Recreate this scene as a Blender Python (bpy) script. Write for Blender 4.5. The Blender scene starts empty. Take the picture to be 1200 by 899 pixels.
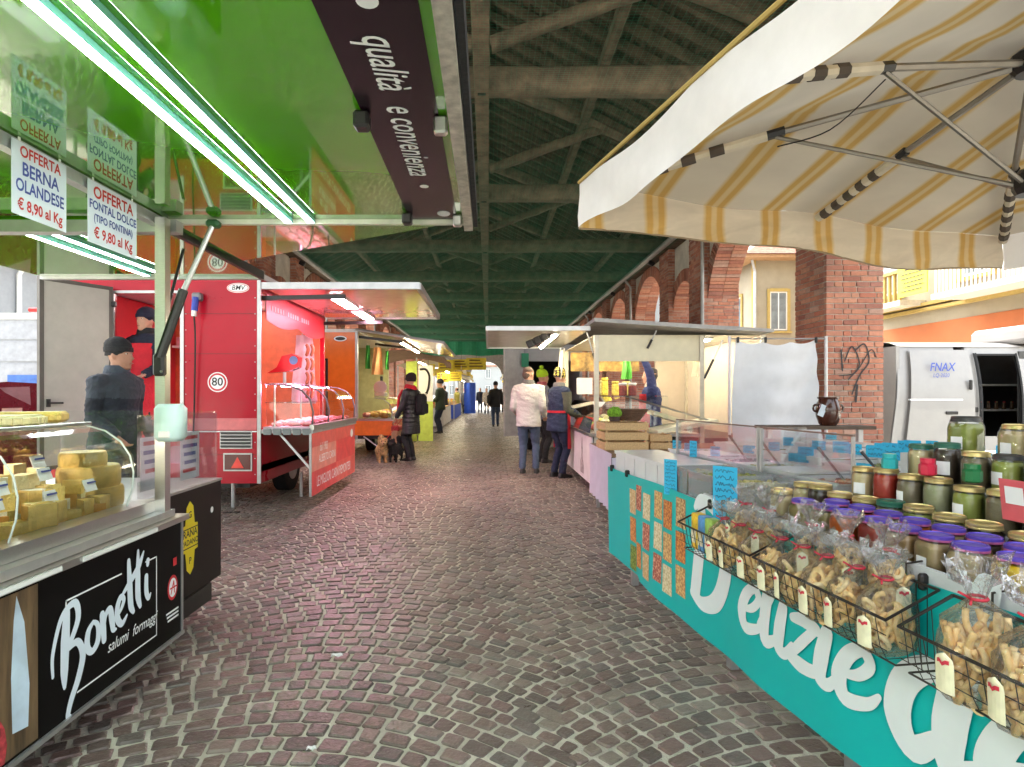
import bpy, bmesh, math, random
from mathutils import Vector, Matrix, noise, kdtree
R = math.radians
random.seed(7)
SC = bpy.context.scene
COL = SC.collection

# ------------------------------------------------------------------ camera, world, sun, exposure
CAM_H = 1.3
cam = bpy.data.cameras.new('camera'); cam_o = bpy.data.objects.new('camera', cam); COL.objects.link(cam_o)
cam_o.location = (0, 0, CAM_H); cam_o.rotation_euler = (R(90), 0, 0)
cam.sensor_width = 36; cam.lens = 36 * 680 / 1200
cam.shift_x = 28 / 1200; cam.shift_y = 12.5 / 1200
cam.clip_start = 0.02; cam.clip_end = 900
SC.camera = cam_o
wd = bpy.data.worlds.new('World'); SC.world = wd; wd.use_nodes = True
wn = wd.node_tree; bg = wn.nodes['Background']
sky = wn.nodes.new('ShaderNodeTexSky'); sky.sky_type = 'NISHITA'; sky.sun_disc = False
SUN_EL, SUN_AZ = 56, 332
sky.sun_elevation = R(SUN_EL); sky.sun_rotation = R(SUN_AZ)
sky.air_density = 1.6; sky.dust_density = 6.0; sky.ozone_density = 1.0
hs = wn.nodes.new('ShaderNodeHueSaturation'); hs.inputs['Saturation'].default_value = .3   # overcast: the sky is nearly white
wn.links.new(sky.outputs[0], hs.inputs['Color']); wn.links.new(hs.outputs[0], bg.inputs[0]); bg.inputs[1].default_value = 0.15
sl = bpy.data.lights.new('sun', 'SUN'); sl.energy = 0.5; sl.angle = R(14); sl.color = (1, .97, .92)
sun_o = bpy.data.objects.new('sun', sl); COL.objects.link(sun_o); sun_o.location = (-20, -30, 40)
_sd = Vector((math.sin(R(SUN_AZ)) * math.cos(R(SUN_EL)), math.cos(R(SUN_AZ)) * math.cos(R(SUN_EL)), math.sin(R(SUN_EL))))
sun_o.rotation_euler = _sd.to_track_quat('Z', 'Y').to_euler()
SC.view_settings.view_transform = 'Standard'; SC.view_settings.look = 'None'
SC.view_settings.exposure = 2.75; SC.view_settings.gamma = 1.0
SC.view_settings.use_curve_mapping = False
SC.render.engine = 'CYCLES'
cy = SC.cycles
cy.use_denoising = True
try: cy.denoiser = 'OPENIMAGEDENOISE'
except Exception: pass
cy.max_bounces = 9; cy.diffuse_bounces = 5; cy.glossy_bounces = 4; cy.transmission_bounces = 6; cy.transparent_max_bounces = 24
cy.sample_clamp_indirect = 6.0; cy.caustics_reflective = False; cy.caustics_refractive = False

# ------------------------------------------------------------------ materials
MATS = {}
def _bsdf(m):
    m.use_nodes = True
    return m.node_tree.nodes['Principled BSDF'], m.node_tree
def lin(c):
    return tuple(c[:3]) + (1,)
def M(name, col, rough=.5, metal=0., var=.12, scale=7., bump=0., bscale=45., coat=0., col2=None, spec=.5, trans=0., stretch=None, rvar=.0, dirt=0.):
    if name in MATS: return MATS[name]
    m = bpy.data.materials.new(name); b, nt = _bsdf(m); N = nt.nodes; L = nt.links
    b.inputs['Roughness'].default_value = rough; b.inputs['Metallic'].default_value = metal
    b.inputs['Specular IOR Level'].default_value = spec
    if coat: b.inputs['Coat Weight'].default_value = coat; b.inputs['Coat Roughness'].default_value = .06
    tc = N.new('ShaderNodeTexCoord'); mp = N.new('ShaderNodeMapping'); L.new(tc.outputs['Object'], mp.inputs[0])
    if stretch: mp.inputs['Scale'].default_value = stretch
    n1 = N.new('ShaderNodeTexNoise'); n1.inputs['Scale'].default_value = scale; n1.inputs['Detail'].default_value = 5; n1.inputs['Roughness'].default_value = .6
    L.new(mp.outputs[0], n1.inputs['Vector'])
    rp = N.new('ShaderNodeValToRGB'); rp.color_ramp.elements[0].position = .3; rp.color_ramp.elements[1].position = .72
    a = [max(0, c * (1 - var * 1.6)) for c in col]; z = col2 if col2 else [min(1, c * (1 + var)) for c in col]
    rp.color_ramp.elements[0].color = lin(a); rp.color_ramp.elements[1].color = lin(z)
    L.new(n1.outputs['Fac'], rp.inputs[0])
    out = rp.outputs[0]
    if dirt:
        n3 = N.new('ShaderNodeTexNoise'); n3.inputs['Scale'].default_value = 1.7; n3.inputs['Detail'].default_value = 8; n3.inputs['Roughness'].default_value = .7
        L.new(tc.outputs['Object'], n3.inputs['Vector'])
        r3 = N.new('ShaderNodeValToRGB'); r3.color_ramp.elements[0].position = .5; r3.color_ramp.elements[1].position = .75
        r3.color_ramp.elements[0].color = (0, 0, 0, 1); r3.color_ramp.elements[1].color = (dirt, dirt, dirt, 1)
        L.new(n3.outputs['Fac'], r3.inputs[0])
        mx = N.new('ShaderNodeMixRGB'); mx.blend_type = 'MIX'; L.new(r3.outputs[0], mx.inputs[0]); L.new(out, mx.inputs[1]); mx.inputs[2].default_value = (.09, .075, .06, 1)
        out = mx.outputs[0]
    L.new(out, b.inputs['Base Color'])
    if rvar:
        mr = N.new('ShaderNodeMapRange'); mr.inputs['To Min'].default_value = max(0, rough - rvar); mr.inputs['To Max'].default_value = min(1, rough + rvar)
        L.new(n1.outputs['Fac'], mr.inputs[0]); L.new(mr.outputs[0], b.inputs['Roughness'])
    if bump:
        n2 = N.new('ShaderNodeTexNoise'); n2.inputs['Scale'].default_value = bscale; n2.inputs['Detail'].default_value = 4
        L.new(mp.outputs[0], n2.inputs['Vector'])
        bp = N.new('ShaderNodeBump'); bp.inputs['Strength'].default_value = bump; bp.inputs['Distance'].default_value = .02
        L.new(n2.outputs['Fac'], bp.inputs['Height']); L.new(bp.outputs[0], b.inputs['Normal'])
    if trans:
        tr = N.new('ShaderNodeBsdfTranslucent'); ms = N.new('ShaderNodeMixShader'); ms.inputs[0].default_value = trans
        L.new(out, tr.inputs[0]); L.new(b.outputs[0], ms.inputs[1]); L.new(tr.outputs[0], ms.inputs[2])
        L.new(ms.outputs[0], N['Material Output'].inputs[0])
    MATS[name] = m; return m
def glass(name, tint=(.97, .99, .98), refl=1.0, haze=0., ior=1.45):
    if name in MATS: return MATS[name]
    m = bpy.data.materials.new(name); b, nt = _bsdf(m); N = nt.nodes; L = nt.links
    t = N.new('ShaderNodeBsdfTransparent'); t.inputs[0].default_value = lin(tint)
    g = N.new('ShaderNodeBsdfGlossy'); g.inputs['Roughness'].default_value = .03; g.inputs[0].default_value = (.95, .97, 1, 1)
    fr = N.new('ShaderNodeFresnel'); fr.inputs[0].default_value = ior
    mu = N.new('ShaderNodeMath'); mu.operation = 'MULTIPLY'; mu.inputs[1].default_value = refl; mu.use_clamp = True
    L.new(fr.outputs[0], mu.inputs[0])
    ms = N.new('ShaderNodeMixShader'); L.new(mu.outputs[0], ms.inputs[0]); L.new(t.outputs[0], ms.inputs[1]); L.new(g.outputs[0], ms.inputs[2])
    o = ms.outputs[0]
    if haze:
        d = N.new('ShaderNodeBsdfDiffuse'); d.inputs[0].default_value = (.8, .82, .84, 1)
        m2 = N.new('ShaderNodeMixShader'); m2.inputs[0].default_value = haze; L.new(o, m2.inputs[1]); L.new(d.outputs[0], m2.inputs[2]); o = m2.outputs[0]
    L.new(o, N['Material Output'].inputs[0]); N.remove(b)
    MATS[name] = m; return m
def emit(name, col, st):
    if name in MATS: return MATS[name]
    m = bpy.data.materials.new(name); b, nt = _bsdf(m)
    b.inputs['Base Color'].default_value = lin(col); b.inputs['Emission Color'].default_value = lin(col); b.inputs['Emission Strength'].default_value = st
    MATS[name] = m; return m
def island_mat(name, cols, rough=.6, bump=.3, bscale=60, obj_random=True, spec=.5, rvar=.1, fine=14):
    """pieces (stones, bricks): every island or object takes its own tone"""
    if name in MATS: return MATS[name]
    m = bpy.data.materials.new(name); b, nt = _bsdf(m); N = nt.nodes; L = nt.links
    oi = N.new('ShaderNodeObjectInfo'); ge = N.new('ShaderNodeNewGeometry')
    ad = N.new('ShaderNodeMath'); ad.operation = 'ADD'; L.new(oi.outputs['Random'], ad.inputs[0]); L.new(ge.outputs['Random Per Island'], ad.inputs[1])
    fc = N.new('ShaderNodeMath'); fc.operation = 'FRACT'; L.new(ad.outputs[0], fc.inputs[0])
    rp = N.new('ShaderNodeValToRGB'); cr = rp.color_ramp; cr.interpolation = 'LINEAR'
    while len(cr.elements) < len(cols): cr.elements.new(.5)
    for i, c in enumerate(cols):
        cr.elements[i].position = i / (len(cols) - 1); cr.elements[i].color = lin(c)
    L.new(fc.outputs[0], rp.inputs[0])
    n1 = N.new('ShaderNodeTexNoise'); n1.inputs['Scale'].default_value = fine; n1.inputs['Detail'].default_value = 6; n1.inputs['Roughness'].default_value = .7
    tc = N.new('ShaderNodeTexCoord'); L.new(ge.outputs['Position'], n1.inputs['Vector'])
    mr = N.new('ShaderNodeMapRange'); mr.inputs['To Min'].default_value = .55; mr.inputs['To Max'].default_value = 1.45; L.new(n1.outputs['Fac'], mr.inputs[0])
    mx = N.new('ShaderNodeMixRGB'); mx.blend_type = 'MULTIPLY'; mx.inputs[0].default_value = 1; L.new(rp.outputs[0], mx.inputs[1]); L.new(mr.outputs[0], mx.inputs[2])
    n4 = N.new('ShaderNodeTexNoise'); n4.inputs['Scale'].default_value = .9; n4.inputs['Detail'].default_value = 5; L.new(ge.outputs['Position'], n4.inputs['Vector'])
    m4 = N.new('ShaderNodeMapRange'); m4.inputs['From Min'].default_value = .3; m4.inputs['From Max'].default_value = .7; m4.inputs['To Min'].default_value = .72; m4.inputs['To Max'].default_value = 1.2; L.new(n4.outputs['Fac'], m4.inputs[0])
    mx4 = N.new('ShaderNodeMixRGB'); mx4.blend_type = 'MULTIPLY'; mx4.inputs[0].default_value = 1; L.new(mx.outputs[0], mx4.inputs[1]); L.new(m4.outputs[0], mx4.inputs[2])
    L.new(mx4.outputs[0], b.inputs['Base Color'])
    m2 = N.new('ShaderNodeMapRange'); m2.inputs['To Min'].default_value = max(0.05, rough - rvar); m2.inputs['To Max'].default_value = min(1, rough + rvar); L.new(n1.outputs['Fac'], m2.inputs[0]); L.new(m2.outputs[0], b.inputs['Roughness'])
    b.inputs['Specular IOR Level'].default_value = spec
    n2 = N.new('ShaderNodeTexNoise'); n2.inputs['Scale'].default_value = bscale; n2.inputs['Detail'].default_value = 4; L.new(ge.outputs['Position'], n2.inputs['Vector'])
    bp = N.new('ShaderNodeBump'); bp.inputs['Strength'].default_value = bump; bp.inputs['Distance'].default_value = .01; L.new(n2.outputs['Fac'], bp.inputs['Height']); L.new(bp.outputs[0], b.inputs['Normal'])
    MATS[name] = m; return m
def pieces_print(name, bgc, c1, c2, scale=60):
    """printed picture of nuts or beans"""
    if name in MATS: return MATS[name]
    m = bpy.data.materials.new(name); b, nt = _bsdf(m); N = nt.nodes; L = nt.links
    tc = N.new('ShaderNodeTexCoord'); v = N.new('ShaderNodeTexVoronoi'); v.inputs['Scale'].default_value = scale; L.new(tc.outputs['Object'], v.inputs['Vector'])
    rp = N.new('ShaderNodeValToRGB'); cr = rp.color_ramp; cr.elements[0].position = .15; cr.elements[0].color = lin(c1); cr.elements[1].position = .75; cr.elements[1].color = lin(bgc)
    e = cr.elements.new(.45); e.color = lin(c2); L.new(v.outputs['Distance'], rp.inputs[0]); L.new(rp.outputs[0], b.inputs['Base Color']); b.inputs['Roughness'].default_value = .4
    MATS[name] = m; return m

# ------------------------------------------------------------------ mesh builder and object helpers
WM = {}
class MB:
    def __init__(s): s.v = []; s.f = []; s.smooth = False
    def add(s, vs, fs):
        o = len(s.v); s.v += [tuple(p) for p in vs]; s.f += [tuple(i + o for i in f) for f in fs]; return s
    def bx(s, x0, x1, y0, y1, z0, z1):
        return s.add([(x0,y0,z0),(x1,y0,z0),(x1,y1,z0),(x0,y1,z0),(x0,y0,z1),(x1,y0,z1),(x1,y1,z1),(x0,y1,z1)],
                     [(3,2,1,0),(4,5,6,7),(0,1,5,4),(1,2,6,5),(2,3,7,6),(3,0,4,7)])
    def box(s, c, d, rot=None, ch=0.):
        hx, hy, hz = d[0]/2, d[1]/2, d[2]/2; Mt = Matrix.Translation(c) @ (rot.to_4x4() if rot else Matrix())
        if ch <= 0:
            vs = [Vector((a*hx,b*hy,e*hz)) for e in (-1,1) for (a,b) in ((-1,-1),(1,-1),(1,1),(-1,1))]
            return s.add([Mt @ p for p in vs], [(3,2,1,0),(4,5,6,7),(0,1,5,4),(1,2,6,5),(2,3,7,6),(3,0,4,7)])
        bm = bmesh.new(); bmesh.ops.create_cube(bm, size=1)
        for q in bm.verts: q.co = Vector((q.co.x*d[0], q.co.y*d[1], q.co.z*d[2]))
        bmesh.ops.bevel(bm, geom=bm.edges[:], offset=min(ch, min(d)*.45), segments=1, affect='EDGES')
        bm.verts.index_update(); vs = [Mt @ q.co for q in bm.verts]; fs = [[q.index for q in f.verts] for f in bm.faces]; bm.free()
        return s.add(vs, fs)
    def quad(s, *p): return s.add(p, [tuple(range(len(p)))])
    def tube(s, path, r, n=8, caps=True, flat=1.):
        P = [Vector(p) for p in path]; k = len(P); rs = r if isinstance(r, (list, tuple)) else [r]*k
        up = None; vs = []
        for i in range(k):
            t = (P[min(i+1,k-1)] - P[max(i-1,0)]).normalized()
            if up is None: up = Vector((0,0,1)) if abs(t.z) < .9 else Vector((1,0,0))
            a = t.cross(up)
            if a.length < 1e-5: a = t.orthogonal()
            a.normalize(); b = a.cross(t).normalized(); up = b
            for j in range(n):
                q = 2*math.pi*j/n; vs.append(P[i] + (a*math.cos(q) + b*math.sin(q)*flat)*rs[i])
        fs = [(i*n+j, i*n+(j+1)%n, (i+1)*n+(j+1)%n, (i+1)*n+j) for i in range(k-1) for j in range(n)]
        if caps: fs += [tuple(reversed(range(n))), tuple((k-1)*n+j for j in range(n))]
        return s.add(vs, fs)
    def lathe(s, prof, c=(0,0,0), n=16, sq=0., rot=0.):
        """profile of (radius, z); sq>0 makes the section squarish"""
        vs = []
        for (r, z) in prof:
            for j in range(n):
                q = 2*math.pi*j/n + rot; k = 1.
                if sq: k = 1/((abs(math.cos(q))**(2+sq*6) + abs(math.sin(q))**(2+sq*6))**(1/(2+sq*6)))
                vs.append((c[0]+r*k*math.cos(q), c[1]+r*k*math.sin(q), c[2]+z))
        k = len(prof)
        fs = [(i*n+j, i*n+(j+1)%n, (i+1)*n+(j+1)%n, (i+1)*n+j) for i in range(k-1) for j in range(n)]
        fs += [tuple(reversed(range(n))), tuple((k-1)*n+j for j in range(n))]
        return s.add(vs, fs)
    def loft(s, rings):
        n = len(rings[0]); vs = [p for r in rings for p in r]; k = len(rings)
        fs = [(i*n+j, i*n+(j+1)%n, (i+1)*n+(j+1)%n, (i+1)*n+j) for i in range(k-1) for j in range(n)]
        fs += [tuple(reversed(range(n))), tuple((k-1)*n+j for j in range(n))]
        return s.add(vs, fs)
    def ell(s, c, r, nu=12, nv=8, rot=None):
        rings = []
        for i in range(1, nv):
            a = math.pi*i/nv
            ring = []
            for j in range(nu):
                q = 2*math.pi*j/nu
                p = Vector((r[0]*math.sin(a)*math.cos(q), r[1]*math.sin(a)*math.sin(q), -r[2]*math.cos(a)))
                if rot: p = rot @ p
                ring.append(p + Vector(c))
            rings.append(ring)
        return s.loft(rings)
    def prism(s, pts, o, U, V, th):
        """polygon pts (u,v) at origin o on axes U,V, thickness th along U x V"""
        o, U, V = Vector(o), Vector(U), Vector(V); W = U.cross(V).normalized()*th; n = len(pts)
        a = [o + U*p[0] + V*p[1] for p in pts]; b = [p + W for p in a]
        return s.add(a+b, [tuple(reversed(range(n))), tuple(range(n, 2*n))] + [(i, (i+1)%n, n+(i+1)%n, n+i) for i in range(n)])
    def grid(s, nu, nv, fn, thick=0):
        vs = [fn(i/nu, j/nv) for j in range(nv+1) for i in range(nu+1)]
        fs = [(j*(nu+1)+i, j*(nu+1)+i+1, (j+1)*(nu+1)+i+1, (j+1)*(nu+1)+i) for j in range(nv) for i in range(nu)]
        return s.add(vs, fs)
    def torus(s, c, R_, r, n=12, m=6, rot=None):
        vs = []
        for i in range(n):
            a = 2*math.pi*i/n
            for j in range(m):
                b = 2*math.pi*j/m
                p = Vector(((R_ + r*math.cos(b))*math.cos(a), (R_ + r*math.cos(b))*math.sin(a), r*math.sin(b)))
                if rot: p = rot @ p
                vs.append(p + Vector(c))
        return s.add(vs, [(i*m+j, ((i+1)%n)*m+j, ((i+1)%n)*m+(j+1)%m, i*m+(j+1)%m) for i in range(n) for j in range(m)])
    def mesh(s, name, smooth=None):
        me = bpy.data.meshes.new(name); me.from_pydata(s.v, [], s.f); me.update()
        return me
    def build(s, name, mat, parent=None, smooth=None, kind=None, world=True, label=None, cat=None, group=None, center=True):
        """one mesh object; vertices are given in world space (world=True) or in the parent's space"""
        inv = Matrix()
        if parent is not None:
            if world: inv = WM[parent.name].inverted()
            else:      # given in the space of the whole thing
                q = parent; rel = Matrix()
                while q.parent is not None: rel = q.matrix_basis @ rel; q = q.parent
                inv = rel.inverted()
        vs = [inv @ Vector(p) for p in s.v]
        c = Vector((0,0,0))
        if center and vs:
            lo = [min(p[i] for p in vs) for i in range(3)]; hi = [max(p[i] for p in vs) for i in range(3)]
            c = Vector(((lo[0]+hi[0])/2, (lo[1]+hi[1])/2, (lo[2]+hi[2])/2 if parent is not None else lo[2]))
        me = bpy.data.meshes.new(name); me.from_pydata([p - c for p in vs], [], s.f); me.update()
        if smooth:
            me.polygons.foreach_set('use_smooth', [True]*len(me.polygons)); me.set_sharp_from_angle(angle=R(smooth if smooth is not True else 38))
        mats = mat if isinstance(mat, (list, tuple)) else [mat]
        for q in mats: me.materials.append(q)
        return link(name, me, parent, Matrix.Translation(c), kind, label, cat, group)
def link(name, me, parent=None, ml=None, kind=None, label=None, cat=None, group=None):
    o = bpy.data.objects.new(name, me); COL.objects.link(o); ml = ml or Matrix()
    if parent is not None: o.parent = parent
    o.matrix_local = ml if parent is not None else ml
    o.matrix_basis = ml
    WM[o.name] = (WM[parent.name] if parent is not None else Matrix()) @ ml
    if kind: o['kind'] = kind
    if label: o['label'] = label
    if cat: o['category'] = cat
    if group: o['group'] = group
    return o
def thing(name, label, cat, loc=(0,0,0), rz=0., group=None, kind=None):
    o = bpy.data.objects.new(name, None); COL.objects.link(o); o.empty_display_size = .1
    ml = Matrix.Translation(loc) @ Matrix.Rotation(rz, 4, 'Z'); o.matrix_basis = ml; WM[o.name] = ml
    o['label'] = label; o['category'] = cat
    if group: o['group'] = group
    if kind: o['kind'] = kind
    return o
def copy_tree(root, ml, label=None, parent=None, group=None):
    r = root.copy(); COL.objects.link(r); r.parent = parent; r.matrix_basis = ml
    WM[r.name] = (WM[parent.name] if parent is not None else Matrix()) @ ml
    if label: r['label'] = label
    if group: r['group'] = group
    for ch in list(root.children):
        copy_tree(ch, ch.matrix_basis.copy(), None, r)
    return r
def text(string, o, U, V, size, mat, parent, name='lettering', shear=0., off=0., align='CENTER', space=1., xs=1., label=None, depth=0.):
    """flat lettering on a plane: o = anchor, U = reading direction, V = up"""
    cu = bpy.data.curves.new(name, 'FONT'); cu.body = string; cu.size = 1; cu.shear = shear; cu.offset = off; cu.align_x = align; cu.align_y = 'CENTER'; cu.space_character = space
    cu.resolution_u = 3
    t = bpy.data.objects.new('t', cu); COL.objects.link(t)
    me = bpy.data.meshes.new_from_object(t.evaluated_get(bpy.context.evaluated_depsgraph_get()))
    COL.objects.unlink(t); bpy.data.objects.remove(t); bpy.data.curves.remove(cu)
    o, U, V = Vector(o), Vector(U).normalized(), Vector(V).normalized()
    mb = MB(); mb.v = [tuple(o + U*(p.co.x*size*xs) + V*(p.co.y*size)) for p in me.vertices]; mb.f = [tuple(p.vertices) for p in me.polygons]
    bpy.data.meshes.remove(me)
    return mb.build(name, mat, parent, label=label)
def spline(pts, n=8):
    P = [Vector(p) for p in pts]; out = []
    for i in range(len(P)-1):
        p0, p1, p2, p3 = P[max(i-1,0)], P[i], P[i+1], P[min(i+2,len(P)-1)]
        for k in range(n):
            t = k/n; out.append(.5*((2*p1) + (p2-p0)*t + (2*p0-5*p1+4*p2-p3)*t*t + (3*p1-p0-3*p2+p3)*t**3))
    out.append(P[-1]); return out
def brush(mb, strokes, o, U, V, lift=.0015):
    """painted strokes: list of (points2d, widths) drawn as flat ribbons with round ends"""
    o, U, V = Vector(o), Vector(U), Vector(V); W = U.cross(V).normalized()
    for si, (pts, w) in enumerate(strokes):
        pp = spline([(p[0], p[1], 0) for p in pts], 7); k = len(pp)
        ws = [w]*k if not isinstance(w, (list, tuple)) else [w[min(int(i/(k-1)*(len(w)-1)), len(w)-2)] + (w[min(int(i/(k-1)*(len(w)-1))+1, len(w)-1)] - w[min(int(i/(k-1)*(len(w)-1)), len(w)-2)])*((i/(k-1)*(len(w)-1)) % 1 if i < k-1 else 1) for i in range(k)]
        Lp, Rp = [], []
        for i in range(k):
            t = pp[min(i+1,k-1)] - pp[max(i-1,0)]; t = t.normalized() if t.length > 1e-6 else Vector((1,0,0)); nn = Vector((-t.y, t.x, 0))
            h = W*(lift*(si*.35) + lift*.3*i/k)
            Lp.append(o + U*(pp[i].x + nn.x*ws[i]/2) + V*(pp[i].y + nn.y*ws[i]/2) + h); Rp.append(o + U*(pp[i].x - nn.x*ws[i]/2) + V*(pp[i].y - nn.y*ws[i]/2) + h)
        mb.add(Lp+Rp, [(k+i, k+i+1, i+1, i) for i in range(k-1)])
        for e in (0, k-1):
            r = ws[e]/2; c = pp[e]; h = W*(lift*(si*.35) + lift*.3*e/k + lift*.02)
            t = (pp[min(e+1,k-1)] - pp[max(e-1,0)]).normalized(); a0 = math.atan2(t.y, t.x) + (math.pi/2 if e == 0 else -math.pi/2)
            arc = [o + U*(c.x + r*math.cos(a0 + math.pi*q/6)) + V*(c.y + r*math.sin(a0 + math.pi*q/6)) + h for q in range(7)]
            mb.add(arc, [tuple(range(7))])

# common materials
steel = M('brushed_steel', (.62,.62,.60), .28, 1., var=.06, scale=30, stretch=(1,12,12))
alu = M('aluminium', (.5,.5,.5), .42, .8, var=.1)
blackm = M('black_paint', (.012,.011,.011), .35, 0, var=.2)
rubber = M('black_rubber', (.015,.015,.016), .75, 0, var=.2, bump=.2)
white = M('white_paint', (.78,.78,.76), .4, 0, var=.05, dirt=.15)
whitecloth = M('white_cloth', (.68,.69,.72), .9, 0, var=.04, bump=.15, bscale=300)
wlet = M('white_lettering', (.86,.87,.88), .5, var=.02)
G1 = glass('display_glass', (.96,.985,.97), .9)
plexi = glass('plexiglass', (.97,.975,.98), .4, .012)
# ================================================================== SETTING
# ground: one sheet to the horizon, cobblestones laid on it in arcs
mortar = M('sandy_joint', (.60,.57,.47), .85, var=.2, scale=3, bump=.6, bscale=120, dirt=.38)
ground = MB(); ground.grid(8, 8, lambda u, v: (-300+600*u, -80+700*v, 0))
ground = ground.build('ground', mortar, kind='structure', center=False)
cobm = island_mat('porphyry', [(.15,.108,.09),(.21,.155,.13),(.125,.11,.095),(.25,.212,.172),(.168,.115,.096),(.10,.086,.074),(.21,.14,.12),(.165,.142,.124)], .33, .7, 55, rvar=.18, spec=.5, fine=26)
SW, KA, ROW = 2.1, .42, .088
cob_big = []; far_mb = MB()
rs = random.Random(3)
def cob_at(xc, u, y0): 
    return Vector((xc+u, y0 - KA*u*u, 0))
def cobble(xc, u0, u1, y0, lod):
    g = .0075; h0, h1 = g, ROW - g
    def pt(u, h):
        den = 1 + 4*KA*KA*u*u; uu = u + h*2*KA*u/den
        return Vector((xc+uu+rs.uniform(-.0058,.0058), y0 + h - KA*uu*uu + rs.uniform(-.0058,.0058), 0))
    a, b, c, d = pt(u0+g, h0), pt(u1-g, h0), pt(u1-g, h1), pt(u0+g, h1)
    zt = .0075 + rs.uniform(-.0025,.004); tx, ty = rs.uniform(-.05,.05), rs.uniform(-.05,.05); m = (a+b+c+d)/4
    if lod:
        ring = []
        for p, q, r_ in ((d,a,b),(a,b,c),(b,c,d),(c,d,a)):
            k = rs.uniform(.05,.15); ring += [q + (p-q)*k*.8, q + (r_-q)*k]
    else: ring = [a,b,c,d]
    n = len(ring); out = []
    for p in ring: out.append(Vector((p.x,p.y,-.004)))
    ins = .86 if lod else .9
    for p in ring: out.append(Vector((m.x+(p.x-m.x)*.985, m.y+(p.y-m.y)*.985, zt*.55)))
    for p in ring:
        q = m + (p-m)*ins; out.append(Vector((q.x,q.y,zt + (q.x-m.x)*tx + (q.y-m.y)*ty)))
    fs = [tuple(range(2*n,3*n))] + [(i,(i+1)%n,n+(i+1)%n,n+i) for i in range(n)] + [(n+i,n+(i+1)%n,2*n+(i+1)%n,2*n+i) for i in range(n)]
    return out, fs, m
for k in range(-2, 3):
    xc = -.75 + SW*k
    for j in range(int(1.2/ROW), int(47/ROW)):
        y0 = j*ROW; u = -SW/2 + rs.uniform(0,.06)
        while u < SW/2 - .03:
            cosu = 1/math.sqrt(1+4*KA*KA*u*u); w = rs.uniform(.074,.126)*max(.8,cosu); u1 = min(u+w, SW/2)
            if SW/2 - u1 < .04: u1 = SW/2
            mx, my = xc+(u+u1)/2, y0 - KA*((u+u1)/2)**2
            if my > 1.3 and -4.6 < mx < 4.2 and not (mx < -2.9 and my < 5) and not (mx > 2.4 and my < 4):
                vs, fs, m = cobble(xc, u, u1, y0, my < 9)
                px = 572 + m.x*680/m.y; py = 462 + 1.3*680/m.y
                vis = 0 < px < 1200 and py < 905 and m.x > -1.42 and m.x < .86+.135*(4-m.y) if m.y < 4 else False
                if vis: cob_big.append((m.y, vs, fs))
                else: far_mb.add(vs, fs)
            u = u1
cob_big.sort(key=lambda t: t[0])
for i, (d_, vs, fs) in enumerate(cob_big):
    if i < 300: MB().add(vs, fs).build('cobblestone', cobm, ground)
    else: far_mb.add(vs, fs)
far_mb.build('cobblestone_paving', cobm, ground, kind='stuff', center=False)

# --- hall roof
wood = M('old_timber', (.13,.09,.058), .8, var=.35, scale=5, bump=.6, bscale=25, stretch=(1,1,1), dirt=.3)
wood2 = M('dark_rafter', (.085,.055,.035), .85, var=.35, scale=6, bump=.5, bscale=30)
deckm = M('clay_tile_underside', (.085,.046,.029), .9, var=.45, scale=9, bump=.8, bscale=20)
RX, RZ, EX, EZ = -.08, 7.7, 5.35, 4.95   # ridge x,z ; eave half width, eave z
D0, D1 = -.4, 50.0
roof = thing('hall_roof', 'dark timber and clay tile gable roof of the market hall', 'roof', (0, 0, 0))
sl_n = math.hypot(EX, RZ-EZ)
for sgn in (-1, 1):
    e = Vector((RX+sgn*(EX+.35), 0, EZ-.35*(RZ-EZ)/EX)); r_ = Vector((RX, 0, RZ))
    mb = MB(); off = Vector((0,0,.17))
    nrow = 17
    def fn(u, v, e=e, r_=r_):
        p = e + (r_-e)*v; return (p.x, D0 + (D1-D0)*u, p.z + .17)
    mb.grid(1, nrow, fn); top = [(p[0], p[1], p[2]+.09) for p in mb.v]; m2 = MB(); m2.v = top; m2.f = [tuple(reversed(f)) for f in mb.f]; mb.add(m2.v, m2.f)
    mb.build('tile_deck', deckm, roof)
    # battens and tile edges between the rafters
    mb = MB()
    for i in range(34):
        p = e + (r_-e)*((i+.5)/34)
        mb.bx(p.x-.022, p.x+.022, D0, D1, p.z+.115, p.z+.165)
    mb.build('tile_battens', wood2, roof, kind='stuff')
    n_r = int((D1-D0)/.45); U = (r_-e).normalized(); W_ = Vector((0,1,0)); V_ = U.cross(W_)
    mb = MB(); mb.box((0,0,0), ((r_-e).length, .085, .12))
    rot = Matrix((U, W_, V_ if V_.z > 0 else -V_)).transposed()
    me = None
    for i in range(n_r):
        mid = (e+r_)/2 + Vector((0, D0+.3+i*.45, .055)); ml = Matrix.Translation(mid) @ rot.to_4x4() @ Matrix.Rotation(rs.uniform(-.004,.004),4,'Z')
        if me is None: me = mb.mesh('rafter'); me.materials.append(wood2)
        link('rafter', me, roof, ml)
    for fr in (.33, .66):
        p = e + (r_-e)*fr
        MB().box((p.x, (D0+D1)/2, p.z-.1), (.15, D1-D0, .18), ch=.02).build('purlin', wood, roof)
MB().box((RX, (D0+D1)/2, RZ-.13), (.16, D1-D0, .2), ch=.02).build('ridge_beam', wood, roof)
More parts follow.
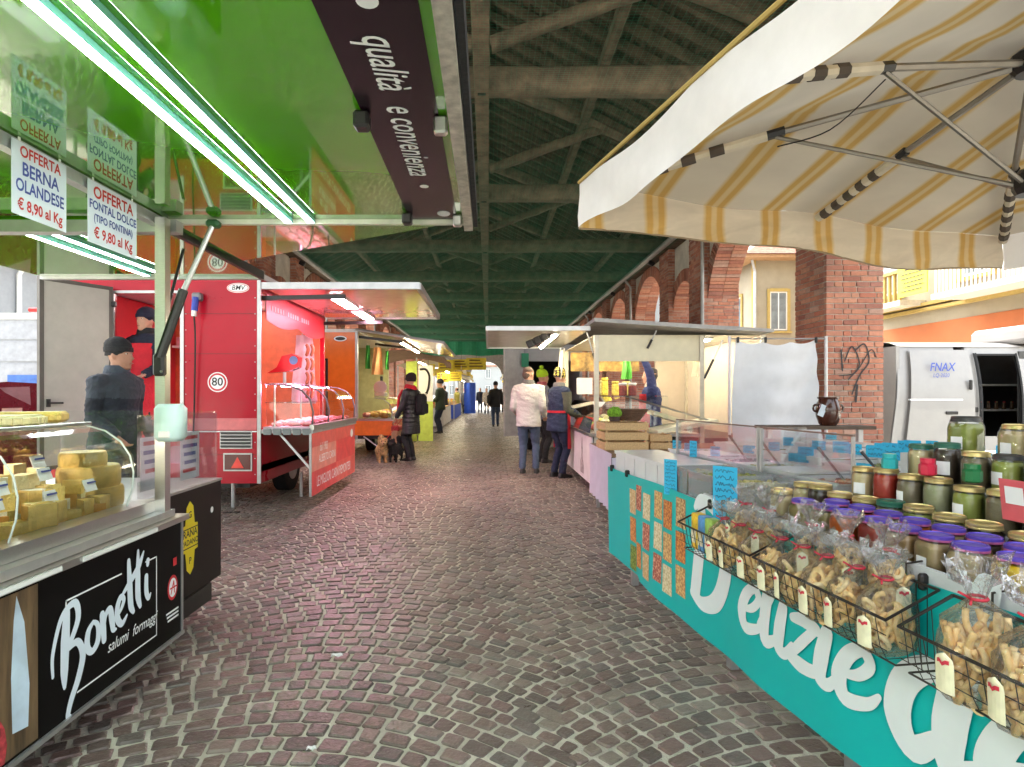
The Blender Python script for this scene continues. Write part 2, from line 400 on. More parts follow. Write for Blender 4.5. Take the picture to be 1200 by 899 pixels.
# --- trusses, every four metres
def truss(first, d):
    t = thing('roof_truss', 'grey weathered timber roof truss with king post and struts', 'roof truss', (RX, d, 4.6), 0, 'roof trusses spanning the hall')
    def beam(name, a, b, w, h, wob=.012):
        a, b = Vector(a), Vector(b); L_ = (b-a).length; n = 7; rings = []; U = (b-a).normalized(); Wy = Vector((0,1,0)); V = Wy.cross(U)
        for i in range(n+1):
            c = a + (b-a)*(i/n) + Vector((0, 0, rs.uniform(-wob,wob))); ww, hh = w*(1+rs.uniform(-.07,.07)), h*(1+rs.uniform(-.07,.07)); q = .2
            rings.append([c + Wy*x*ww/2 + V*z*hh/2 for (x, z) in ((-1,-1+q),(-1+q,-1),(1-q,-1),(1,-1+q),(1,1-q),(1-q,1),(-1+q,1),(-1,1-q))])
        MB().loft(rings).build(name, wood, t, smooth=50, world=False)
    z = .45; hx = EX; ax = 5.18
    beam('tie_beam', (-ax,0,z+.16), (ax,0,z+.16), .26, .30)
    hr = RZ-.28-4.6
    beam('principal_rafter', (-ax,0,z+.33), (-.09,0,hr-.05), .2, .22); beam('principal_rafter', (ax,0,z+.33), (.09,0,hr-.05), .2, .22)
    beam('king_post', (0,-.002,z+.3), (0,-.002,hr+.1), .19, .2)
    beam('strut', (-.1,0,z+.62), (-2.3,0,z+1.42), .15, .15); beam('strut', (.1,0,z+.62), (2.3,0,z+1.42), .15, .15)
    MB().bx(-.05,.05,-.105,-.098,z-.06,z+.75).build('iron_strap', blackm, t, world=False)
    return t
for i in range(12): truss(None, 3.25 + 4.02*i)
MB().bx(RX-.09,RX+.09,D0,D1,5.02,5.2).build('longitudinal_beam', wood, roof)
# --- bird net under the tie beams: every strand is real
netm = M('green_net', (.03,.2,.11), .7, var=.15)
mb = MB()
def strand(a, b, r=.0009):
    a, b = Vector(a), Vector(b); U = (b-a).normalized(); x = U.cross(Vector((0,0,1))).normalized(); z = Vector((0,0,1))
    ps = [x*r, x*-r*.5+z*r*.87, x*-r*.5-z*r*.87]
    mb.add([a+p for p in ps]+[b+p for p in ps], [(0,1,4,3),(1,2,5,4),(2,0,3,5)])
y = .5
while y < 48:
    zc = 4.93 + .012*math.sin(y*1.7)
    rr_ = .0008 if y < 9 else (.0012 if y < 14 else .0018); strand((-4.95,y,zc+.03), (0,y,zc-.02), rr_); strand((0,y,zc-.02), (4.5,y,zc+.03), rr_); y += .042
x = -4.9
while x < 4.5: strand((x,.5,4.925), (x,48,4.925)); x += .06
mb.build('bird_net', netm, label='green bird net stretched under the roof tie beams', cat='net', center=False)
mb = MB(); mb.grid(60, 5, lambda u, v: (-4.9+9.4*u, 40+.12*math.sin(u*60)+.1*v, 4.93-.95*v+ (.04*math.sin(u*23))*v))
mb.build('net_curtain', M('green_net_fold', (.03,.24,.12), .8, trans=.3), label='hanging green netting across the far part of the hall', cat='net')

# --- brick pillars and arcade bays
brickm = island_mat('old_brick', [(.38,.15,.10),(.47,.215,.145),(.29,.115,.085),(.46,.29,.225),(.46,.19,.115),(.34,.155,.12),(.42,.155,.10),(.50,.25,.165)], .85, .6, 70, rvar=.08, fine=18, spec=.25)
mort2 = M('brick_mortar', (.42,.37,.32), .95, var=.2, scale=12, bump=.5, bscale=80)
plaster = M('lime_plaster', (.6,.57,.5), .9, var=.16, scale=2.5, bump=.2, bscale=30, dirt=.25)
def pillar(x0, x1, y0, y1, z1, label, side, single=False, zmin=0.):
    """square pillar of bricks; side = +1 when its visible inner face is x0, -1 when it is x1"""
    t = thing('brick_pillar', label, 'pillar', ((x0+x1)/2, (y0+y1)/2, 0), 0, 'brick pillars of the arcade')
    q = .012; MB().bx(x0+q, x1-q, y0+q, y1-q, 0, z1).build('mortar_core', mort2, t)
    st = MB(); nb = 0; z = .01; row = 0; rb = random.Random(int(y0*100))
    while z < z1 - .06:
        h = .062 + rb.uniform(-.004,.003)
        for face in (0, 1):
            L0, L1 = (x0, x1) if face == 0 else (y0+.062, y1)
            p = L0 + (0 if row % 2 == 0 else 0); first = True
            while p < L1 - .02:
                w = rb.choice((.235,.235,.11,.19)) if not first else (.235 if row % 2 == 0 else .112)
                first = False
                if L1 - (p+w) < .07: w = L1 - p
                pr = rb.uniform(-.004,.005)
                if face == 0: bb = (p+.005, p+w-.005, y0-pr, y0+.055, z, z+h)
                elif side > 0: bb = (x0-pr, x0+.055, p+.005, p+w-.005, z, z+h)
                else: bb = (x1-.055, x1+pr, p+.005, p+w-.005, z, z+h)
                if bb[0] > bb[1]: bb = (bb[1],bb[0])+bb[2:]
                m_ = MB(); c = ((bb[0]+bb[1])/2,(bb[2]+bb[3])/2,(bb[4]+bb[5])/2)
                m_.box(c, (bb[1]-bb[0],bb[3]-bb[2],bb[5]-bb[4]), Matrix.Rotation(rb.uniform(-.02,.02),3,'Y'), ch=.006 if single else 0)
                if single and face == 0 and nb < 300 and z > zmin: m_.build('brick', brickm, t); nb += 1
                else: st.add(m_.v, m_.f)
                p += w
        z += .0745; row += 1
    st.build('brickwork', brickm, t, kind='stuff'); return t
def arch_z(y, y0, y1, zs, rise):
    h = (y1-y0)/2; r_ = (h*h + rise*rise)/(2*rise); q = y - (y0+y1)/2
    return zs + math.sqrt(max(0, r_*r_ - q*q)) - (r_-rise)
def bay(xa, xb, y0, y1, zs, rise, ztop, label, inner):
    """arch between two pillars: plaster spandrel and a ring of bricks"""
    t = thing('arcade_arch', label, 'arch', ((xa+xb)/2, (y0+y1)/2, zs), 0, 'arches of the arcade')
    n = 20; mb = MB(); ring_h = .3
    for i in range(n):
        ya, yb = y0+(y1-y0)*i/n, y0+(y1-y0)*(i+1)/n; za, zb = min(ztop-.02, arch_z(ya,y0,y1,zs,rise)+ring_h*.5), min(ztop-.02, arch_z(yb,y0,y1,zs,rise)+ring_h*.5)
        for x_ in (xa+.04, xb-.04): mb.quad((x_,ya,za),(x_,yb,zb),(x_,yb,ztop),(x_,ya,ztop))
        mb.quad((xa+.04,ya,za),(xb-.04,ya,za),(xb-.04,yb,zb),(xa+.04,yb,zb))
    mb.quad((xa+.04,y0,ztop),(xb-.04,y0,ztop),(xb-.04,y1,ztop),(xa+.04,y1,ztop))
    mb.build('plaster_spandrel', plaster, t)
    mb = MB(); h = (y1-y0)/2; r_ = (h*h+rise*rise)/(2*rise); cy_, cz = (y0+y1)/2, zs-(r_-rise); a0 = math.asin(min(1,h/r_)); nb = max(10, int(2*a0*r_/.075))
    for i in range(nb):
        a = -a0 + 2*a0*(i+.5)/nb; rot = Matrix.Rotation(-a, 3, 'X'); rr = r_ + ring_h/2
        for (u0, u1) in ((xa, xa+(xb-xa)*.5-.005), (xa+(xb-xa)*.5+.005, xb)):
            mb.box(((u0+u1)/2, cy_+rr*math.sin(a), cz+rr*math.cos(a)), (u1-u0, 2*a0*r_/nb-.01, ring_h+rs.uniform(-.01,.01)), rot)
    mb.build('brick_ring', brickm, t, kind='stuff')
    MB().box(((xa+xb)/2, (y0+y1)/2, 0), (.02,.02,.02)) ; return t
XI, XO = 4.6, 5.39; ZT = 5.0
RP = [(3.1,3.9),(7.9,8.7),(12.46,13.3),(14.8,15.6),(18.7,19.5),(22.6,23.4),(26.6,27.4),(30.6,31.4),(35,35.8),(40,40.8),(45,45.8),(49.2,50)]
words = ['brick pillar beside the hanging striped parasol and open door van, standing behind jars','tall brick pillar with black graffiti beside the white hanging cloth','brick pillar with arch springing from it behind the white food trailer','brick pillar next beyond the narrow plaster bay over the white trailer']
for i, (a, b) in enumerate(RP):
    pillar(XI, XO, a, b, ZT, words[i] if i < 4 else 'distant brick pillar in the arcade row beyond the white food trailer', 1, single=(i == 1), zmin=.75)
for i in range(len(RP)-1):
    a, b = RP[i][1], RP[i+1][0]
    lab = ['plastered arch open to the street with brick ring, nearest the orange building','open brick ringed arch with pale sky and yellow house behind','narrow plastered bay between two close pillars','plastered arch with brick ring above the white food trailer roof'][i] if i < 4 else 'distant plastered arch in the arcade beyond the white food trailer'
    bay(XI+.12, XO-.05, a, b, 3.35, min(1.45, (b-a)/2*.9), ZT, lab, 1)
LPX = [(1.0,1.6),(9.9,10.6),(13.4,14.2),(15.7,16.4),(20.4,21.1),(24,24.7),(28,28.7),(32,32.7),(36,36.7),(41,41.7),(45,45.7),(49.2,50)]
for i, (a, b) in enumerate(LPX):
    if i == 0: continue
    pillar(-6.0, -5.2, a, b, ZT, ['','brick pillar rising behind the red trailer','brick pillar above the red trailer awning beside white plaster','brick pillar above the red awning lamps, between plaster bays'][i] if i < 4 else 'distant brick pillar in the arcade row beyond the orange trailer', -1)
for i in range(1, len(LPX)-1):
    bay(-5.95, -5.32, LPX[i][1], LPX[i+1][0], 3.35, min(1.45,(LPX[i+1][0]-LPX[i][1])/2*.9), ZT, ['','plastered arch behind the red butcher trailer','plaster bay seen over the red awning','pale plastered arch above the orange trailer'][i] if i < 4 else 'distant plastered arch in the arcade beyond the orange trailer', -1)
# wall plates and gutters
for (xx, nm) in ((XI+.02,'right'),(-5.22,'left')):
    t = thing('wall_plate', 'long timber wall plate with metal gutter on the arcade %s' % ('beside the jar table and van' if nm == 'right' else 'behind the butcher trailer'), 'beam', (xx, 25, ZT))
    MB().bx(xx-.18, xx+.5 if nm == 'right' else xx+.18, 1.0, D1, ZT+.005, ZT+.16).build('plate', wood, t)
    MB().tube([(xx-.27 if nm == 'right' else xx+.27,1.0,ZT-.02),(xx-.27 if nm == 'right' else xx+.27,D1,ZT-.02)], .07, 8).build('gutter', M('zinc_gutter',(.38,.38,.37),.5,.6,dirt=.3), t)
    for dd in (12.3, 18.5, 26.3):
        gx = xx-.08 if nm == 'right' else xx+.08
        MB().tube([(gx-.19*(1 if nm=='right' else -1),dd,ZT-.05),(gx,dd,ZT-.3),(gx,dd,.1)], .04, 8).build('downpipe', M('zinc_gutter',(.38,.38,.37),.5,.6), t)
    for dd in (11.0, 15.3, 20, 24.5):
        MB().box((xx-.32 if nm=='right' else xx+.32, dd, ZT-.25), (.16,.1,.12), Matrix.Rotation(.5,3,'Y'), ch=.02).build('floodlight', blackm, t)
# end wall with three arches
t = thing('end_wall', 'grey plastered end wall with three tall arches at the far end', 'wall', (0, 50.2, 0))
mb = MB(); arcs = [(-5.8,-2.6),(-1.6,1.25),(2.4,5.2)]; xs = -7.0
def seg(x0, x1, z0a, z0b, z1):
    for yy in (50.1, 50.7): mb.quad((x0,yy,z0a),(x1,yy,z0b),(x1,yy,z1),(x0,yy,z1))
    mb.quad((x0,50.1,z0a),(x0,50.7,z0a),(x1,50.7,z0b),(x1,50.1,z0b))
for (a, b) in arcs:
    seg(xs, a, 0, 0, 8.6)
    for i in range(12):
        xa, xb = a+(b-a)*i/12, a+(b-a)*(i+1)/12
        seg(xa, xb, arch_z(xa,a,b,2.9,1.2), arch_z(xb,a,b,2.9,1.2), 8.6)
    for xx in (a, b): mb.quad((xx,50.1,0),(xx,50.7,0),(xx,50.7,2.9),(xx,50.1,2.9))
    xs = b
seg(xs, 7, 0, 0, 8.6)
mb.build('wall_surface', M('grey_plaster',(.34,.31,.29),.9,var=.15), t)
# ================================================================== OUTSIDE
cream = M('cream_render', (.33,.285,.205), .9, var=.08, scale=1.5, bump=.1)
yellowt = M('yellow_trim', (.42,.30,.09), .85, var=.08)
orange = M('orange_render', (.40,.115,.035), .85, var=.07, scale=1.2, dirt=.12)
winm = M('dark_window', (.16,.19,.21), .12, var=.3, scale=2, spec=.8)
palew = M('pale_house', (.3,.32,.335), .9, var=.05)
rooft = M('roof_tile', (.32,.14,.09), .9, var=.3, bump=.6, bscale=15)
def window(t, o, U, w, h, n_out, frame=yellowt, depth=.1):
    o, U, N_ = Vector(o), Vector(U), Vector(n_out); Z = Vector((0,0,1)); 
    def slab(name, u0, u1, z0, z1, d0, d1, mat, par):
        m_ = MB(); ps = [o + U*u + Z*z + N_*d for d in (d0,d1) for (u,z) in ((u0,z0),(u1,z0),(u1,z1),(u0,z1))]
        m_.add(ps, [(3,2,1,0),(4,5,6,7),(0,1,5,4),(1,2,6,5),(2,3,7,6),(3,0,4,7)]); return m_.build(name, mat, par)
    f = slab('window', -w/2, w/2, 0, h, .01, .03, white, t)
    slab('pane', -w/2+.07, -.03, .07, h-.07, .031, .036, winm, f); slab('pane', .03, w/2-.07, .07, h-.07, .031, .036, winm, f)
    slab('surround', -w/2-.14, -w/2, -.05, h+.14, .005, .08, frame, f); slab('surround', w/2, w/2+.14, -.05, h+.14, .005, .08, frame, f)
    slab('lintel', -w/2, w/2, h, h+.16, .005, .09, frame, f); slab('sill', -w/2-.2, w/2+.2, -.14, -.052, .004, .16, frame, f)
    return f
# right-hand street front: orange ground floor, cream storeys above
t = thing('orange_building', 'cream house with orange ground floor, balconies and yellow mouldings across the street', 'building', (14.5, 17, 0))
MB().bx(14,22,9,25.5,0,3.55).build('ground_floor_wall', orange, t)
MB().bx(14.02,22,9,25.5,3.55,9.5).build('upper_wall', cream, t)
for z_ in (3.95, 4.12): MB().bx(13.86,14.02,9,25.5,z_,z_+.1).build('string_course', yellowt, t)
MB().bx(13.5,22.2,8.8,25.8,9.5,9.8).build('cornice', yellowt, t)
for yy in (23.6,20.2,16.6,13): window(t, (14.02,yy,4.75), (0,-1,0), 1.0, 2.1, (-1,0,0))
for yy in (24.6, 21.9): window(t, (14,yy,1.2), (0,-1,0), 1.3, 1.3, (-1,0,0), M('grey_frame',(.4,.4,.42),.5))
b = MB().bx(13.2,14.02,18.6,20.6,4.15,4.32).build('balcony', M('balcony_slab',(.6,.55,.45),.8), t)
for k in range(9): MB().bx(13.22,13.3,18.65+k*.235,18.73+k*.235,4.32,5.2).build('baluster', yellowt, b)
MB().bx(13.18,13.34,18.6,20.6,5.2,5.3).build('handrail', yellowt, b)
b = MB().bx(12.9,14.02,10.5,16.9,4.05,4.2).build('balcony', white, t)
for k in range(46): MB().bx(12.92,12.95,10.55+k*.138,10.58+k*.138,4.2,5.15).build('baluster', white, b)
MB().bx(12.9,12.97,10.5,16.9,5.15,5.2).build('handrail', white, b)
b = MB().bx(14.0,14.0+.01,12,16,4.25,6.8)
mb = MB(); mb.bx(13.05,13.08,17.25,18.5,4.35,5.75); yb = mb.build('yellow_banner', M('yellow_sheet',(.85,.8,.06),.7), label='yellow notice sheet hung on the cream balcony', cat='banner')
for k in range(9): MB().bx(13.04,13.048,17.4+rs.uniform(0,.08),18.36-rs.uniform(0,.2),4.5+k*.13,4.53+k*.13).build('print_line', blackm, yb)
# corner house seen through the arch
t = thing('yellow_house', 'yellow trimmed cream corner house with overhanging eaves seen through the arch', 'building', (12, 33, 0))
MB().bx(13.8,20,30,38,0,8.2).build('wall', cream, t)
MB().bx(13.0,21,29.2,39,8.2,8.36).build('eaves', M('eaves_wood',(.42,.24,.12),.8), t)
mb = MB(); mb.add([(12.9,29.1,8.37),(21,29.1,8.37),(21,39,8.37),(12.9,39,8.37),(15,31,9.7),(20,31,9.7),(20,38,9.7),(15,38,9.7)], [(0,1,5,4),(1,2,6,5),(2,3,7,6),(3,0,4,7),(4,5,6,7)]); mb.build('roof', rooft, t)
for zz in (1.2,4.6): 
    window(t, (15.0,30,zz), (1,0,0), .9, 2.0, (0,-1,0))
    for yy in (32,35.5): window(t, (13.8,yy,zz), (0,-1,0), .9, 2.0, (-1,0,0))
MB().tube([(13.55,29.8,8.2),(13.72,29.85,7.6),(13.72,29.85,0)], .07, 8).build('downpipe', alu, t)
MB().bx(13.7,13.8,29.9,30.2,0,8.2).build('corner_trim', yellowt, t)
# far pale block
for (nm, x0, x1, y0, y1, z1, lab) in (('pale_block',6,13,44,60,9,'far pale blue grey block beyond the corner house'),('pale_block',-9,9,120,130,7.0,'pale house beyond the far end arches')):
    t = thing(nm, lab, 'building', ((x0+x1)/2,y0,0)); MB().bx(x0,x1,y0,y1,0,z1).build('wall', palew, t)
    MB().bx(x0-.4,x1+.4,y0-.4,y1+.4,z1,z1+.3).build('roof', rooft, t)
    for k in range(3):
        for zz in (1.2,4.6): window(t, (x0+1.5+k*(x1-x0-3)/2, y0, zz), (1,0,0), 1, 1.9, (0,-1,0), palew)
# left side: white house
t = thing('white_house', 'white rendered house with tall windows beyond the box truck', 'building', (-16, 20, 0))
MB().bx(-24,-13,12.5,34,0,5.1).build('wall', palew, t)
MB().bx(-24.5,-12.5,12.2,34.5,5.1,5.3).build('eaves', white, t)
mb = MB(); mb.add([(-24.5,12.2,5.31),(-12.5,12.2,5.31),(-12.5,34.5,5.31),(-24.5,34.5,5.31),(-18.5,15,7.2),(-18.5,32,7.2)], [(0,1,4),(1,2,5,4),(2,3,5),(3,0,4,5)]); mb.build('roof', rooft, t)
for yy in (14.6,17.4,20.4): window(t, (-13,yy,2.9), (0,1,0), .9, 1.5, (1,0,0), palew)
MB().tube([(-12.6,16,5.1),(-12.93,16,4.6),(-12.93,16,0)], .06, 8).build('downpipe', white, t)
# ================================================================== GREEN CHEESE TRAILER
green = M('glossy_green_lacquer', (.085,.37,.004), .05, 0, var=.05, scale=1.5, coat=1., spec=.5, rvar=.015)
green.node_tree.nodes['Principled BSDF'].inputs['Coat IOR'].default_value = 1.52
green.node_tree.nodes['Principled BSDF'].inputs['Coat Roughness'].default_value = .03
plum = M('dark_plum_panel', (.016,.006,.011), .25, var=.1, coat=.1, spec=.3)
tubeE = emit('led_tube', (.9,1.,.96), 7.)
teal_reflection = M('teal_reflection_housing', (.2,.5,.45), .4, var=.03)  # teal reflection line beside each tube, painted as the housing colour
T = thing('cheese_trailer', 'green and black cheese trailer with raised glossy green flap and lit tubes', 'food trailer', (-2.2, 1.4, 0))
GX, GZ = -1.43, 2.12
MB().bx(-3.1,GX,-.8,2.7,.2,.715).build('lower_panel', M('black_vinyl',(.005,.0045,.0045),.35,var=.15,spec=.1), T)
MB().bx(GX,GX+.012,-.8,2.712,.185,.2).build('bottom_trim', alu, T)
MB().bx(GX-.02,GX+.006,2.7,2.712,.2,.72).build('corner_trim', alu, T)
MB().bx(-3.0,-1.62,-.7,3.4,.1,.198).build('chassis', blackm, T)
for (xx, yy) in ((-1.75,3.3),(-2.6,3.3)): MB().tube([(xx,yy,0.0),(xx,yy,.2)], .018, 8).build('jack_leg', alu, T)
# steel ledge in steps
MB().bx(-1.62,GX+.03,-.8,2.72,.717,.742).build('counter_ledge', steel, T)
MB().bx(-1.6,GX-.005,-.8,2.66,.744,.775).build('counter_step', alu, T)
MB().bx(-1.58,-1.485,-.8,2.62,.777,.825).build('glass_rail', steel, T)
for a, b in ((.5,1.15),(1.25,1.9),(2.0,2.45)): MB().bx(GX+.031,GX+.036,a,b,.722,.737).build('ledge_clip', white, T)
deckw = M('display_tray_white', (.72,.72,.70), .35, var=.04)
MB().bx(-2.35,-1.585,-.8,2.68,.72,.80).build('display_tray', deckw, T)
MB().bx(-2.37,-2.352,-.8,2.6,.80,1.12).build('display_back', G1, T)
# far box
MB().bx(-2.7,-1.63,2.74,3.54,.2,.775).build('end_box', M('dark_brown_panel',(.014,.01,.009),.35,var=.12,spec=.2), T)
MB().bx(-2.7,-1.625,2.735,3.545,.777,.79).build('end_box_top', alu, T)
MB().lathe([(.016,0),(.016,.004)],(0,0,0),14); d_ = MB(); d_.add([Vector((-1.6275,3.42+.018*math.cos(a),.62+.018*math.sin(a))) for a in [2*math.pi*i/14 for i in range(14)]],[tuple(range(14))]); d_.build('white_cap', wlet, T)
MB().bx(-1.652,-1.645,2.73,3.53,.79,1.2).build('clear_screen', plexi, T)
MB().bx(-2.6,-1.655,3.522,3.53,.79,1.2).build('clear_screen', plexi, T)
for (y0, lines) in ((2.86,4),(3.22,5)):
    c = MB().bx(-1.662,-1.658,y0-.09,y0+.11,.83,1.09).build('notice_card', M('notice_paper',(.72,.74,.8),.7), T)
    for k in range(lines): MB().bx(-1.6575,-1.6565,y0-.07+rs.uniform(0,.02),y0+.09-rs.uniform(0,.03),1.05-k*.045,1.07-k*.045).build('print_line', M('red_ink',(.5,.03,.03),.7) if k in (0,lines-1) else M('blue_ink',(.06,.08,.3),.7), c)
# post, rails
MB().bx(-1.485,-1.44,2.585,2.63,.742,2.09).build('post', steel, T)
MB().bx(-3.1,-1.43,2.66,2.72,2.045,2.1).build('end_frame', alu, T)
MB().bx(-1.54,-1.5,-.8,2.72,2.07,2.115).build('hinge_rail', alu, T)
# flap, ceiling, end flap, corner flap
MB().bx(-1.5,-.075,-.8,2.72,GZ,GZ+.035).build('main_flap', green, T)
MB().bx(-3.15,-1.505,-.8,2.72,GZ+.003,GZ+.04).build('ceiling', green, T)
MB().bx(-3.17,-3.1,-.8,2.72,.2,2.12).build('unseen_back_wall', green, T)  # wall out of view, added for its effect on the light
MB().bx(-3.06,-1.57,2.725,4.0,GZ-.012,GZ+.02).build('end_flap', green, T)
MB().bx(-3.08,-1.55,3.985,4.02,GZ-.03,GZ+.03).build('end_flap_rim', alu, T); MB().bx(-1.568,-1.545,2.73,4.0,GZ-.03,GZ+.025).build('end_flap_rim', blackm, T)
MB().prism([(-1.54,2.73),(-.11,2.73),(-1.52,3.56)], (0,0,GZ-.004), (1,0,0), (0,1,0), .025).build('corner_flap', green, T)
MB().bx(-1.5,-.075,2.722,2.745,GZ-.022,GZ+.036).build('flap_end_rim', M('cream_rim',(.7,.68,.6),.4), T)
MB().bx(-.365,-.145,-.8,2.70,GZ-.006,GZ-.001).build('slogan_panel', plum, T)
MB().bx(-.112,-.072,-.8,2.74,GZ-.05,GZ+.04).build('flap_edge_rail', M('worn_aluminium',(.6,.57,.5),.45,.5,var=.25,scale=25,dirt=.5), T)
MB().bx(-.069,-.05,-.8,2.74,GZ-.03,GZ+.045).build('rubber_seal', rubber, T)
for yy in (1.68, 2.62):
    MB().box((-.365,yy,GZ-.03),(.045,.05,.05),ch=.008).build('latch', blackm, T); MB().box((-.14,yy+.03,GZ-.03),(.04,.035,.05),ch=.006).build('latch', steel, T)
text('qualità', (-.25, 1.43, GZ-.0075), (0,1,0), (1,0,0), .128, wlet, T, 'slogan_lettering', shear=.25, off=.008, xs=.72)
text('e convenienza', (-.25, 1.895, GZ-.0075), (0,1,0), (1,0,0), .128, wlet, T, 'slogan_lettering', shear=.25, off=.008, xs=.72)
for q_, r__ in ((1.2,.024),(2.27,.018)):
    c = MB(); c.add([(-.25+r__*math.cos(a),q_+r__*math.sin(a),GZ-.0075) for a in [-2*math.pi*i/16 for i in range(16)]],[tuple(range(16))]); c.build('slogan_dot', wlet, T)
c = MB(); c.add([(-.2+.03*math.cos(a),2.61+.04*math.sin(a),GZ-.0078) for a in [-2*math.pi*i/16 for i in range(16)]],[tuple(range(16))]); c.build('round_badge', wlet, T)
for xx in (-.93, -.825):
    h = MB().bx(xx-.016,xx+.016,-.7,2.715,GZ-.02,GZ-.001).build('lamp_housing', teal_reflection, T)
    MB().bx(xx-.0135,xx+.0135,-.68,2.70,GZ-.0235,GZ-.0205).build('light_strip', tubeE, h)
for xx in (-2.27, -2.14):
    h = MB().bx(xx-.016,xx+.016,2.78,3.88,GZ-.032,GZ-.0125).build('lamp_housing', teal_reflection, T)
    MB().bx(xx-.0135,xx+.0135,2.8,3.86,GZ-.0355,GZ-.0325).build('light_strip', tubeE, h)
# gas strut
s_ = MB().tube([(-1.455,2.57,1.46),(-1.375,2.62,1.77)], .021, 10).build('gas_strut', blackm, T)
MB().tube([(-1.378,2.62,1.76),(-1.275,2.69,2.09)], .0125, 10).build('strut_rod', alu, s_)
MB().box((-1.457,2.575,1.43),(.05,.04,.1),ch=.01).build('strut_bracket', blackm, s_); MB().box((-1.275,2.695,2.09),(.06,.05,.035),ch=.01).build('strut_bracket', M('dark_green_bracket',(.02,.09,.03),.4), s_)
MB().tube([(-1.49,2.59,1.46),(-1.47,2.8,2.0)], .007, 8).build('safety_stay', blackm, T)
for k in range(3): MB().ell((-1.44,2.556,1.40+.0*k),(.006,.006,.006),8,6).build('bolt', steel, s_)
# curved front glass in two panes, with end ribs and top shelf
gp = [(-1.53,.826),(-1.505,.9),(-1.5,.97),(-1.515,1.04),(-1.555,1.1),(-1.62,1.145),(-1.70,1.168)]
for (a, b) in ((-.6,1.17),(1.18,1.84),(1.86,2.45)):
    mb = MB()
    for i in range(len(gp)-1): mb.quad((gp[i][0],a,gp[i][1]),(gp[i][0],b,gp[i][1]),(gp[i+1][0],b,gp[i+1][1]),(gp[i+1][0],a,gp[i+1][1]))
    mb.build('curved_glass', G1, T, smooth=60)
ribm = M('clear_acrylic_edge', (.55,.62,.58), .15, var=.05)
for yy in (1.85, 2.455): MB().tube([(x_,yy,z_) for x_, z_ in gp], .0035, 6).build('glass_rib', ribm, T)
MB().prism([(x_,z_) for x_, z_ in gp]+[(-2.3,1.168),(-2.3,.826)], (0,2.475,0), (1,0,0), (0,0,1), .005).build('end_glass', G1, T)
MB().bx(-2.35,-1.7,-.6,2.48,1.169,1.18).build('top_shelf', G1, T)
MB().tube([(-1.7,-.6,1.175),(-1.7,2.48,1.175)], .008, 8).build('shelf_rail', steel, T)
# lettering on the black front
UP, UD = (0,0,1), (0,1,0)
fx = GX+.0015
mb = MB()
for (a, b) in (((1.964,.53),(1.964,.6)),((1.964,.6),(2.26,.6)),((2.42,.6),(2.5,.6)),((2.5,.6),(2.5,.263)),((2.5,.263),(2.02,.263))):
    y0, y1, z0, z1 = min(a[0],b[0])-.003, max(a[0],b[0])+.003, min(a[1],b[1])-.003, max(a[1],b[1])+.003
    mb.quad((fx,y0,z0),(fx,y1,z0),(fx,y1,z1),(fx,y0,z1))
mb.build('white_frame_line', wlet, T)
def aff(st, ox, oy, k, rot=0., sh=0.):
    c, s = math.cos(rot), math.sin(rot)
    return [([(ox + k*((x+sh*y)*c - y*s), oy + k*((x+sh*y)*s + y*c)) for x, y in p], [q*k for q in w] if isinstance(w,(list,tuple)) else w*k) for p, w in st]
bon = [([(.55,2.1),(.3,1.2),(.05,.2),(-.05,-.35)],[.3,.42,.36,.14]),
       ([(-.45,.35),(-.3,1.1),(.3,2.05),(.95,2.2),(1.0,1.6),(.5,1.0),(.25,.85),(.8,.8),(.95,.2),(.6,-.45),(.15,-.95),(-.1,-1.35),(-.05,-1.5)],[.12,.16,.2,.28,.26,.22,.2,.26,.3,.3,.26,.22,.2])]
on = [([(1.65,1.0),(1.35,.8),(1.2,.3),(1.4,0),(1.75,.2),(1.85,.75),(1.65,1.02)],[.16,.26,.3,.24,.28,.22,.14])]
nn = [([(2.15,1.0),(2.1,.5),(2.05,0)],[.28,.32,.26]),([(2.1,.35),(2.3,.85),(2.58,.95),(2.6,.5),(2.6,.1),(2.75,.0)],[.14,.2,.28,.32,.26,.1])]
ee = [([(2.95,.45),(3.2,.6),(3.4,.85),(3.25,1.05),(3.0,.8),(2.9,.35),(3.1,.0),(3.45,.15)],[.1,.18,.22,.24,.28,.32,.26,.1])]
tt = [([(3.98,2.2),(3.85,1.2),(3.75,.4),(3.85,.05)],[.2,.34,.34,.2]),([(4.62,2.3),(4.4,1.3),(4.25,.5),(4.3,.02)],[.14,.34,.36,.2]),([(3.35,1.1),(3.9,1.35),(4.5,1.65),(4.95,2.1)],[.14,.28,.3,.1])]
ii = [([(4.92,1.0),(4.8,.4),(4.88,.05),(5.05,.15)],[.26,.3,.24,.1]),([(5.1,1.45),(5.14,1.6)],[.2,.26])]
mb = MB(); brush(mb, aff(bon+on+nn+ee+tt+ii, 1.955, .345, .1, .2, .0), (fx,0,0), UD, UP); mb.build('brush_script_lettering', M('pale_script',(.72,.8,.88),.5,var=.03), T, label='white brush script reading Bonetti')
text('salumi  formaggi', (fx, 2.34, .345), UD, UP, .062, wlet, T, shear=.3, off=.004, xs=.8)
def disc(name, y, z, ry, rz, mat, par, x=fx, n=24):
    m_ = MB(); m_.add([(x, y+ry*math.cos(2*math.pi*i/n), z+rz*math.sin(2*math.pi*i/n)) for i in range(n)], [tuple(range(n))]); return m_.build(name, mat, par)
redi = M('red_sticker', (.6,.02,.03), .5)
bd = disc('round_red_badge', 2.628, .425, .042, .056, redi, T); disc('badge_ring', 2.628, .425, .031, .043, wlet, bd, fx+.0008)
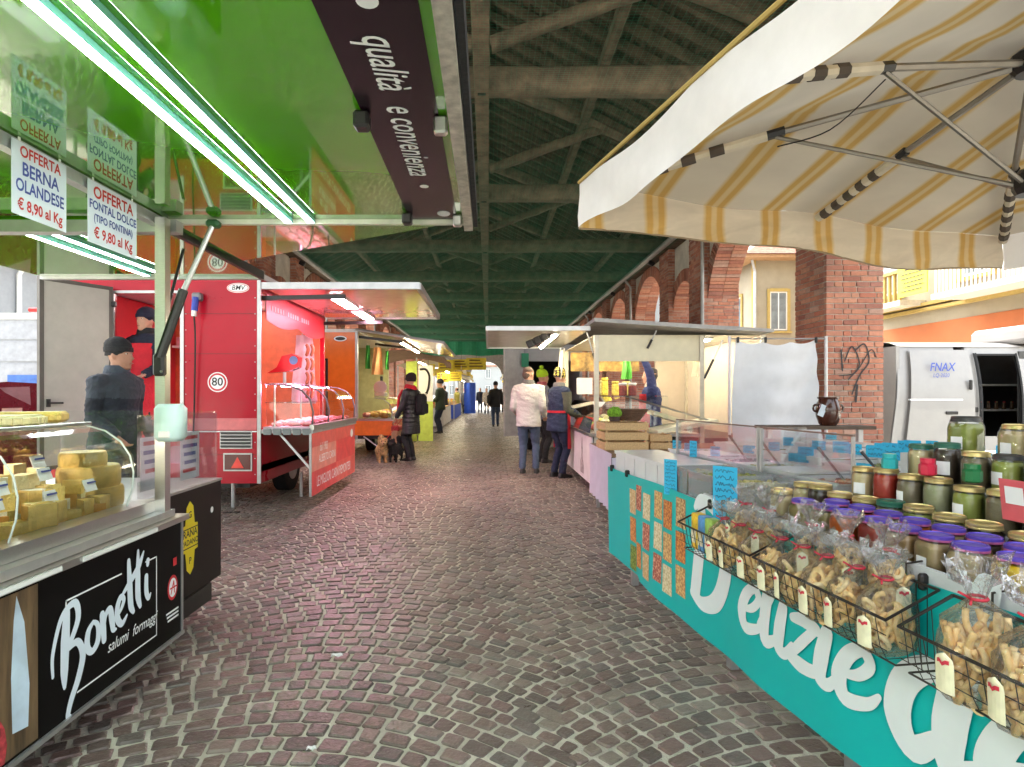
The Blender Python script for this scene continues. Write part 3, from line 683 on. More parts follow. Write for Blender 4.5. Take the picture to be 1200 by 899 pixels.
mb = MB(); brush(mb, [([(2.612,.40),(2.634,.452)],.007),([(2.634,.452),(2.64,.40)],.007),([(2.606,.425),(2.655,.425)],.007)], (fx+.0014,0,0), UD, UP, .0003); mb.build('badge_mark', redi, bd)
MB().bx(fx,fx+.001,2.632,2.66,.52,.555).build('red_tag', redi, T)
for k in range(3): MB().bx(fx,fx+.001,2.575+.006*k,2.675,.315-k*.017,.323-k*.017).build('small_print', wlet, T)
# knife picture at the near end
MB().bx(fx,fx+.001,1.30,1.84,.21,.7).build('wood_board_print', M('wood_print',(.16,.10,.05),.5,var=.4,scale=3,stretch=(1,9,1)), T)
mb = MB(); mb.add([(fx+.002,1.74,.28),(fx+.002,1.80,.27),(fx+.002,1.805,.4),(fx+.002,1.785,.6),(fx+.002,1.755,.69),(fx+.002,1.745,.62),(fx+.002,1.735,.45)],[tuple(range(7))]); mb.build('knife_print', M('knife_blue',(.55,.68,.8),.4,var=.2,scale=4), T)
mb = MB(); mb.add([(fx+.0025,1.55+.17*math.cos(a),.26+.17*math.sin(a)) for a in [2*math.pi*i/20 for i in range(20)] if True],[tuple(range(20))])
mb.v = [(x_,y_,max(.21,z_)) for x_,y_,z_ in mb.v]; mb.build('salami_print', M('salami_red',(.5,.05,.06),.6,var=.5,scale=40), T)
# yellow hard-cheese shield on the far box
yel = M('yellow_print', (.8,.62,.02), .5, var=.03)
sx = -1.6285
def hexl(sc): return [(0,.2*sc),(.035*sc,.17*sc),(.05*sc,.075*sc),(.083*sc,.07*sc),(.083*sc,-.07*sc),(.05*sc,-.075*sc),(.035*sc,-.17*sc),(0,-.2*sc),(-.035*sc,-.17*sc),(-.05*sc,-.075*sc),(-.083*sc,-.07*sc),(-.083*sc,.07*sc),(-.05*sc,.075*sc),(-.035*sc,.17*sc)]
yc = 3.17
mb = MB(); mb.prism(hexl(1.0), (sx,yc,.515), UD, UP, .0006); mb.build('yellow_shield', yel, T, label='yellow shield reading GRANA PADANO')
mb = MB()
for q in (.052,-.052): mb.quad((sx+.0012,yc-.083,.515+q-.003),(sx+.0012,yc+.083,.515+q-.003),(sx+.0012,yc+.083,.515+q+.003),(sx+.0012,yc-.083,.515+q+.003))
mb.build('shield_line', blackm, T)
for s, zz, sz in (('G',.64,.05),('RANA',.54,.056),('PADANO',.492,.042),('P',.39,.05)): text(s, (sx+.0012,yc,zz), UD, UP, sz, blackm, T, 'shield_lettering', off=.02)
# ---- hanging offers
def offer(label, y0, y1, z0, lines):
    t = MB().bx(-1.492,-1.49,y0,y1,z0,2.105).build('offer_sign', M('offer_paper',(.74,.78,.86),.7,var=.02,trans=.25), label=label, cat='sign', group='paper offers hanging from the green flap')
    for (s, zz, sz, c, xs) in lines: text(s, (-1.4885,(y0+y1)/2,zz), UD, UP, sz, M('red_ink',(.5,.03,.03),.7) if c else M('blue_ink',(.03,.04,.28),.7), t, off=.022, xs=xs)
    for yy in (y0+.03, y1-.03): MB().bx(-1.4925,-1.4895,yy-.004,yy+.004,2.106,2.118).build('tape', white, t)
offer('white paper offer reading BERNA OLANDESE hung from the green flap', 1.815,2.05,1.87, [('OFFERTA',2.075,.05,1,.85),('BERNA',2.02,.06,0,.85),('OLANDESE',1.965,.056,0,.75),('€ 8,90 al Kg',1.905,.05,1,.78)])
offer('white paper offer reading FONTAL DOLCE hung from the green flap', 2.16,2.46,1.87, [('OFFERTA',2.065,.062,1,.95),('FONTAL DOLCE',2.015,.046,0,.85),('(TIPO FONTINA)',1.968,.04,0,.8),('€ 9,80 al Kg',1.912,.056,1,.85)])
# ---- dispenser on the post
mb = MB(); mb.box((-1.40,2.56,1.175),(.115,.1,.165),ch=.02); ds = mb.build('soap_dispenser', M('pale_aqua_plastic',(.62,.8,.78),.35,var=.03), smooth=50, label='pale aqua plastic dispenser fixed on the steel post of the cheese counter', cat='dispenser')
MB().box((-1.40,2.507,1.125),(.05,.012,.03),ch=.004).build('push_lever', white, ds)
# ---- cheeses
cheesec = [M('cheese_yellow',(.85,.6,.16),.45,var=.14,scale=12,bump=.35,bscale=90), M('cheese_pale',(.85,.74,.4),.45,var=.12,scale=14,bump=.35,bscale=90), M('cheese_cream',(.85,.8,.62),.45,var=.1,bump=.3,bscale=80), M('cheese_orange',(.78,.38,.06),.5,var=.1)]
rind = [M('rind_gold',(.74,.48,.13),.6,var=.25,bump=.3), M('rind_grey',(.16,.12,.09),.8,var=.4,bump=.6), M('rind_tan',(.5,.36,.18),.7,var=.2,bump=.3)]
def wedge(x, y, z, r, h, ang, span, ci, ri, label):
    t = thing('cheese_wedge', label, 'cheese', (x,y,z), ang, 'cut cheeses in the glass display')
    n = 6; pts = [(0,0)]+[(r*math.cos(-span/2+span*i/n), r*math.sin(-span/2+span*i/n)) for i in range(n+1)]
    MB().prism(pts, (0,0,0), (1,0,0), (0,1,0), h).build('paste', cheesec[ci], t, world=False)
    mb = MB(); 
    for i in range(n):
        a, b = pts[i+1], pts[i+2]; k = 1.035
        mb.add([(a[0]*1.003,a[1]*1.003,-.001),(b[0]*1.003,b[1]*1.003,-.001),(b[0]*1.003,b[1]*1.003,h+.002),(a[0]*1.003,a[1]*1.003,h+.002),(a[0]*k,a[1]*k,.006),(b[0]*k,b[1]*k,.006),(b[0]*k,b[1]*k,h-.006),(a[0]*k,a[1]*k,h-.006)],[(4,5,6,7),(0,1,5,4),(3,7,6,2),(0,4,7,3),(1,2,6,5)])
    mb.build('rind', rind[ri], t, world=False)
cl = ['yellow','pale yellow','cream','orange']; rl = ['golden','dark grey','tan']
rc = random.Random(11); kk = 0
rows = [(-1.655,.802,.055,.085),(-1.755,.802,.085,.10),(-1.86,.802,.12,.11),(-1.97,.802,.15,.12),(-2.1,.802,.19,.13),(-2.22,.802,.22,.13)]
for ri_, (xx, zz, hh, rr) in enumerate(rows):
    yy = 1.42 + .05*ri_
    while yy < 2.43:
        ci, ri2 = rc.choice((0,0,1,1,2,3)), rc.choice((0,0,1,2)); h = hh*rc.uniform(.75,1.2); an = rc.uniform(-.7,.7)+math.pi
        near = ['front row by the curved glass','second row of the display','third row behind the front wedges','fourth row of the display','fifth row of the display','back row under the shelf'][ri_]
        wedge(xx+.07, yy, zz, rr, h, an, rc.uniform(.7,1.3), ci, ri2, '%s cheese wedge with %s rind in the %s' % (cl[ci], rl[ri2], near)); kk += 1
        yy += rr*1.15 + rc.uniform(.0,.05)
for (x,y,z,r,h,ci,ri_,lab) in ((-1.76,2.565,.802,.13,.09,0,0,'large golden cheese wheel at the far end of the display'),(-1.76,2.56,.893,.12,.09,0,0,'golden cheese wheel stacked on another at the far end'),(-1.78,2.55,.984,.09,.06,0,0,'cut yellow cheese wheel topping the stack at the far end'),(-1.95,2.2,1.181,.22,.035,1,2,'flat ridged straw yellow cheese wheel on the glass top shelf'),(-2.05,1.75,1.181,.2,.03,3,0,'flat orange cheese wheel on the glass top shelf'),(-1.98,1.95,1.212,.16,.03,1,2,'pale flat cheese lying over its neighbours on the top shelf')):
    t = thing('whole_cheese', lab, 'cheese', (x,y,z), 0, 'whole cheeses')
    MB().lathe([(r*.96,0),(r,h*.2),(r,h*.8),(r*.96,h)], (0,0,0), 30).build('rind', rind[ri_] if ci != 1 else cheesec[1], t, smooth=50, world=False)
    MB().lathe([(r*.93,h+.0005),(r*.93,h+.004)], (0,0,0), 30).build('top_face', cheesec[ci], t, world=False)
    mb = MB(); 
    for i in range(40):
        a = 2*math.pi*i/40; mb.box((r*1.003*math.cos(a), r*1.003*math.sin(a), h/2),(.006,.012,h*.7), Matrix.Rotation(a,3,'Z'))
    if ci == 1: mb.build('ridges', cheesec[1], t, world=False, kind='stuff')
for ri_, (xx, zz) in enumerate(((-1.75,.885),(-1.87,.925),(-2.0,.965))):
    yy = 1.5
    while yy < 2.42:
        ci, ri2 = rc.choice((0,0,1,2,1)), rc.choice((0,0,2)); an = rc.uniform(-1.2,1.2)+math.pi
        wedge(xx+.06, yy, zz, rc.uniform(.06,.09), rc.uniform(.04,.07), an, rc.uniform(.6,1.2), ci, ri2, 'smaller %s cheese wedge with %s rind piled on the %s' % (cl[ci], rl[ri2], ['front wedges','second row','third row'][ri_])); yy += rc.uniform(.08,.14)
for k_ in range(14):
    ci = rc.choice((0,0,1,1,2)); wedge(-1.6-.1*(k_%3), 2.02+k_*.031, .802+.055*(k_%3), rc.uniform(.07,.1), rc.uniform(.07,.11), rc.uniform(1.6,4.6), rc.uniform(.7,1.3), ci, rc.choice((0,2)), 'freshly cut %s cheese piece by the stacked golden wheels' % cl[ci])
for k_, (yy, ci) in enumerate(((1.55,1),(1.38,3),(2.36,0))):
    t = thing('whole_cheese', ['pale square cheese slab on the glass top shelf','orange cheese slab near the hanging offers on the top shelf','golden cheese slab at the end of the top shelf'][k_], 'cheese', (-1.9,yy,1.181), .2*k_); MB().box((0,0,.025),(.3,.14,.045),ch=.012).build('paste', cheesec[ci], t, world=False)
MB().bx(-2.2,-2.17,-.5,2.4,1.15,1.166).build('display_fill_light', emit('display_fill',(1.,.93,.75),14.), T)  # added glowing strip under the shelf, brightens the cheeses
# brown slotted crate in the display
t = thing('bread_crate', 'brown slotted plastic crate standing behind the cheeses', 'crate', (-2.24,1.95,.80))
crm = M('brown_plastic',(.16,.08,.035),.45,var=.1)
for zz in (.98,1.02,1.06,1.1): MB().bx(-2.2,-2.185,1.6,2.35,zz,zz+.016).build('side_slat', crm, t)
for k in range(13): MB().bx(-2.203,-2.187,1.6+k*.0615,1.612+k*.0615,.97,1.125).build('side_bar', crm, t)
MB().bx(-2.34,-2.204,1.6,2.35,.802,.97).build('crate_body', crm, t)
def ptag(x, y, z, k):
    t = MB().box((x,y,z),(.004,.065,.05),Matrix.Rotation(-.35,3,'Y')).build('price_tag', white, label='small white price tag with red and blue print stuck in a cheese', cat='price tag', group='price tags in the cheese display')
    for q, m_ in ((.012,M('blue_ink',(.03,.04,.28),.7)),(-.004,redi),(-.015,redi)): MB().box((x+.0028+q*.36,y,z+q),(.002,.05,.007),Matrix.Rotation(-.35,3,'Y')).build('print_line', m_, t)
for (x,y,z) in ((-1.58,1.72,.88),(-1.66,1.95,.93),(-1.6,2.12,.88),(-1.72,2.25,.99),(-1.75,1.65,.98),(-1.9,2.05,1.05),(-1.60,1.62,.9),(-1.70,2.02,.97),(-1.62,2.36,.93),(-1.85,1.8,1.02),(-1.66,2.2,.91),(-1.8,2.32,1.03),(-1.6,1.85,.89)): ptag(x,y,z,0)
mb = MB(); mb.box((-2.05,2.5,1.21),(.006,.1,.06)); mb.build('price_tag', M('pink_card',(.75,.4,.42),.7), label='pinkish price card standing on the glass top shelf', cat='price tag')
# ================================================================== RED BUTCHER TRAILER
red = M('trailer_red', (.44,.003,.02), .3, var=.1, scale=1.5, coat=.08, dirt=.26, rvar=.1, spec=.3)
red2 = M('inner_red', (.5,.02,.035), .4, var=.06)
pinkE = emit('pink_lamp', (1.,.55,.7), 20.)
xL, xR, d0, d1 = -4.95, -2.56, 6.5, 9.1
T = thing('butcher_trailer', 'red butcher trailer with raised awning, open rear door and pink lit meat counter', 'food trailer', (-3.7, 7.8, 0))
MB().bx(xL,-4.2,d0,d0+.06,.3,2.6).build('rear_panel', red, T); MB().bx(-3.42,xR,d0,d0+.06,.3,2.6).build('rear_panel', red, T)
MB().bx(-4.2,-3.42,d0,d0+.06,2.43,2.6).build('door_header', red, T); MB().bx(-4.2,-3.42,d0,d0+.06,.3,.52).build('door_sill', red, T)
MB().bx(xL,xL+.05,d0+.06,d1,.3,2.6).build('side_wall', red, T); MB().bx(xL,xR,d1-.05,d1,.3,2.6).build('front_wall', red, T)
MB().bx(xL+.05,xR,d0+.06,d1-.05,.42,.5).build('floor', M('grey_floor',(.3,.3,.3),.6), T)
MB().bx(xL-.02,xR+.02,d0-.02,d1+.02,2.6,2.66).build('roof', white, T)
MB().bx(xR-.05,xR,d0+.06,d1-.05,.3,.92).build('service_side_wall', red, T)
MB().bx(xR-.05,xR,d0+.06,d1-.05,2.46,2.6).build('service_header', red2, T)
MB().bx(xL+.06,xL+.1,d0+.07,d1-.06,.5,2.58).build('inner_lining', red2, T)
MB().bx(xL+.1,xR-.06,d1-.1,d1-.055,.5,2.58).build('inner_lining', M('inner_orange_panel',(.68,.16,.07),.4), T)
for xx in (xR-.003, -3.425, -4.205): MB().bx(xx-.02,xx+.02,d0-.012,d0+.01,.3 if xx==xR-.003 else .5,2.6 if xx==xR-.003 else 2.45).build('white_edge_trim', alu, T)
MB().bx(-4.22,-3.4,d0-.012,d0-.001,2.43,2.46).build('white_edge_trim', alu, T)
MB().bx(-3.4,xR-.03,d0-.008,d0-.001,.90,1.03).build('pale_stripe', M('pale_red_stripe',(.68,.16,.17),.3), T)
MB().bx(-3.4,xR-.03,d0-.011,d0-.001,.875,.888).build('white_line', wlet, T)
text('80', (-3.03,d0-.0065,1.435), (1,0,0), UP, .13, blackm, T, 'speed_lettering', off=.012)
def discY(name, x, y, z, rx, rz, mat, par, n=26):
    m_ = MB(); m_.add([(x+rx*math.cos(2*math.pi*i/n), y, z+rz*math.sin(2*math.pi*i/n)) for i in range(n)], [tuple(range(n))]); return m_.build(name, mat, par)
sb = discY('speed_badge', -3.03, d0-.002, 1.435, .112, .112, wlet, T); discY('badge_ring', -3.03, d0-.003, 1.435, .1, .1, redi, sb); discY('badge_face', -3.03, d0-.0045, 1.435, .08, .08, wlet, sb)
ob = discY('maker_badge', -2.80, d0-.002, 2.49, .125, .055, wlet, T); discY('badge_edge', -2.80, d0-.003, 2.49, .118, .048, redi, ob); discY('badge_face', -2.80, d0-.004, 2.49, .11, .042, wlet, ob)
text('BMV', (-2.80,d0-.0055,2.49), (1,0,0), UP, .075, blackm, ob, off=.008, shear=.2)
for zz in (2.2,1.75,.62):
    MB().bx(-3.4,xR-.03,d0-.0035,d0-.001,zz,zz+.006).build('panel_seam', M('seam_dark',(.16,.01,.012),.5), T)
for k in range(12):
    for xx in (-3.385,xR-.05): MB().ell((xx,d0-.002,.4+k*.18),(.007,.004,.007),8,6).build('rivet', alu, T)
v = MB().bx(-3.0,-2.64,d0-.012,d0-.001,.69,.89).build('vent_frame', alu, T)
for k in range(5): MB().box((-2.82,d0-.02,.715+k*.037),(.33,.012,.024),Matrix.Rotation(.5,3,'X')).build('vent_slat', M('vent_slat',(.1,.1,.1),.5), v)
lc = MB().bx(-2.96,-2.64,d0-.014,d0-.001,.44,.64).build('tail_light', alu, T); MB().bx(-2.945,-2.655,d0-.018,d0-.0145,.455,.625).build('lens', M('tail_lens_dark',(.1,.01,.012),.2), lc)
mb = MB(); mb.add([(-2.87,d0-.02,.475),(-2.73,d0-.02,.475),(-2.8,d0-.02,.6)],[(0,1,2)]); mb.build('reflector', M('reflector_red',(.8,.03,.02),.2), lc)
mb = MB(); mb.box((-3.23,d0-.05,2.38),(.1,.09,.09),ch=.015); pg = mb.build('power_socket', M('grey_plastic',(.2,.2,.22),.5), T)
MB().tube([(-3.23,d0-.09,2.37),(-3.24,d0-.1,2.22)], .035, 10).build('blue_plug', M('blue_plastic',(.02,.05,.4),.4), pg)
MB().tube([(-3.24,d0-.1,2.26),(-3.245,d0-.1,2.16)], .028, 10).build('plug_end', white, pg)
MB().tube(spline([(-3.245,d0-.1,2.17),(-3.25,d0-.06,1.9),(-3.27,d0-.04,1.2),(-3.28,d0-.04,.4),(-3.1,d0-.1,.03),(-2.7,d0-.2,.02)],6), .009, 6).build('power_cable', blackm, pg)
# open door
hx, hy = -4.19, 6.46; dx, dy = -4.52, 5.83; U = Vector((dx-hx, dy-hy, 0)); W_ = U.length; U.normalize(); Nn = U.cross(Vector((0,0,1)))
def dslab(name, u0, u1, z0, z1, n0, n1, mat, par):
    m_ = MB(); o = Vector((hx,hy,0)); Z = Vector((0,0,1)); ps = [o+U*u+Z*z+Nn*n for n in (n0,n1) for (u,z) in ((u0,z0),(u1,z0),(u1,z1),(u0,z1))]
    m_.add(ps, [(3,2,1,0),(4,5,6,7),(0,1,5,4),(1,2,6,5),(2,3,7,6),(3,0,4,7)]); return m_.build(name, mat, par)
door = dslab('door', .04, W_-.04, .57, 2.45, -.02, .02, M('door_grey',(.46,.44,.40),.4,var=.05), T)
for (a,b,c,d) in ((0,.04,.53,2.49),(W_-.04,W_,.53,2.49),(.04,W_-.04,.53,.57),(.04,W_-.04,2.45,2.49)): dslab('door_frame', a,b,c,d,-.026,.026, M('door_edge',(.11,.10,.09),.5), door)
dslab('door_handle', W_-.2, W_-.07, 1.20, 1.22, -.06, -.045, blackm, door); dslab('handle_plate', W_-.09, W_-.06, 1.17, 1.25, -.045, -.021, blackm, door); dslab('lock', W_-.12, W_-.06, 1.0, 1.025, -.05, -.021, blackm, door)
for zz in (2.3,1.5,.7): MB().box((hx+.03,hy-.01,zz),(.05,.05,.06),ch=.01).build('hinge', blackm, door)
# chassis and wheels
MB().bx(-4.8,-2.75,6.7,8.9,.22,.3).build('chassis', blackm, T)
for xx in (-2.75,-4.75):
    w = MB(); n = 24
    for i in range(1): pass
    w = MB().tube([(xx-.09,7.9,.32),(xx-.085,7.9,.32),(xx+.085,7.9,.32),(xx+.09,7.9,.32)],[.27,.32,.32,.27],24).build('wheel', rubber, T, smooth=40)
    MB().tube([(xx+.091,7.9,.32),(xx+.1,7.9,.32)],.17,18).build('rim', alu, w)
MB().bx(-2.85,-2.58,6.62,7.4,.3,.62).build('under_box', M('dark_red',(.16,.012,.015),.4), T)
for (xx,yy) in ((-2.9,6.6),(-2.35,7.3),(-4.7,6.6)): MB().tube([(xx,yy,.014),(xx,yy,.32)], .022, 8).build('jack_leg', alu, T); 
# awning
MB().bx(-2.5,-.8,d0,9.05,2.485,2.52).build('awning', M('awning_underside',(.72,.42,.36),.12,var=.08,coat=.5,spec=.8), T)
for (a,b,c,d) in ((-2.52,-.76,d0-.05,d0),(-2.52,-.76,9.05,9.1),(-.8,-.75,d0,9.05)): MB().bx(a,b,c,d,2.47,2.545).build('awning_frame', alu, T)
for (a,b) in ((6.95,7.85),(8.1,8.95)):
    h = MB().bx(-1.92,-1.74,a,b,2.455,2.484).build('lamp_housing', white, T); MB().bx(-1.9,-1.76,a+.03,b-.03,2.448,2.454).build('lamp_panel', pinkE, h)
for yy in (6.6,8.95): MB().box((-2.1,yy,2.40),(.95,.04,.05),Matrix.Rotation(-.02,3,'Y')).build('awning_arm', blackm, T)
# scalloped fascia
mb = MB(); n = 28
for i in range(n):
    ya, yb = d0+.1+(8.9-d0-.1)*i/n, d0+.1+(8.9-d0-.1)*(i+1)/n
    za, zb = [2.17 - .07*abs(math.sin((q-d0)*2.6)) + .0*q for q in (ya,yb)]
    for xx in (-2.53,-2.52): mb.quad((xx,ya,za),(xx,yb,zb),(xx,yb,2.45),(xx,ya,2.45))
mb.build('scalloped_fascia', red2, T)
for k in range(16): MB().bx(-2.518,-2.516,6.75+k*.09,6.80+k*.09,2.27,2.27+.06*(1 if k not in (5,11) else .05)).build('fascia_print', M('pink_print',(.75,.35,.36),.5), T)
# counter
MB().bx(-2.56,-1.96,d0,8.62,.86,.90).build('counter_base', alu, T); MB().bx(-2.0,-1.95,d0,8.63,.90,.955).build('counter_front', steel, T)
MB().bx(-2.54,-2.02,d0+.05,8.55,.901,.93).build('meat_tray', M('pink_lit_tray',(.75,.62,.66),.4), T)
for k in range(5): MB().box((-2.47+.11*k,d0-.012,.88),(.085,.02,.07),Matrix.Rotation(.3,3,'X')).build('control_panel', M('control_grey',(.25,.28,.28),.4), T)
rg = [(-1.985,.955),(-1.975,1.1),(-2.01,1.24),(-2.10,1.34),(-2.22,1.39),(-2.36,1.405)]
for (a,b) in ((d0+.05,7.2),(7.22,7.92),(7.94,8.58)):
    mb = MB()
    for i in range(len(rg)-1): mb.quad((rg[i][0],a,rg[i][1]),(rg[i][0],b,rg[i][1]),(rg[i+1][0],b,rg[i+1][1]),(rg[i+1][0],a,rg[i+1][1]))
    mb.build('curved_glass', G1, T, smooth=60)
for yy in (d0+.05,7.21,7.93,8.59): MB().tube([(x_,yy,z_) for x_,z_ in rg], .011, 6).build('glass_rib', M('dark_rib',(.12,.12,.12),.3), T)
MB().prism(rg+[(-2.5,1.405),(-2.5,.955)], (0,d0+.045,0), (1,0,0), (0,0,1), .005).build('end_glass', G1, T)
MB().bx(-2.52,-2.3,d0+.05,8.6,1.406,1.418).build('top_shelf', G1, T)
MB().bx(-2.52,-2.16,d0+.06,8.58,1.2,1.208).build('glass_shelf', G1, T)
MB().bx(-2.36,-2.33,d0+.1,8.5,1.385,1.403).build('counter_lamp', emit('magenta_counter_lamp',(1.,.35,.6),18.), T)
MB().bx(-3.6,-3.4,7.0,8.7,2.57,2.59).build('ceiling_lamp', emit('trailer_ceiling_lamp',(1.,.8,.78),3.), T)
for yy in (d0+.08, 7.5, 8.5): MB().tube([(-2.42,yy,.93),(-2.42,yy,1.40)], .012, 8).build('shelf_post', steel, T)
# folded front panel with lettering
pinks = [(.66,.07,.07),(.72,.26,.2),(.7,.12,.1),(.76,.36,.28)]
pz, py = [.15,.42,.70,.855], [6.5,7.55,8.6]
fp = MB().bx(-1.992,-1.98,6.5,8.62,.15,.855).build('front_panel', M('panel_red',(.62,.05,.05),.4), T)
for i in range(3):
    for j in range(2): MB().bx(-1.9785,-1.977,py[j]+.002,py[j+1]-.002,pz[i]+.002,pz[i+1]-.002).build('colour_patch', M('patch_%d'%((i+j*2+i*j)%4),pinks[(i+j*2+i*j)%4],.45), fp)
text('LE MIGLIORI CARNI PIEMONTESI', (-1.9745,7.5,.285), UD, UP, .17, wlet, fp, xs=.66)
text('dal 1983', (-1.9745,6.98,.675), UD, UP, .14, wlet, fp, xs=.7, align='CENTER'); text('ALBERTO CARNI', (-1.9745,7.14,.54), UD, UP, .13, wlet, fp, xs=.75)
disc('round_mark', 8.4,.74,.08,.06, wlet, fp, -1.9755)
MB().tube([(-2.35,6.55,.85),(-1.99,6.53,.45)], .014, 8).build('panel_stay', white, T)
MB().bx(-2.0,-1.975,6.485,6.499,.15,.86).build('panel_edge', alu, fp)
# things in the counter
meatm = [M('meat_red',(.45,.06,.06),.4,var=.3,scale=18,bump=.2), M('meat_pink',(.7,.28,.28),.4,var=.2,scale=16,bump=.2), M('meat_pale',(.75,.45,.4),.4,var=.2,scale=20)]
for i in range(42):
    y_ = 6.68+(i//3)*.135+.03*(i%2); x_ = -2.09-.17*(i%3)
    mb = MB(); mb.ell((x_,y_,.955+.01*(i%2)),(.07,.055,.03),10,7, Matrix.Rotation(i*.7,3,'Z'))
    mb.v = [tuple(Vector(p)+Vector(noise.noise_vector(Vector(p)*18))*.014) for p in mb.v]
    mb.build('meat_cut', meatm[i%3], smooth=True, label='fresh %s cut of meat lying in the pink lit counter' % ['dark red','pink','pale'][i%3], cat='meat', group='cuts of meat in the butcher counter %d' % (i%3))
t = thing('shop_scale', 'red shop scale with winged display standing on the meat counter', 'scale', (-2.42,6.9,1.418))
MB().tube([(-2.42,6.9,1.418),(-2.42,6.9,1.56)], .02, 8).build('column', white, t)
mb = MB(); mb.add([(-2.62,6.88,1.55),(-2.5,6.86,1.62),(-2.44,6.86,1.75),(-2.32,6.86,1.78),(-2.24,6.86,1.74),(-2.25,6.86,1.62),(-2.36,6.86,1.57)]+[(-2.62,6.98,1.55),(-2.5,7,1.62),(-2.44,7,1.75),(-2.32,7,1.78),(-2.24,7,1.74),(-2.25,7,1.62),(-2.36,7,1.57)],[tuple(range(7)),tuple(reversed(range(7,14)))]+[(i,7+i,7+(i+1)%7,(i+1)%7) for i in range(7)]); mb.build('display_head', M('scale_red',(.62,.02,.03),.25,coat=.4), t, smooth=30)
discY('display_window', -2.3, 6.857, 1.70, .05, .05, M('display_blue',(.15,.25,.5),.2), t)
MB().box((-2.42,6.95,1.425),(.3,.3,.014),ch=.004).build('weighing_plate', steel, t)
# hanging aprons and sausages
def apron(x, y, z1, h, w, mat, lab, nm='hanging_apron', cat='apron', ry=0.):
    t = thing(nm, lab, cat, (x,y,z1), ry)
    mb = MB(); mb.grid(10, 12, lambda u, v: ((u-.5)*w*(.55+.45*v), .05*math.sin(u*9+v*2)*(.3+v)+.02*math.sin(v*7), -h*v)); mb.build('cloth', mat, t, smooth=60, world=False)
    MB().torus((0,0,.02), .03, .006, 10, 5, Matrix.Rotation(R(90),3,'X')).build('hook', steel, t, world=False); return t
apron(-2.68,8.45,2.16,.95,.42, M('pinkish_cloth',(.75,.55,.6),.9,trans=.2), 'pale pink apron hanging at the far end of the meat counter')
apron(-2.78,8.75,2.16,1.0,.4, M('white_apron',(.75,.72,.72),.9,trans=.2), 'white apron hanging behind the pink one')
apron(-3.95,8.5,2.2,.9,.6, M('rose_cloth',(.6,.2,.22),.9), 'rose coloured coat hanging inside the butcher trailer')
t = thing('sausage_string', 'string of brown sausages hanging beside the aprons', 'sausages', (-2.60,8.3,2.1))
for k in range(2):
    for q in range(4): MB().tube(spline([(-2.6+.07*k,8.3,2.02-q*.2),(-2.57+.07*k,8.29,1.94-q*.2),(-2.6+.07*k,8.3,1.84-q*.2)],4), [.01]+[.024]*7+[.01], 8).build('sausage', M('sausage_brown',(.35,.11,.05),.4,var=.2), t, smooth=True)
for i,(a,b) in enumerate(((-4.1,2.2),(-3.95,2.15))):
    pass
t = thing('wall_rack', 'dark rack with pale packages on the inner wall of the butcher trailer', 'rack', (-4.1,8.9,1.9))
MB().bx(-4.75,-3.6,8.72,8.98,2.0,2.03).build('shelf_board', white, t); MB().bx(-4.3,-3.85,8.75,8.95,2.03,2.25).build('dark_box', blackm, t); MB().bx(-4.7,-4.35,8.75,8.95,2.03,2.16).build('package', M('pink_pack',(.7,.4,.42),.5), t)

# ================================================================== ORANGE TRAILER beyond
orp = M('trailer_orange', (.85,.17,.02), .25, var=.06, coat=.5)
T = thing('orange_trailer', 'orange food trailer with cream awning beyond the butcher trailer', 'food trailer', (-3.5, 13.8, 0))
a0, a1 = 11.7, 15.8
MB().bx(-5.0,-4.0,a0,a0+.05,.4,2.55).build('rear_panel', orp, T); MB().bx(-3.25,-2.68,a0,a0+.05,.4,2.55).build('rear_panel', orp, T); MB().bx(-4.0,-3.25,a0,a0+.05,2.0,2.55).build('door_header', orp, T)
MB().bx(-4.0,-3.25,a0+.03,a0+.06,.4,2.0).build('door', M('orange_door',(.55,.07,.015),.3), T)
for (x_0,x_1,z_0,z_1) in ((-4.02,-3.98,.4,2.02),(-3.27,-3.23,.4,2.02),(-4.0,-3.25,1.985,2.02)): MB().bx(x_0,x_1,a0-.012,a0-.001,z_0,z_1).build('door_gasket', blackm, T)
MB().bx(-2.68,-2.63,a0-.01,a0+.06,.4,2.55).build('corner_trim', alu, T)
MB().bx(-5.0,-2.63,a0+.05,a1,2.55,2.62).build('roof', white, T); MB().bx(-5,-4.95,a0+.05,a1,.4,2.55).build('side_wall', orp, T)
MB().bx(-4.95,-2.7,a1-.05,a1,.4,2.55).build('far_wall', M('olive_panel',(.42,.42,.22),.4), T); MB().bx(-4.95,-4.9,a0+.06,a1-.05,.5,2.5).build('lining', M('olive_panel',(.42,.42,.22),.4), T)
MB().bx(-2.72,-2.68,a0+.06,a1,.4,.8).build('service_wall', orp, T)
ob = discY('maker_badge', -2.98, a0-.003, 2.42, .13, .055, wlet, T); discY('badge_mark', -2.98, a0-.0045, 2.42, .10, .035, blackm, ob)
mb = MB(); mb.add([(-2.66,a0-.02,2.58),(-.92,a0-.02,2.32),(-.92,15.9,2.32),(-2.66,15.9,2.58),(-2.66,a0-.02,2.62),(-.92,a0-.02,2.36),(-.92,15.9,2.36),(-2.66,15.9,2.62)],[(3,2,1,0),(4,5,6,7),(0,1,5,4),(1,2,6,5),(2,3,7,6),(3,0,4,7)]); mb.build('awning', M('cream_awning',(.7,.6,.42),.2,var=.1,coat=.3), T)
mb = MB(); mb.tube([(-2.66,a0-.04,2.6),(-.9,a0-.04,2.34),(-.9,15.94,2.34)], .03, 6); mb.build('awning_frame', alu, T)
h = MB().bx(-1.9,-1.8,12.2,15.4,2.40,2.425).build('lamp_housing', white, T); MB().bx(-1.89,-1.81,12.3,15.3,2.392,2.399).build('lamp_panel', emit('warm_lamp',(1.,.86,.55),22.), h)
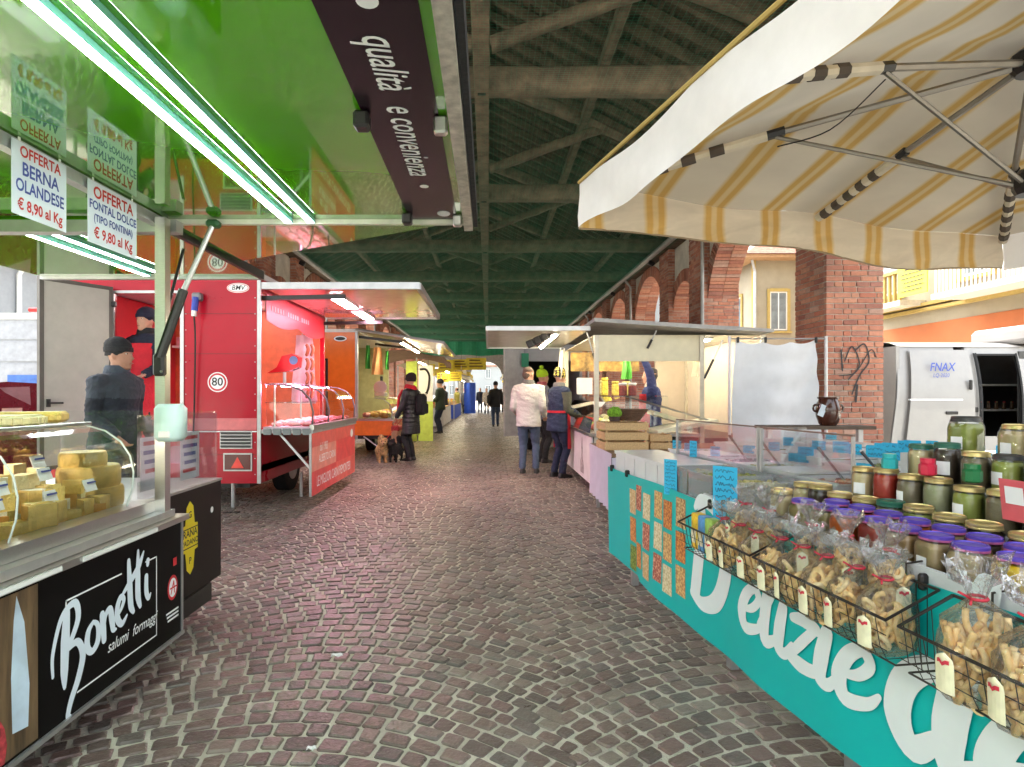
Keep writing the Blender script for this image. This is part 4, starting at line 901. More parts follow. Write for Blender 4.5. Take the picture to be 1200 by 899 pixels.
for yy in (11.9,13.6): MB().box((-2.2,yy,2.42),(.9,.05,.05),Matrix.Rotation(.12,3,'Y')).build('awning_arm', blackm, T)
MB().bx(-2.7,-1.95,a0,15.4,.4,.76).build('counter_body', blackm, T); MB().bx(-1.95,-1.93,a0,13.2,.44,.755).build('orange_front', M('bright_orange_front',(.8,.17,.02),.4), T); MB().bx(-2.7,-1.93,a0-.02,a0-.001,.47,.76).build('orange_end', M('bright_orange_front',(.8,.17,.02),.4), T)
MB().bx(-1.95,-1.93,13.2,15.4,.44,.755).build('lime_front', M('lime_front',(.45,.6,.05),.4), T)
MB().bx(-2.7,-1.92,a0-.02,15.4,.762,.80).build('counter_top', steel, T)
og = [(-1.95,.80),(-1.94,.95),(-1.99,1.1),(-2.12,1.2),(-2.3,1.23)]
for (a,b) in ((a0+.02,13.5),(13.52,15.3)):
    mb = MB()
    for i in range(len(og)-1): mb.quad((og[i][0],a,og[i][1]),(og[i][0],b,og[i][1]),(og[i+1][0],b,og[i+1][1]),(og[i+1][0],a,og[i+1][1]))
    mb.build('curved_glass', G1, T, smooth=60)
MB().prism(og+[(-2.6,1.23),(-2.6,.8)], (0,a0+.015,0),(1,0,0),(0,0,1),.005).build('end_glass', G1, T)
for yy in (a0+.02,13.5,15.3): MB().tube([(x_,yy,z_) for x_,z_ in og], .012, 6).build('glass_rib', alu, T)
MB().tube([(-2.5,a0-.05,.45),(-1.98,a0-.06,.08)], .015, 6).build('stay', alu, T)
MB().bx(-2.0,-1.95,a0+.01,12.6,.08,.43).build('side_flap', M('tan_red_flap',(.5,.16,.1),.5), T)
wh = MB().tube([(-2.8,13.5,.3),(-2.62,13.5,.3)], .3, 22).build('wheel', rubber, T); MB().tube([(-2.62,13.5,.3),(-2.6,13.5,.3)], .16, 16).build('rim', alu, wh)
foodc = [('roast_chicken',(.6,.3,.06)),('fried_food',(.75,.45,.1)),('ham',(.7,.3,.25)),('pasta_tray',(.8,.65,.2))]
for i in range(18):
    nm, c = foodc[i%4]; mb = MB(); mb.ell((-2.15-.22*(i%3),12.0+i*.17,.86),(.09,.07,.06),9,6); mb.v = [tuple(Vector(p)+Vector(noise.noise_vector(Vector(p)*14))*.02) for p in mb.v]
    mb.build(nm, M(nm,c,.45,var=.25,scale=15), smooth=True, label='%s in the orange trailer counter' % ['browned roast chicken','heap of golden fried food','pink ham piece','tray portion of yellow pasta'][i%4], cat='food', group='food in the orange trailer counter %d' % (i%4))
apron(-2.5,13.1,2.36,.62,.3, M('orange_cloth',(.75,.42,.2),.9), 'orange apron hanging inside the orange trailer')
apron(-2.55,12.3,2.34,.5,.14, M('green_cloth',(.06,.4,.06),.9), 'green cloth hanging by the orange trailer corner', 'hanging_cloth','cloth')
apron(-2.42,13.9,2.34,.45,.12, M('green_cloth',(.06,.4,.06),.9), 'narrow green cloth hanging beside the orange apron', 'hanging_cloth','cloth')
t = thing('meat_slicer', 'dark meat slicer on the orange trailer counter', 'slicer', (-2.4,13,1.23)); MB().box((-2.4,13,1.3),(.25,.3,.1),ch=.02).build('base', steel, t); MB().tube([(-2.4,12.9,1.45),(-2.4,12.95,1.45)], .15, 18).build('blade', steel, t); MB().tube([(-2.4,13.05,1.35),(-2.4,13.05,1.7)], .03, 8).build('handle', blackm, t)

# ================================================================== STALLS farther along both sides
def box_crate(x, y, z, w, d, h, mat, lab, fill=None, grp='crates of produce on the far stalls', slats=3):
    t = thing('produce_crate', lab, 'crate', (x,y,z), rs.uniform(-.06,.06), grp)
    for k in range(slats):
        zz = h*(k+.12)/slats; hh = h/slats*.76
        for s in (-1,1):
            MB().box((0,s*(d/2-.006),zz+hh/2),(w,.012,hh)).build('slat', mat, t, world=False); MB().box((s*(w/2-.006),0,zz+hh/2),(.012,d-.026,hh)).build('slat', mat, t, world=False)
    MB().box((0,0,.008),(w-.03,d-.03,.014)).build('bottom', mat, t, world=False)
    for sx_ in (-1,1):
        for sy in (-1,1): MB().box((sx_*(w/2-.022),sy*(d/2-.022),h/2),(.018,.018,h)).build('corner_post', mat, t, world=False)
    if fill is not None:
        mb = MB(); rf = random.Random(int(y*37+x*11))
        for i in range(26): mb.ell((rf.uniform(-w/2+.05,w/2-.05), rf.uniform(-d/2+.05,d/2-.05), h*.75+rf.uniform(-.01,.05)), (.042,.042,.04), 7, 5)
        mb.build('produce', fill, t, world=False, kind='stuff', smooth=True)
    return t
woodcr = M('crate_wood', (.5,.32,.15), .7, var=.2, scale=14, stretch=(1,6,6), bump=.2)
prod = [M('prod_orange',(.8,.3,.02),.5), M('prod_green',(.12,.3,.03),.5), M('prod_red',(.55,.03,.02),.4), M('prod_yellow',(.8,.6,.06),.5), M('prod_leaf',(.2,.4,.08),.6)]
def stall(x0, x1, y0, y1, side, can, cloth, label, zc=2.35, over=.7):
    t = thing('market_stall', label, 'market stall', ((x0+x1)/2,(y0+y1)/2,0), 0, 'market stalls lining the aisle')
    xa = x1 if side < 0 else x0     # aisle edge
    sg = 1 if side < 0 else -1
    for xx in (x0+.05, x1-.05):
        for yy in (y0+.05, y1-.05): MB().bx(xx-.02,xx+.02,yy-.02,yy+.02,0,zc).build('post', alu, t)
    mb = MB(); xo = xa + sg*over; xb = x0 if side < 0 else x1
    def fn(u, v): return (xb+(xo-xb)*u, y0-.15+(y1-y0+.3)*v, zc+.25*math.sin(min(1,u*1.15)*2.6)-.12*u+.03*math.sin(v*math.pi*3))
    mb.grid(8, 10, fn); k = len(mb.v); m2 = MB(); m2.v = [(p[0],p[1],p[2]+.012) for p in mb.v]; m2.f = [tuple(reversed(f)) for f in mb.f]; mb.add(m2.v, m2.f); mb.build('canopy', can, t, smooth=60)
    mb = MB()
    mb.grid(24, 3, lambda u, v: (xo+.01*math.sin(u*40), y0-.15+(y1-y0+.3)*u, fn(1,u)[2]-.0-.2*v*(.8+.2*abs(math.sin(u*25))))); mb.build('valance', can, t)
    h = MB().bx(xa-.05,xa+.05,y0+.3,y1-.3,zc-.12,zc-.09).build('lamp_housing', white, t); MB().bx(xa-.04,xa+.04,y0+.32,y1-.32,zc-.127,zc-.121).build('lamp_panel', emit('stall_lamp',(1.,.9,.65),10.), h)
    MB().bx(x0+.1,x1-.02,y0+.1,y1-.1,.74,.79).build('table_top', woodcr, t)
    mb = MB(); mb.grid(40, 4, lambda u, v: (xa+sg*(.0+.02*math.sin(u*70)*v), y0+.1+(y1-y0-.2)*u, .785-.68*v)); mb.build('table_skirt', cloth, t)
    mb = MB(); mb.grid(14, 4, lambda u, v: (x0+.1+(x1-x0-.1)*u, y0+.085+.015*math.sin(u*30)*v, .785-.68*v)); mb.build('table_skirt', cloth, t)
    return t
canv = M('cream_canvas',(.72,.66,.5),.85,var=.08,trans=.3); canb = M('brown_canvas',(.32,.2,.13),.8,var=.15,trans=.15); cang = M('green_canvas',(.03,.16,.08),.85,trans=.2); cany = M('yellow_canvas',(.78,.6,.1),.85,trans=.3)
limec = M('lime_cloth',(.5,.62,.12),.8); wc2 = M('grey_white_cloth',(.6,.6,.6),.9); bluec = M('blue_tarp',(.02,.08,.5),.6)
stl = [(-3.6,-2.0,16.6,20.2,-1,canb,limec,'market stall with brown canopy and lime green skirt beyond the orange trailer'),
       (-3.4,-1.7,21.5,26.5,-1,canv,wc2,'cream canopied stall with hanging yellow price signs'),
       (-3.2,-1.6,28,34,-1,cany,bluec,'far stall with yellow canopy and blue skirt'),
       (-3.4,-1.8,36,44,-1,canv,wc2,'most distant cream canopied stall past the yellow canopy'),
       (1.7,3.3,23.5,29,1,canv,wc2,'cream canopied stall beyond the grey van doors'),
       (1.5,3.2,31,38,1,canv,bluec,'distant cream canopied stall with blue skirt'),
       (1.8,3.4,39.5,46,1,cany,wc2,'most distant yellow canopied stall')]
ci_ = 0
for (x0,x1,y0,y1,sd,can,cl_,lab) in stl:
    stall(x0,x1,y0,y1,sd,can,cl_,lab)
    for k in range(int((y1-y0)/.62)):
        for q in range(2):
            ci_ += 1; box_crate(x0+.45+q*.7, y0+.45+k*.62, .79, .55,.5,.16, woodcr, 'slatted crate of %s on the %s' % (['oranges','green vegetables','red tomatoes','yellow fruit','leafy greens'][ci_%5], lab.split(' beyond')[0].split(' past')[0]), prod[ci_%5])
# yellow price signs hung under the cream canopy and around
ysm = M('yellow_sign',(.85,.68,.05),.6)
for i,(x,y,z,w,h) in enumerate(((-1.55,21.3,2.35,.55,.42),(-1.0,21.6,2.4,.6,.4),(-.45,22,2.45,.75,.45),(-1.3,23,2.0,.5,.35),(-2.2,21.3,2.2,.5,.4),(-1.75,22.5,1.95,.45,.35))):
    s_ = MB().bx(x-w/2,x+w/2,y,y+.02,z-h/2,z+h/2).build('yellow_price_sign', ysm, label='yellow price board with dark print hanging under the cream canopy', cat='sign', group='hanging yellow price boards')
    for q in range(3): MB().bx(x-w*.4,x+w*(.2+.07*q),y-.006,y-.001,z+h*.25-q*h*.25,z+h*.35-q*h*.25).build('print_line', M('brown_ink',(.2,.1,.02),.7), s_)
    MB().tube([(x,y+.01,z+h/2),(x,y+.01,z+h/2+.3)],.006,5).build('cord', blackm, s_)
mb = MB(); mb.grid(12,10, lambda u,v: (-1.25+.6*u, 30.2+.08*math.sin(u*9), 1.9-1.6*v)); mb.build('blue_tarpaulin', bluec, smooth=60, label='vivid blue tarpaulin hanging at the end of a far stall', cat='tarpaulin')
# overhanging flap and wares of the brown stall
o_ = thing('advert_board','white advert board with black curved shape beside the lime panel','board',(-1.72,16.0,0)); MB().bx(-1.92,-1.52,16.0,16.04,1.1,2.1).build('board', white, o_); MB().bx(-1.92,-1.52,16.0,16.04,.01,1.099).build('board_base', limec, o_); MB().tube(spline([(-1.88,15.985,1.98),(-1.72,15.985,1.98),(-1.62,15.985,1.8),(-1.64,15.985,1.5),(-1.7,15.985,1.32)],5),[.03]*20+[.05],8).build('black_shape', blackm, o_)
mb = MB(); mb.bx(-2.25,-1.95,15.9,15.95,.01,2.2); mb.build('lime_panel', limec, label='lime green upright panel at the end of the orange trailer counter', cat='panel')
# ================================================================== VEHICLES on the left, outside
def simple_car(label, loc, rz, paint, L=4.0, W=1.7, H=1.48):
    t = thing('parked_car', label, 'car', loc, rz)
    prof = [(-L/2,.35),(-L/2+.02,.75),(-L/2+.25,.92),(-L*.28,.98),(-L*.12,H-.06),(L*.02,H),(L*.3,H-.05),(L*.45,.98),(L/2-.02,.85),(L/2,.4),(L/2-.1,.25),(-L/2+.1,.25)]
    rings = []
    for s in (-1,-.92,-.6,0,.6,.92,1):
        rings.append([(x, s*W/2*(1 if z < 1 else .84), z*(1-.015*abs(s)) if z > .5 else z) for x, z in prof])
    MB().loft(rings).build('body', paint, t, smooth=35, world=False)
    for s in (-1,1):
        m_ = MB(); m_.add([(-L*.24,s*W*.455,1.0),(-L*.1,s*W*.43,H-.12),(L*.08,s*W*.43,H-.08),(L*.08,s*W*.455,1.0)],[(0,1,2,3)]); m_.build('side_window', winm, t, world=False)
        m_ = MB(); m_.add([(L*.1,s*W*.455,1.0),(L*.1,s*W*.43,H-.09),(L*.28,s*W*.43,H-.12),(L*.4,s*W*.455,1.0)],[(0,1,2,3)]); m_.build('side_window', winm, t, world=False)
        for xx in (-L*.31,L*.31):
            w = MB().tube([(xx,s*(W/2-.16),.31),(xx,s*(W/2+.01),.31)], .31, 22).build('wheel', rubber, t, world=False); MB().tube([(xx,s*(W/2+.011),.31),(xx,s*(W/2+.02),.31)], .19, 16).build('rim', alu, w, world=False)
        MB().box((L/2-.01,s*W*.36,.72),(.04,.28,.14),ch=.02).build('tail_lamp', M('lamp_red',(.5,.02,.02),.2), t, world=False); MB().box((-L/2+.08,s*W*.34,.72),(.1,.3,.14),ch=.03).build('headlight', white, t, world=False)
    return t
simple_car('dark plum hatchback parked outside beyond the cheese trailer', (-6.75,7.6,0), R(62), M('car_maroon',(.035,.018,.025),.2,coat=.8))
t = thing('white_box_truck', 'white box truck with blue poster on its tailgate parked outside', 'truck', (-9.0,11.5,0))
MB().bx(-10.1,-7.9,10.6,15.5,.55,2.75).build('cargo_box', M('truck_panel',(.36,.38,.42),.4), t)
for k in range(5): MB().bx(-9.95,-8.05,10.58,10.597,.7+k*.4,1.06+k*.4).build('tailgate_panel', M('truck_panel',(.36,.38,.42),.4), t)
MB().bx(-10.12,-7.88,10.56,10.6,2.66,2.78).build('box_rim', alu, t); MB().bx(-8.0,-7.88,10.57,10.6,.55,2.7).build('box_rim', alu, t)
MB().box((-8.2,10.55,2.83),(.3,.08,.08),ch=.02).build('marker_lamp', M('lamp_red',(.5,.02,.02),.2), t)
MB().bx(-8.75,-8.15,10.56,10.579,1.0,1.65).build('blue_poster', M('poster_blue',(.05,.15,.5),.5,var=.2), t)
MB().bx(-10.0,-8.0,15.5,17.3,.5,2.3).build('cab', white, t); MB().bx(-9.9,-8.1,10.8,17,.35,.55).build('chassis', blackm, t)
for yy in (11.6,16.4):
    for xx in (-9.95,-8.2): MB().tube([(xx,yy,.4),(xx+.25,yy,.4)], .4, 22).build('wheel', rubber, t)
# ================================================================== DELICATESSEN TABLE with teal banner
def TB(t, n, z): return Vector((.85+.134*t+.991*n, 4.05-.991*t+.134*n, z))
EU, EN = Vector((.134,-.991,0)), Vector((.991,.134,0))
TROT = math.atan2(EN.y, EN.x)
def tbox(t0, t1, n0, n1, z0, z1, mb=None):
    mb = mb or MB(); ps = [TB(t,n,z) for z in (z0,z1) for (t,n) in ((t0,n0),(t0,n1),(t1,n1),(t1,n0))]
    return mb.add(ps, [(0,1,2,3),(7,6,5,4),(1,0,4,5),(2,1,5,6),(3,2,6,7),(0,3,7,4)])
TZ = .78
tab = thing('deli_table', 'long trestle table of preserves, pastes and taralli with white cloth top', 'table', TB(1.9,.7,0), TROT)
tbox(-.02,3.95,.012,1.5,TZ-.035,TZ).build('table_top', M('table_cloth_white',(.66,.66,.68),.7,var=.05), tab)
for tt_ in (.15,1.35,2.1,2.75,3.8):
    for n_ in (.12,1.35): tbox(tt_-.02,tt_+.02,n_-.02,n_+.02,.014,TZ-.036).build('leg', alu, tab)
tbox(.1,3.8,.1,.13,.3,.33).build('stretcher', alu, tab)
# banner
teal = M('teal_banner_print', (.0,.45,.44), .42, var=.03, scale=1.)
ban = thing('teal_banner', 'teal banner with white script and nut pictures clipped along the table front', 'banner', TB(1.9,0,.2), TROT)
def bw(t, z): return -.004 + .012*math.sin(t*5.1+.6)*(TZ-z)*1.5 + .006*math.sin(t*13+z*6)*(TZ-z)
def bpt(t, z, lift=0): return TB(t, bw(t,z)-lift, z)
mb = MB(); nt_, nz_ = 90, 10
def bfn(u, v):
    t = -.03 + 3.95*u; zb = .19 if t < .5 else .15 + .012*math.sin(t*3); zt = TZ+.012 - (.004*math.sin(t*6))
    return bpt(t, zt + (zb-zt)*v)
mb.grid(nt_, nz_, bfn); k_ = len(mb.v); m2 = MB(); m2.v = [tuple(Vector(p)+EN*.003) for p in mb.v]; m2.f = [tuple(reversed(f)) for f in mb.f]; mb.add(m2.v, m2.f)
mb.build('banner_sheet', teal, ban, smooth=60)
def on_banner(strokes, lift0=.0025):
    """strokes in (t,z) drawn on the waving banner"""
    m_ = MB(); brush(m_, strokes, (0,0,0), (1,0,0), (0,1,0), .0012); out = MB()
    out.v = [tuple(TB(p[0], bw(p[0],p[1])-lift0-p[2], p[1])) for p in m_.v]; out.f = m_.f; return out
prints = [((.5,.3,.12),(.62,.42,.2),(.75,.6,.35)),((.55,.35,.15),(.75,.55,.3),(.3,.15,.06)),((.2,.3,.04),(.35,.42,.08),(.08,.12,.02)),((.65,.4,.15),(.78,.55,.25),(.4,.2,.08)),((.72,.6,.3),(.8,.7,.42),(.5,.35,.15)),((.3,.06,.04),(.45,.12,.07),(.75,.4,.25)),((.7,.58,.32),(.8,.7,.45),(.5,.38,.2)),((.66,.25,.06),(.8,.4,.12),(.4,.12,.03)),((.6,.22,.05),(.75,.35,.1),(.35,.1,.03)),((.25,.08,.05),(.4,.16,.1),(.65,.4,.28)),((.7,.6,.38),(.78,.7,.5),(.5,.4,.2)),((.35,.07,.06),(.5,.14,.1),(.7,.35,.3))]
cols = [(.43,1),(.53,0),(.65,0),(.81,0),(.93,0),(1.08,0)]
pi_ = 0
for r_ in range(3):
    for c_, (tc_, _) in enumerate(cols):
        if r_ == 1 and c_ == 1: continue
        z_ = .66 - r_*.175 + (.03 if c_ % 2 else -.005) - .02*(5-c_)*.25; a = .052 if c_ not in (1,) else .04; pi_ += 1
        pr = prints[(c_*5+r_*7)%12]; m_ = MB(); m_.grid(3,6,lambda u,v: TB(tc_-a+2*a*u, bw(tc_-a+2*a*u,z_+.076-.152*v)-.002, z_+.076-.152*v))
        m_.build('nut_picture', pieces_print('nuts_%d'%((c_*5+r_*7)%12), pr[2], pr[1], pr[0], 75), ban)
# script "Delizie de.."
def sc(st, ox, oz, k, slant=.25, w=1.): return [([(ox+k*(x+slant*y), oz+k*y) for x,y in p], [q*k*w for q in ww] if isinstance(ww,(list,tuple)) else ww*k*w) for p, ww in st]
D_ = [([(.25,2.25),(.35,1.9),(.3,1.0),(.25,.15)],[.25,.42,.44,.4]),([(.05,2.1),(.3,2.3),(.9,2.2),(1.35,1.7),(1.4,.9),(1.1,.25),(.6,.0),(.15,.12)],[.16,.3,.36,.44,.48,.44,.34,.22])]
e_ = [([(.1,.42),(.5,.55),(.72,.85),(.5,1.05),(.22,.8),(.12,.35),(.35,.02),(.8,.15),(1.0,.4)],[.12,.22,.26,.26,.34,.4,.34,.24,.12])]
l_ = [([(.0,.3),(.35,1.1),(.55,1.9),(.42,2.2),(.25,1.8),(.18,.7),(.3,.05),(.6,.15),(.75,.4)],[.12,.2,.26,.28,.36,.42,.36,.24,.12])]
i_ = [([(.18,1.0),(.15,.5),(.2,.1),(.45,.05),(.62,.35)],[.34,.42,.38,.26,.12]),([(.26,1.42),(.3,1.5)],[.34,.36])]
z_ = [([(.02,.92),(.4,1.0),(.75,.95)],[.2,.34,.28]),([(.72,.92),(.4,.5),(.1,.1)],[.22,.26,.22]),([(.1,.08),(.45,.05),(.9,.12),(1.0,.4)],[.26,.36,.28,.12])]
d_ = [([(.75,.9),(.45,1.05),(.15,.75),(.1,.3),(.35,.0),(.65,.3)],[.2,.3,.38,.42,.34,.2]),([(.95,2.2),(.82,1.3),(.75,.5),(.85,.05),(1.15,.3)],[.3,.42,.44,.34,.12])]
dell = l_
st = sc(D_, 1.17, .30, .215, .12, .95)
ox = 1.60
for (g, adv) in ((e_,.83),(l_,.6),(i_,.5),(z_,.85),(i_,.52),(e_,.9)): st += sc(g, ox, .335, .172, .2, .92); ox += adv*.172
ox += .06
for (g, adv) in ((d_,1.05),(e_,.9),(l_,.7)): st += sc(g, ox, .32, .235, .15, .95); ox += adv*.25
on_banner(st).build('script_lettering', M('banner_white',(.74,.8,.82),.45,var=.02), ban, label='white script lettering reading Delizie de')
for tt_ in (.06,.34,1.38,2.5): MB().box(TB(tt_,-.005,TZ+.012),(.03,.02,.045),Matrix.Rotation(TROT,3,'Z'),ch=.006).build('binder_clip', blackm, ban); 
# risers
cardw = M('grey_riser',(.6,.62,.64),.6)
RIS = [(1.55,3.9,.34,.425,TZ,.88),(1.75,3.9,.427,.53,TZ,.985),(1.85,3.9,.532,.75,TZ,1.07)]
for r_ in RIS: tbox(*r_).build('step_riser', cardw, tab)
tbox(1.3,3.9,.0,.012,TZ,TZ+.05).build('front_ledge', cardw, tab)
# ---- plexiglass guards
for i,(a,b) in enumerate(((.25,1.16),(1.18,1.8))):
    t = thing('sneeze_guard', ['clear sneeze guard over the olive tubs at the table end','clear sneeze guard between the olive tubs and the stacked jars'][i], 'sneeze guard', TB((a+b)/2,.37,TZ), TROT)
    tbox(a,b,.37,.375,TZ,1.13).build('pane', plexi, t); tbox(a,a+.005,.376,.62,TZ,1.13).build('side_pane', plexi, t)
    tbox(a,b,.366,.379,1.13,1.137).build('edge_strip', M('brown_edge',(.2,.13,.1),.4), t)
    for q in (a,b-.008): tbox(q,q+.008,.366,.379,TZ,1.13).build('edge_strip', M('clear_edge',(.5,.48,.46),.2), t)
# ---- tubs of olives and pickles
tubm = M('frosted_tub',(.78,.79,.8),.3,var=.03,trans=.15)
tubc = glass('clear_tub',(.9,.92,.93),1.,.18)
def olives(mb, t0, t1, n0, n1, z, r, num, seed):
    q = random.Random(seed)
    for i in range(num): mb.ell(TB(q.uniform(t0+r,t1-r), q.uniform(n0+r,n1-r), z+q.uniform(-.004,.012)), (r,r*.85,r*.85), 6, 5)
olc = {'green olives':(.22,.24,.04),'black olives':(.05,.03,.035),'red brown olives':(.18,.05,.04),'dried tomatoes':(.4,.06,.03),'lupin beans':(.65,.5,.15),'mixed pickles':(.45,.4,.14),'capers':(.18,.2,.06)}
def tub(t0, t1, n0, n1, h, lab, fill, clear, level=.75, lid=False):
    t = thing('food_tub', lab, 'tub', TB((t0+t1)/2,(n0+n1)/2,TZ), TROT, 'tubs on the deli table')
    mt = tubc if clear else tubm; w = .004; z0, z1 = TZ+.001, TZ+h
    for (a,b,c,d) in ((t0,t1,n0,n0+w),(t0,t1,n1-w,n1),(t0,t0+w,n0+w,n1-w),(t1-w,t1,n0+w,n1-w)): tbox(a,b,c,d,z0,z1).build('tub_side', mt, t)
    tbox(t0-.006,t1+.006,n0-.008,n0,z1-.01,z1+.004).build('rim', mt, t); tbox(t0-.006,t1+.006,n1,n1+.008,z1-.01,z1+.004).build('rim', mt, t)
    if fill:
        fm = M('fill_'+fill.replace(' ','_'), olc[fill], .25, var=.25, scale=25, spec=.7); zl = TZ+h*level
        tbox(t0+.006,t1-.006,n0+.006,n1-.006,TZ+.006,zl-.008).build('filling', fm, t)
        mb = MB(); olives(mb,t0,t1,n0,n1,zl-.004,.012,int((t1-t0)*(n1-n0)*2200),int(t0*100+n0*1000)); mb.build('olives', fm, t, kind='stuff', smooth=True)
    if lid: tbox(t0-.008,t1+.008,n0-.01,n1+.01,z1+.005,z1+.012).build('lid', mt, t)
for k in range(5): tub(.04+k*.17,.20+k*.17,.03,.33,.12,'white empty tub with lid in the front row at the table end',None,False,lid=True)
tub(.90,1.07,.03,.33,.13,'clear tub of lupin beans behind the tall blue card','lupin beans',True)
tub(1.09,1.32,.03,.34,.13,'clear tub of green olives along the table front','green olives',True,.8); tub(1.34,1.52,.03,.34,.13,'clear tub of mixed pickles beside the green olives','mixed pickles',True,.8)
q_ = ['green olives','red brown olives','black olives','mixed pickles','capers','dried tomatoes','lupin beans']
for r_ in range(3):
    for k in range(7):
        t0 = .08+k*.27; 
        if r_ == 0 and k > 5: continue
        if t0 > 1.72: continue
        f = q_[(k+r_*3)%7]; tub(t0,t0+.25,.40+r_*.34,.71+r_*.34,.14+.035*r_,'frosted tub of %s in the %s row behind the sneeze guards' % (f,['first','second','third'][r_]),f,False,.85,lid=(k+r_)%3==1)
# serving tongs and spoons
for (t_,n_) in ((1.1,.55),(1.5,.58),(1.72,.62),(.7,.6)):
    p = TB(t_,n_,TZ+.12); q = TB(t_-.1,n_-.06,TZ+.27)
    s = MB().tube([p,(p+q)/2,q],[.012,.008,.013],8,flat=.5).build('serving_spoon', blackm, label='black serving spoon stuck in an open tub behind the guard', cat='spoon', group='serving spoons in the tubs')
# blue price cards
bcard = M('blue_card', (.03,.42,.7), .7, var=.05); ink = M('dark_ink',(.02,.03,.08),.7)
def card(t, n, z, w, h, lab, lines, tilt=0., grp='blue handwritten price cards'):
    o = thing('price_card', lab, 'price card', TB(t,n,z), TROT+.55+rs.uniform(-.3,.3), grp)
    MB().box((0,0,h/2),(.0025,w,h)).build('card', bcard, o, world=False)
    if lines:
        m_ = MB(); 
        for k in range(lines):
            y0 = w*.4; pts = []; zz = h*(1-(k+.7)/(lines+.4)); x = -w*.4
            while x < w*.38: pts.append((x, zz+rs.uniform(-.5,.5)*h/(lines+1)*.7)); x += w*.045
            brush(m_, [(pts, h/(lines+1)*.09)], (-.0018,0,0), (0,-1,0), (0,0,1), .0002)
        m_.build('handwriting', ink, o, world=False)
    return o
card(.95,-.0,TZ-.02,.075,.19,'tall blue handwritten card clipped by the lupin tub',9); card(1.50,-.005,TZ-.07,.11,.27,'largest blue handwritten card clipped to the front edge beside the jars',9)
card(.5,.36,TZ+.13,.05,.1,'blue card standing upright over the empty white tubs',4)
rb = random.Random(21)
for k in range(26):
    t_, n_ = rb.uniform(.1,1.9), rb.choice((.42,.72,.75,1.06,1.1,1.38)); card(t_, n_, TZ+.15+.035*int((n_-.4)/.34), rb.uniform(.05,.08), rb.uniform(.04,.06), 'small blue price card standing among the tubs behind the guards', 2)
for k in range(22): card(rb.uniform(1.2,2.15), rb.uniform(.58,1.3), TZ+.235, .07, .055, 'small blue price card raised above the tubs beside the stacked jars', 2)
for k in range(9): card(1.85+k*.16+rb.uniform(-.03,.03), 1.0+rb.uniform(-.05,.35), 1.03, .06, .05, 'small blue price card standing behind the stacked jars', 2)
for k in range(5):
    tub(1.98+k*.3,2.24+k*.3,.95,1.45,.22,'frosted tub with lid behind the stacked jars',None,False,lid=True)
# ---- jars
jar_glass = glass('jar_glass',(.93,.96,.95),.9)
JM = {}
def jar_meshes(r, h, sq, neck):
    key = (r,h,sq)
    if key in JM: return JM[key]
    n = 24
    body = MB().lathe([(r*.9,0),(r*.985,.006),(r,.02),(r,h*.7),(r*.97,h*.78),(r*neck,h*.88),(r*neck,h*.93)],(0,0,0),n,sq)
    cont = MB().lathe([(r*.86,.006),(r*.955,.014),(r*.965,.03),(r*.965,h*.7),(r*.93,h*.775),(r*neck*.9,h*.83)],(0,0,0),n,sq)
    lid = MB(); lr = r*neck*1.05; lid.lathe([(lr*1.0,h*.885),(lr*1.03,h*.895),(lr*1.03,h*.985),(lr*.98,h),(lr*.9,h+.001),(lr*.88,h-.002)],(0,0,0),28)
    rim = MB().lathe([(lr*1.045,h*.88),(lr*1.05,h*.885),(lr*1.05,h*.92),(lr*1.045,h*.925)],(0,0,0),28)
    lab = MB(); a0 = .52
    if sq: lab.quad((-r*1.004,-r*.42,h*.22),(-r*1.004,-r*.42,h*.52),(-r*1.004,r*.42,h*.52),(-r*1.004,r*.42,h*.22)); lab.f = [tuple(reversed(f)) for f in lab.f]
    else:
        m_ = 6; lab.grid(m_,1,lambda u,v: (-r*1.006*math.cos((u-.5)*1.0), -r*1.006*math.sin((u-.5)*1.0), h*(.25+.32*v)))
    out = []
    for nm, m_ in (('body',body),('contents',cont),('lid',lid),('lid_rim',rim),('label',lab)):
        me = m_.mesh(nm)
        if nm != 'label': me.polygons.foreach_set('use_smooth',[True]*len(me.polygons)); me.set_sharp_from_angle(angle=R(40))
        out.append(me)
    JM[key] = out; return out
def jar(t, n, z, r, h, sq, cont, lidm, rimm, lab, grp, rot=0., sticker=True, neck=.86):
    o = thing('jar', lab, 'jar', TB(t,n,z), TROT+rot, grp)
    ms = jar_meshes(r,h,sq,neck)
    for nm, me, mt in (('glass_body',ms[0],jar_glass),('contents',ms[1],cont),('lid',ms[2],lidm),('lid_rim',ms[3],rimm),('sticker',ms[4],wlet)):
        if mt is None or (nm == 'sticker' and not sticker): continue
        c = link(nm, me, o)
        if not me.materials: me.materials.append(None)
        c.material_slots[0].link = 'OBJECT'; c.material_slots[0].material = mt
    return o
purple = M('purple_lid',(.1,.06,.42),.35,.3,var=.05); pinkrim = M('magenta_rim',(.5,.12,.3),.35,.2); gold = M('gold_lid',(.62,.5,.22),.3,.7,var=.08); dgreen = M('green_lid',(.02,.12,.08),.35); blk = M('black_lid',(.03,.03,.03),.4)
paste = {k:M('paste_'+k.replace(' ','_'),c,.35,var=.12,scale=20,spec=.4) for k,c in {'olive brown':(.34,.25,.09),'brown':(.36,.2,.08),'orange red':(.68,.14,.02),'dark red':(.36,.03,.015),'beige brown':(.5,.34,.18),'mustard yellow':(.85,.5,.02),'beige':(.45,.33,.2),'nut':(.75,.56,.3),'dark':(.07,.045,.03),'green pickle':(.36,.38,.08),'clear brine':(.4,.38,.22),'pale':(.55,.5,.38),'red pepper':(.55,.05,.03),'smoky':(.26,.2,.12)}.items()}
front = ['olive brown','olive brown','orange red','dark red','brown','beige brown','beige brown','mustard yellow','beige','dark red','orange red','beige brown']
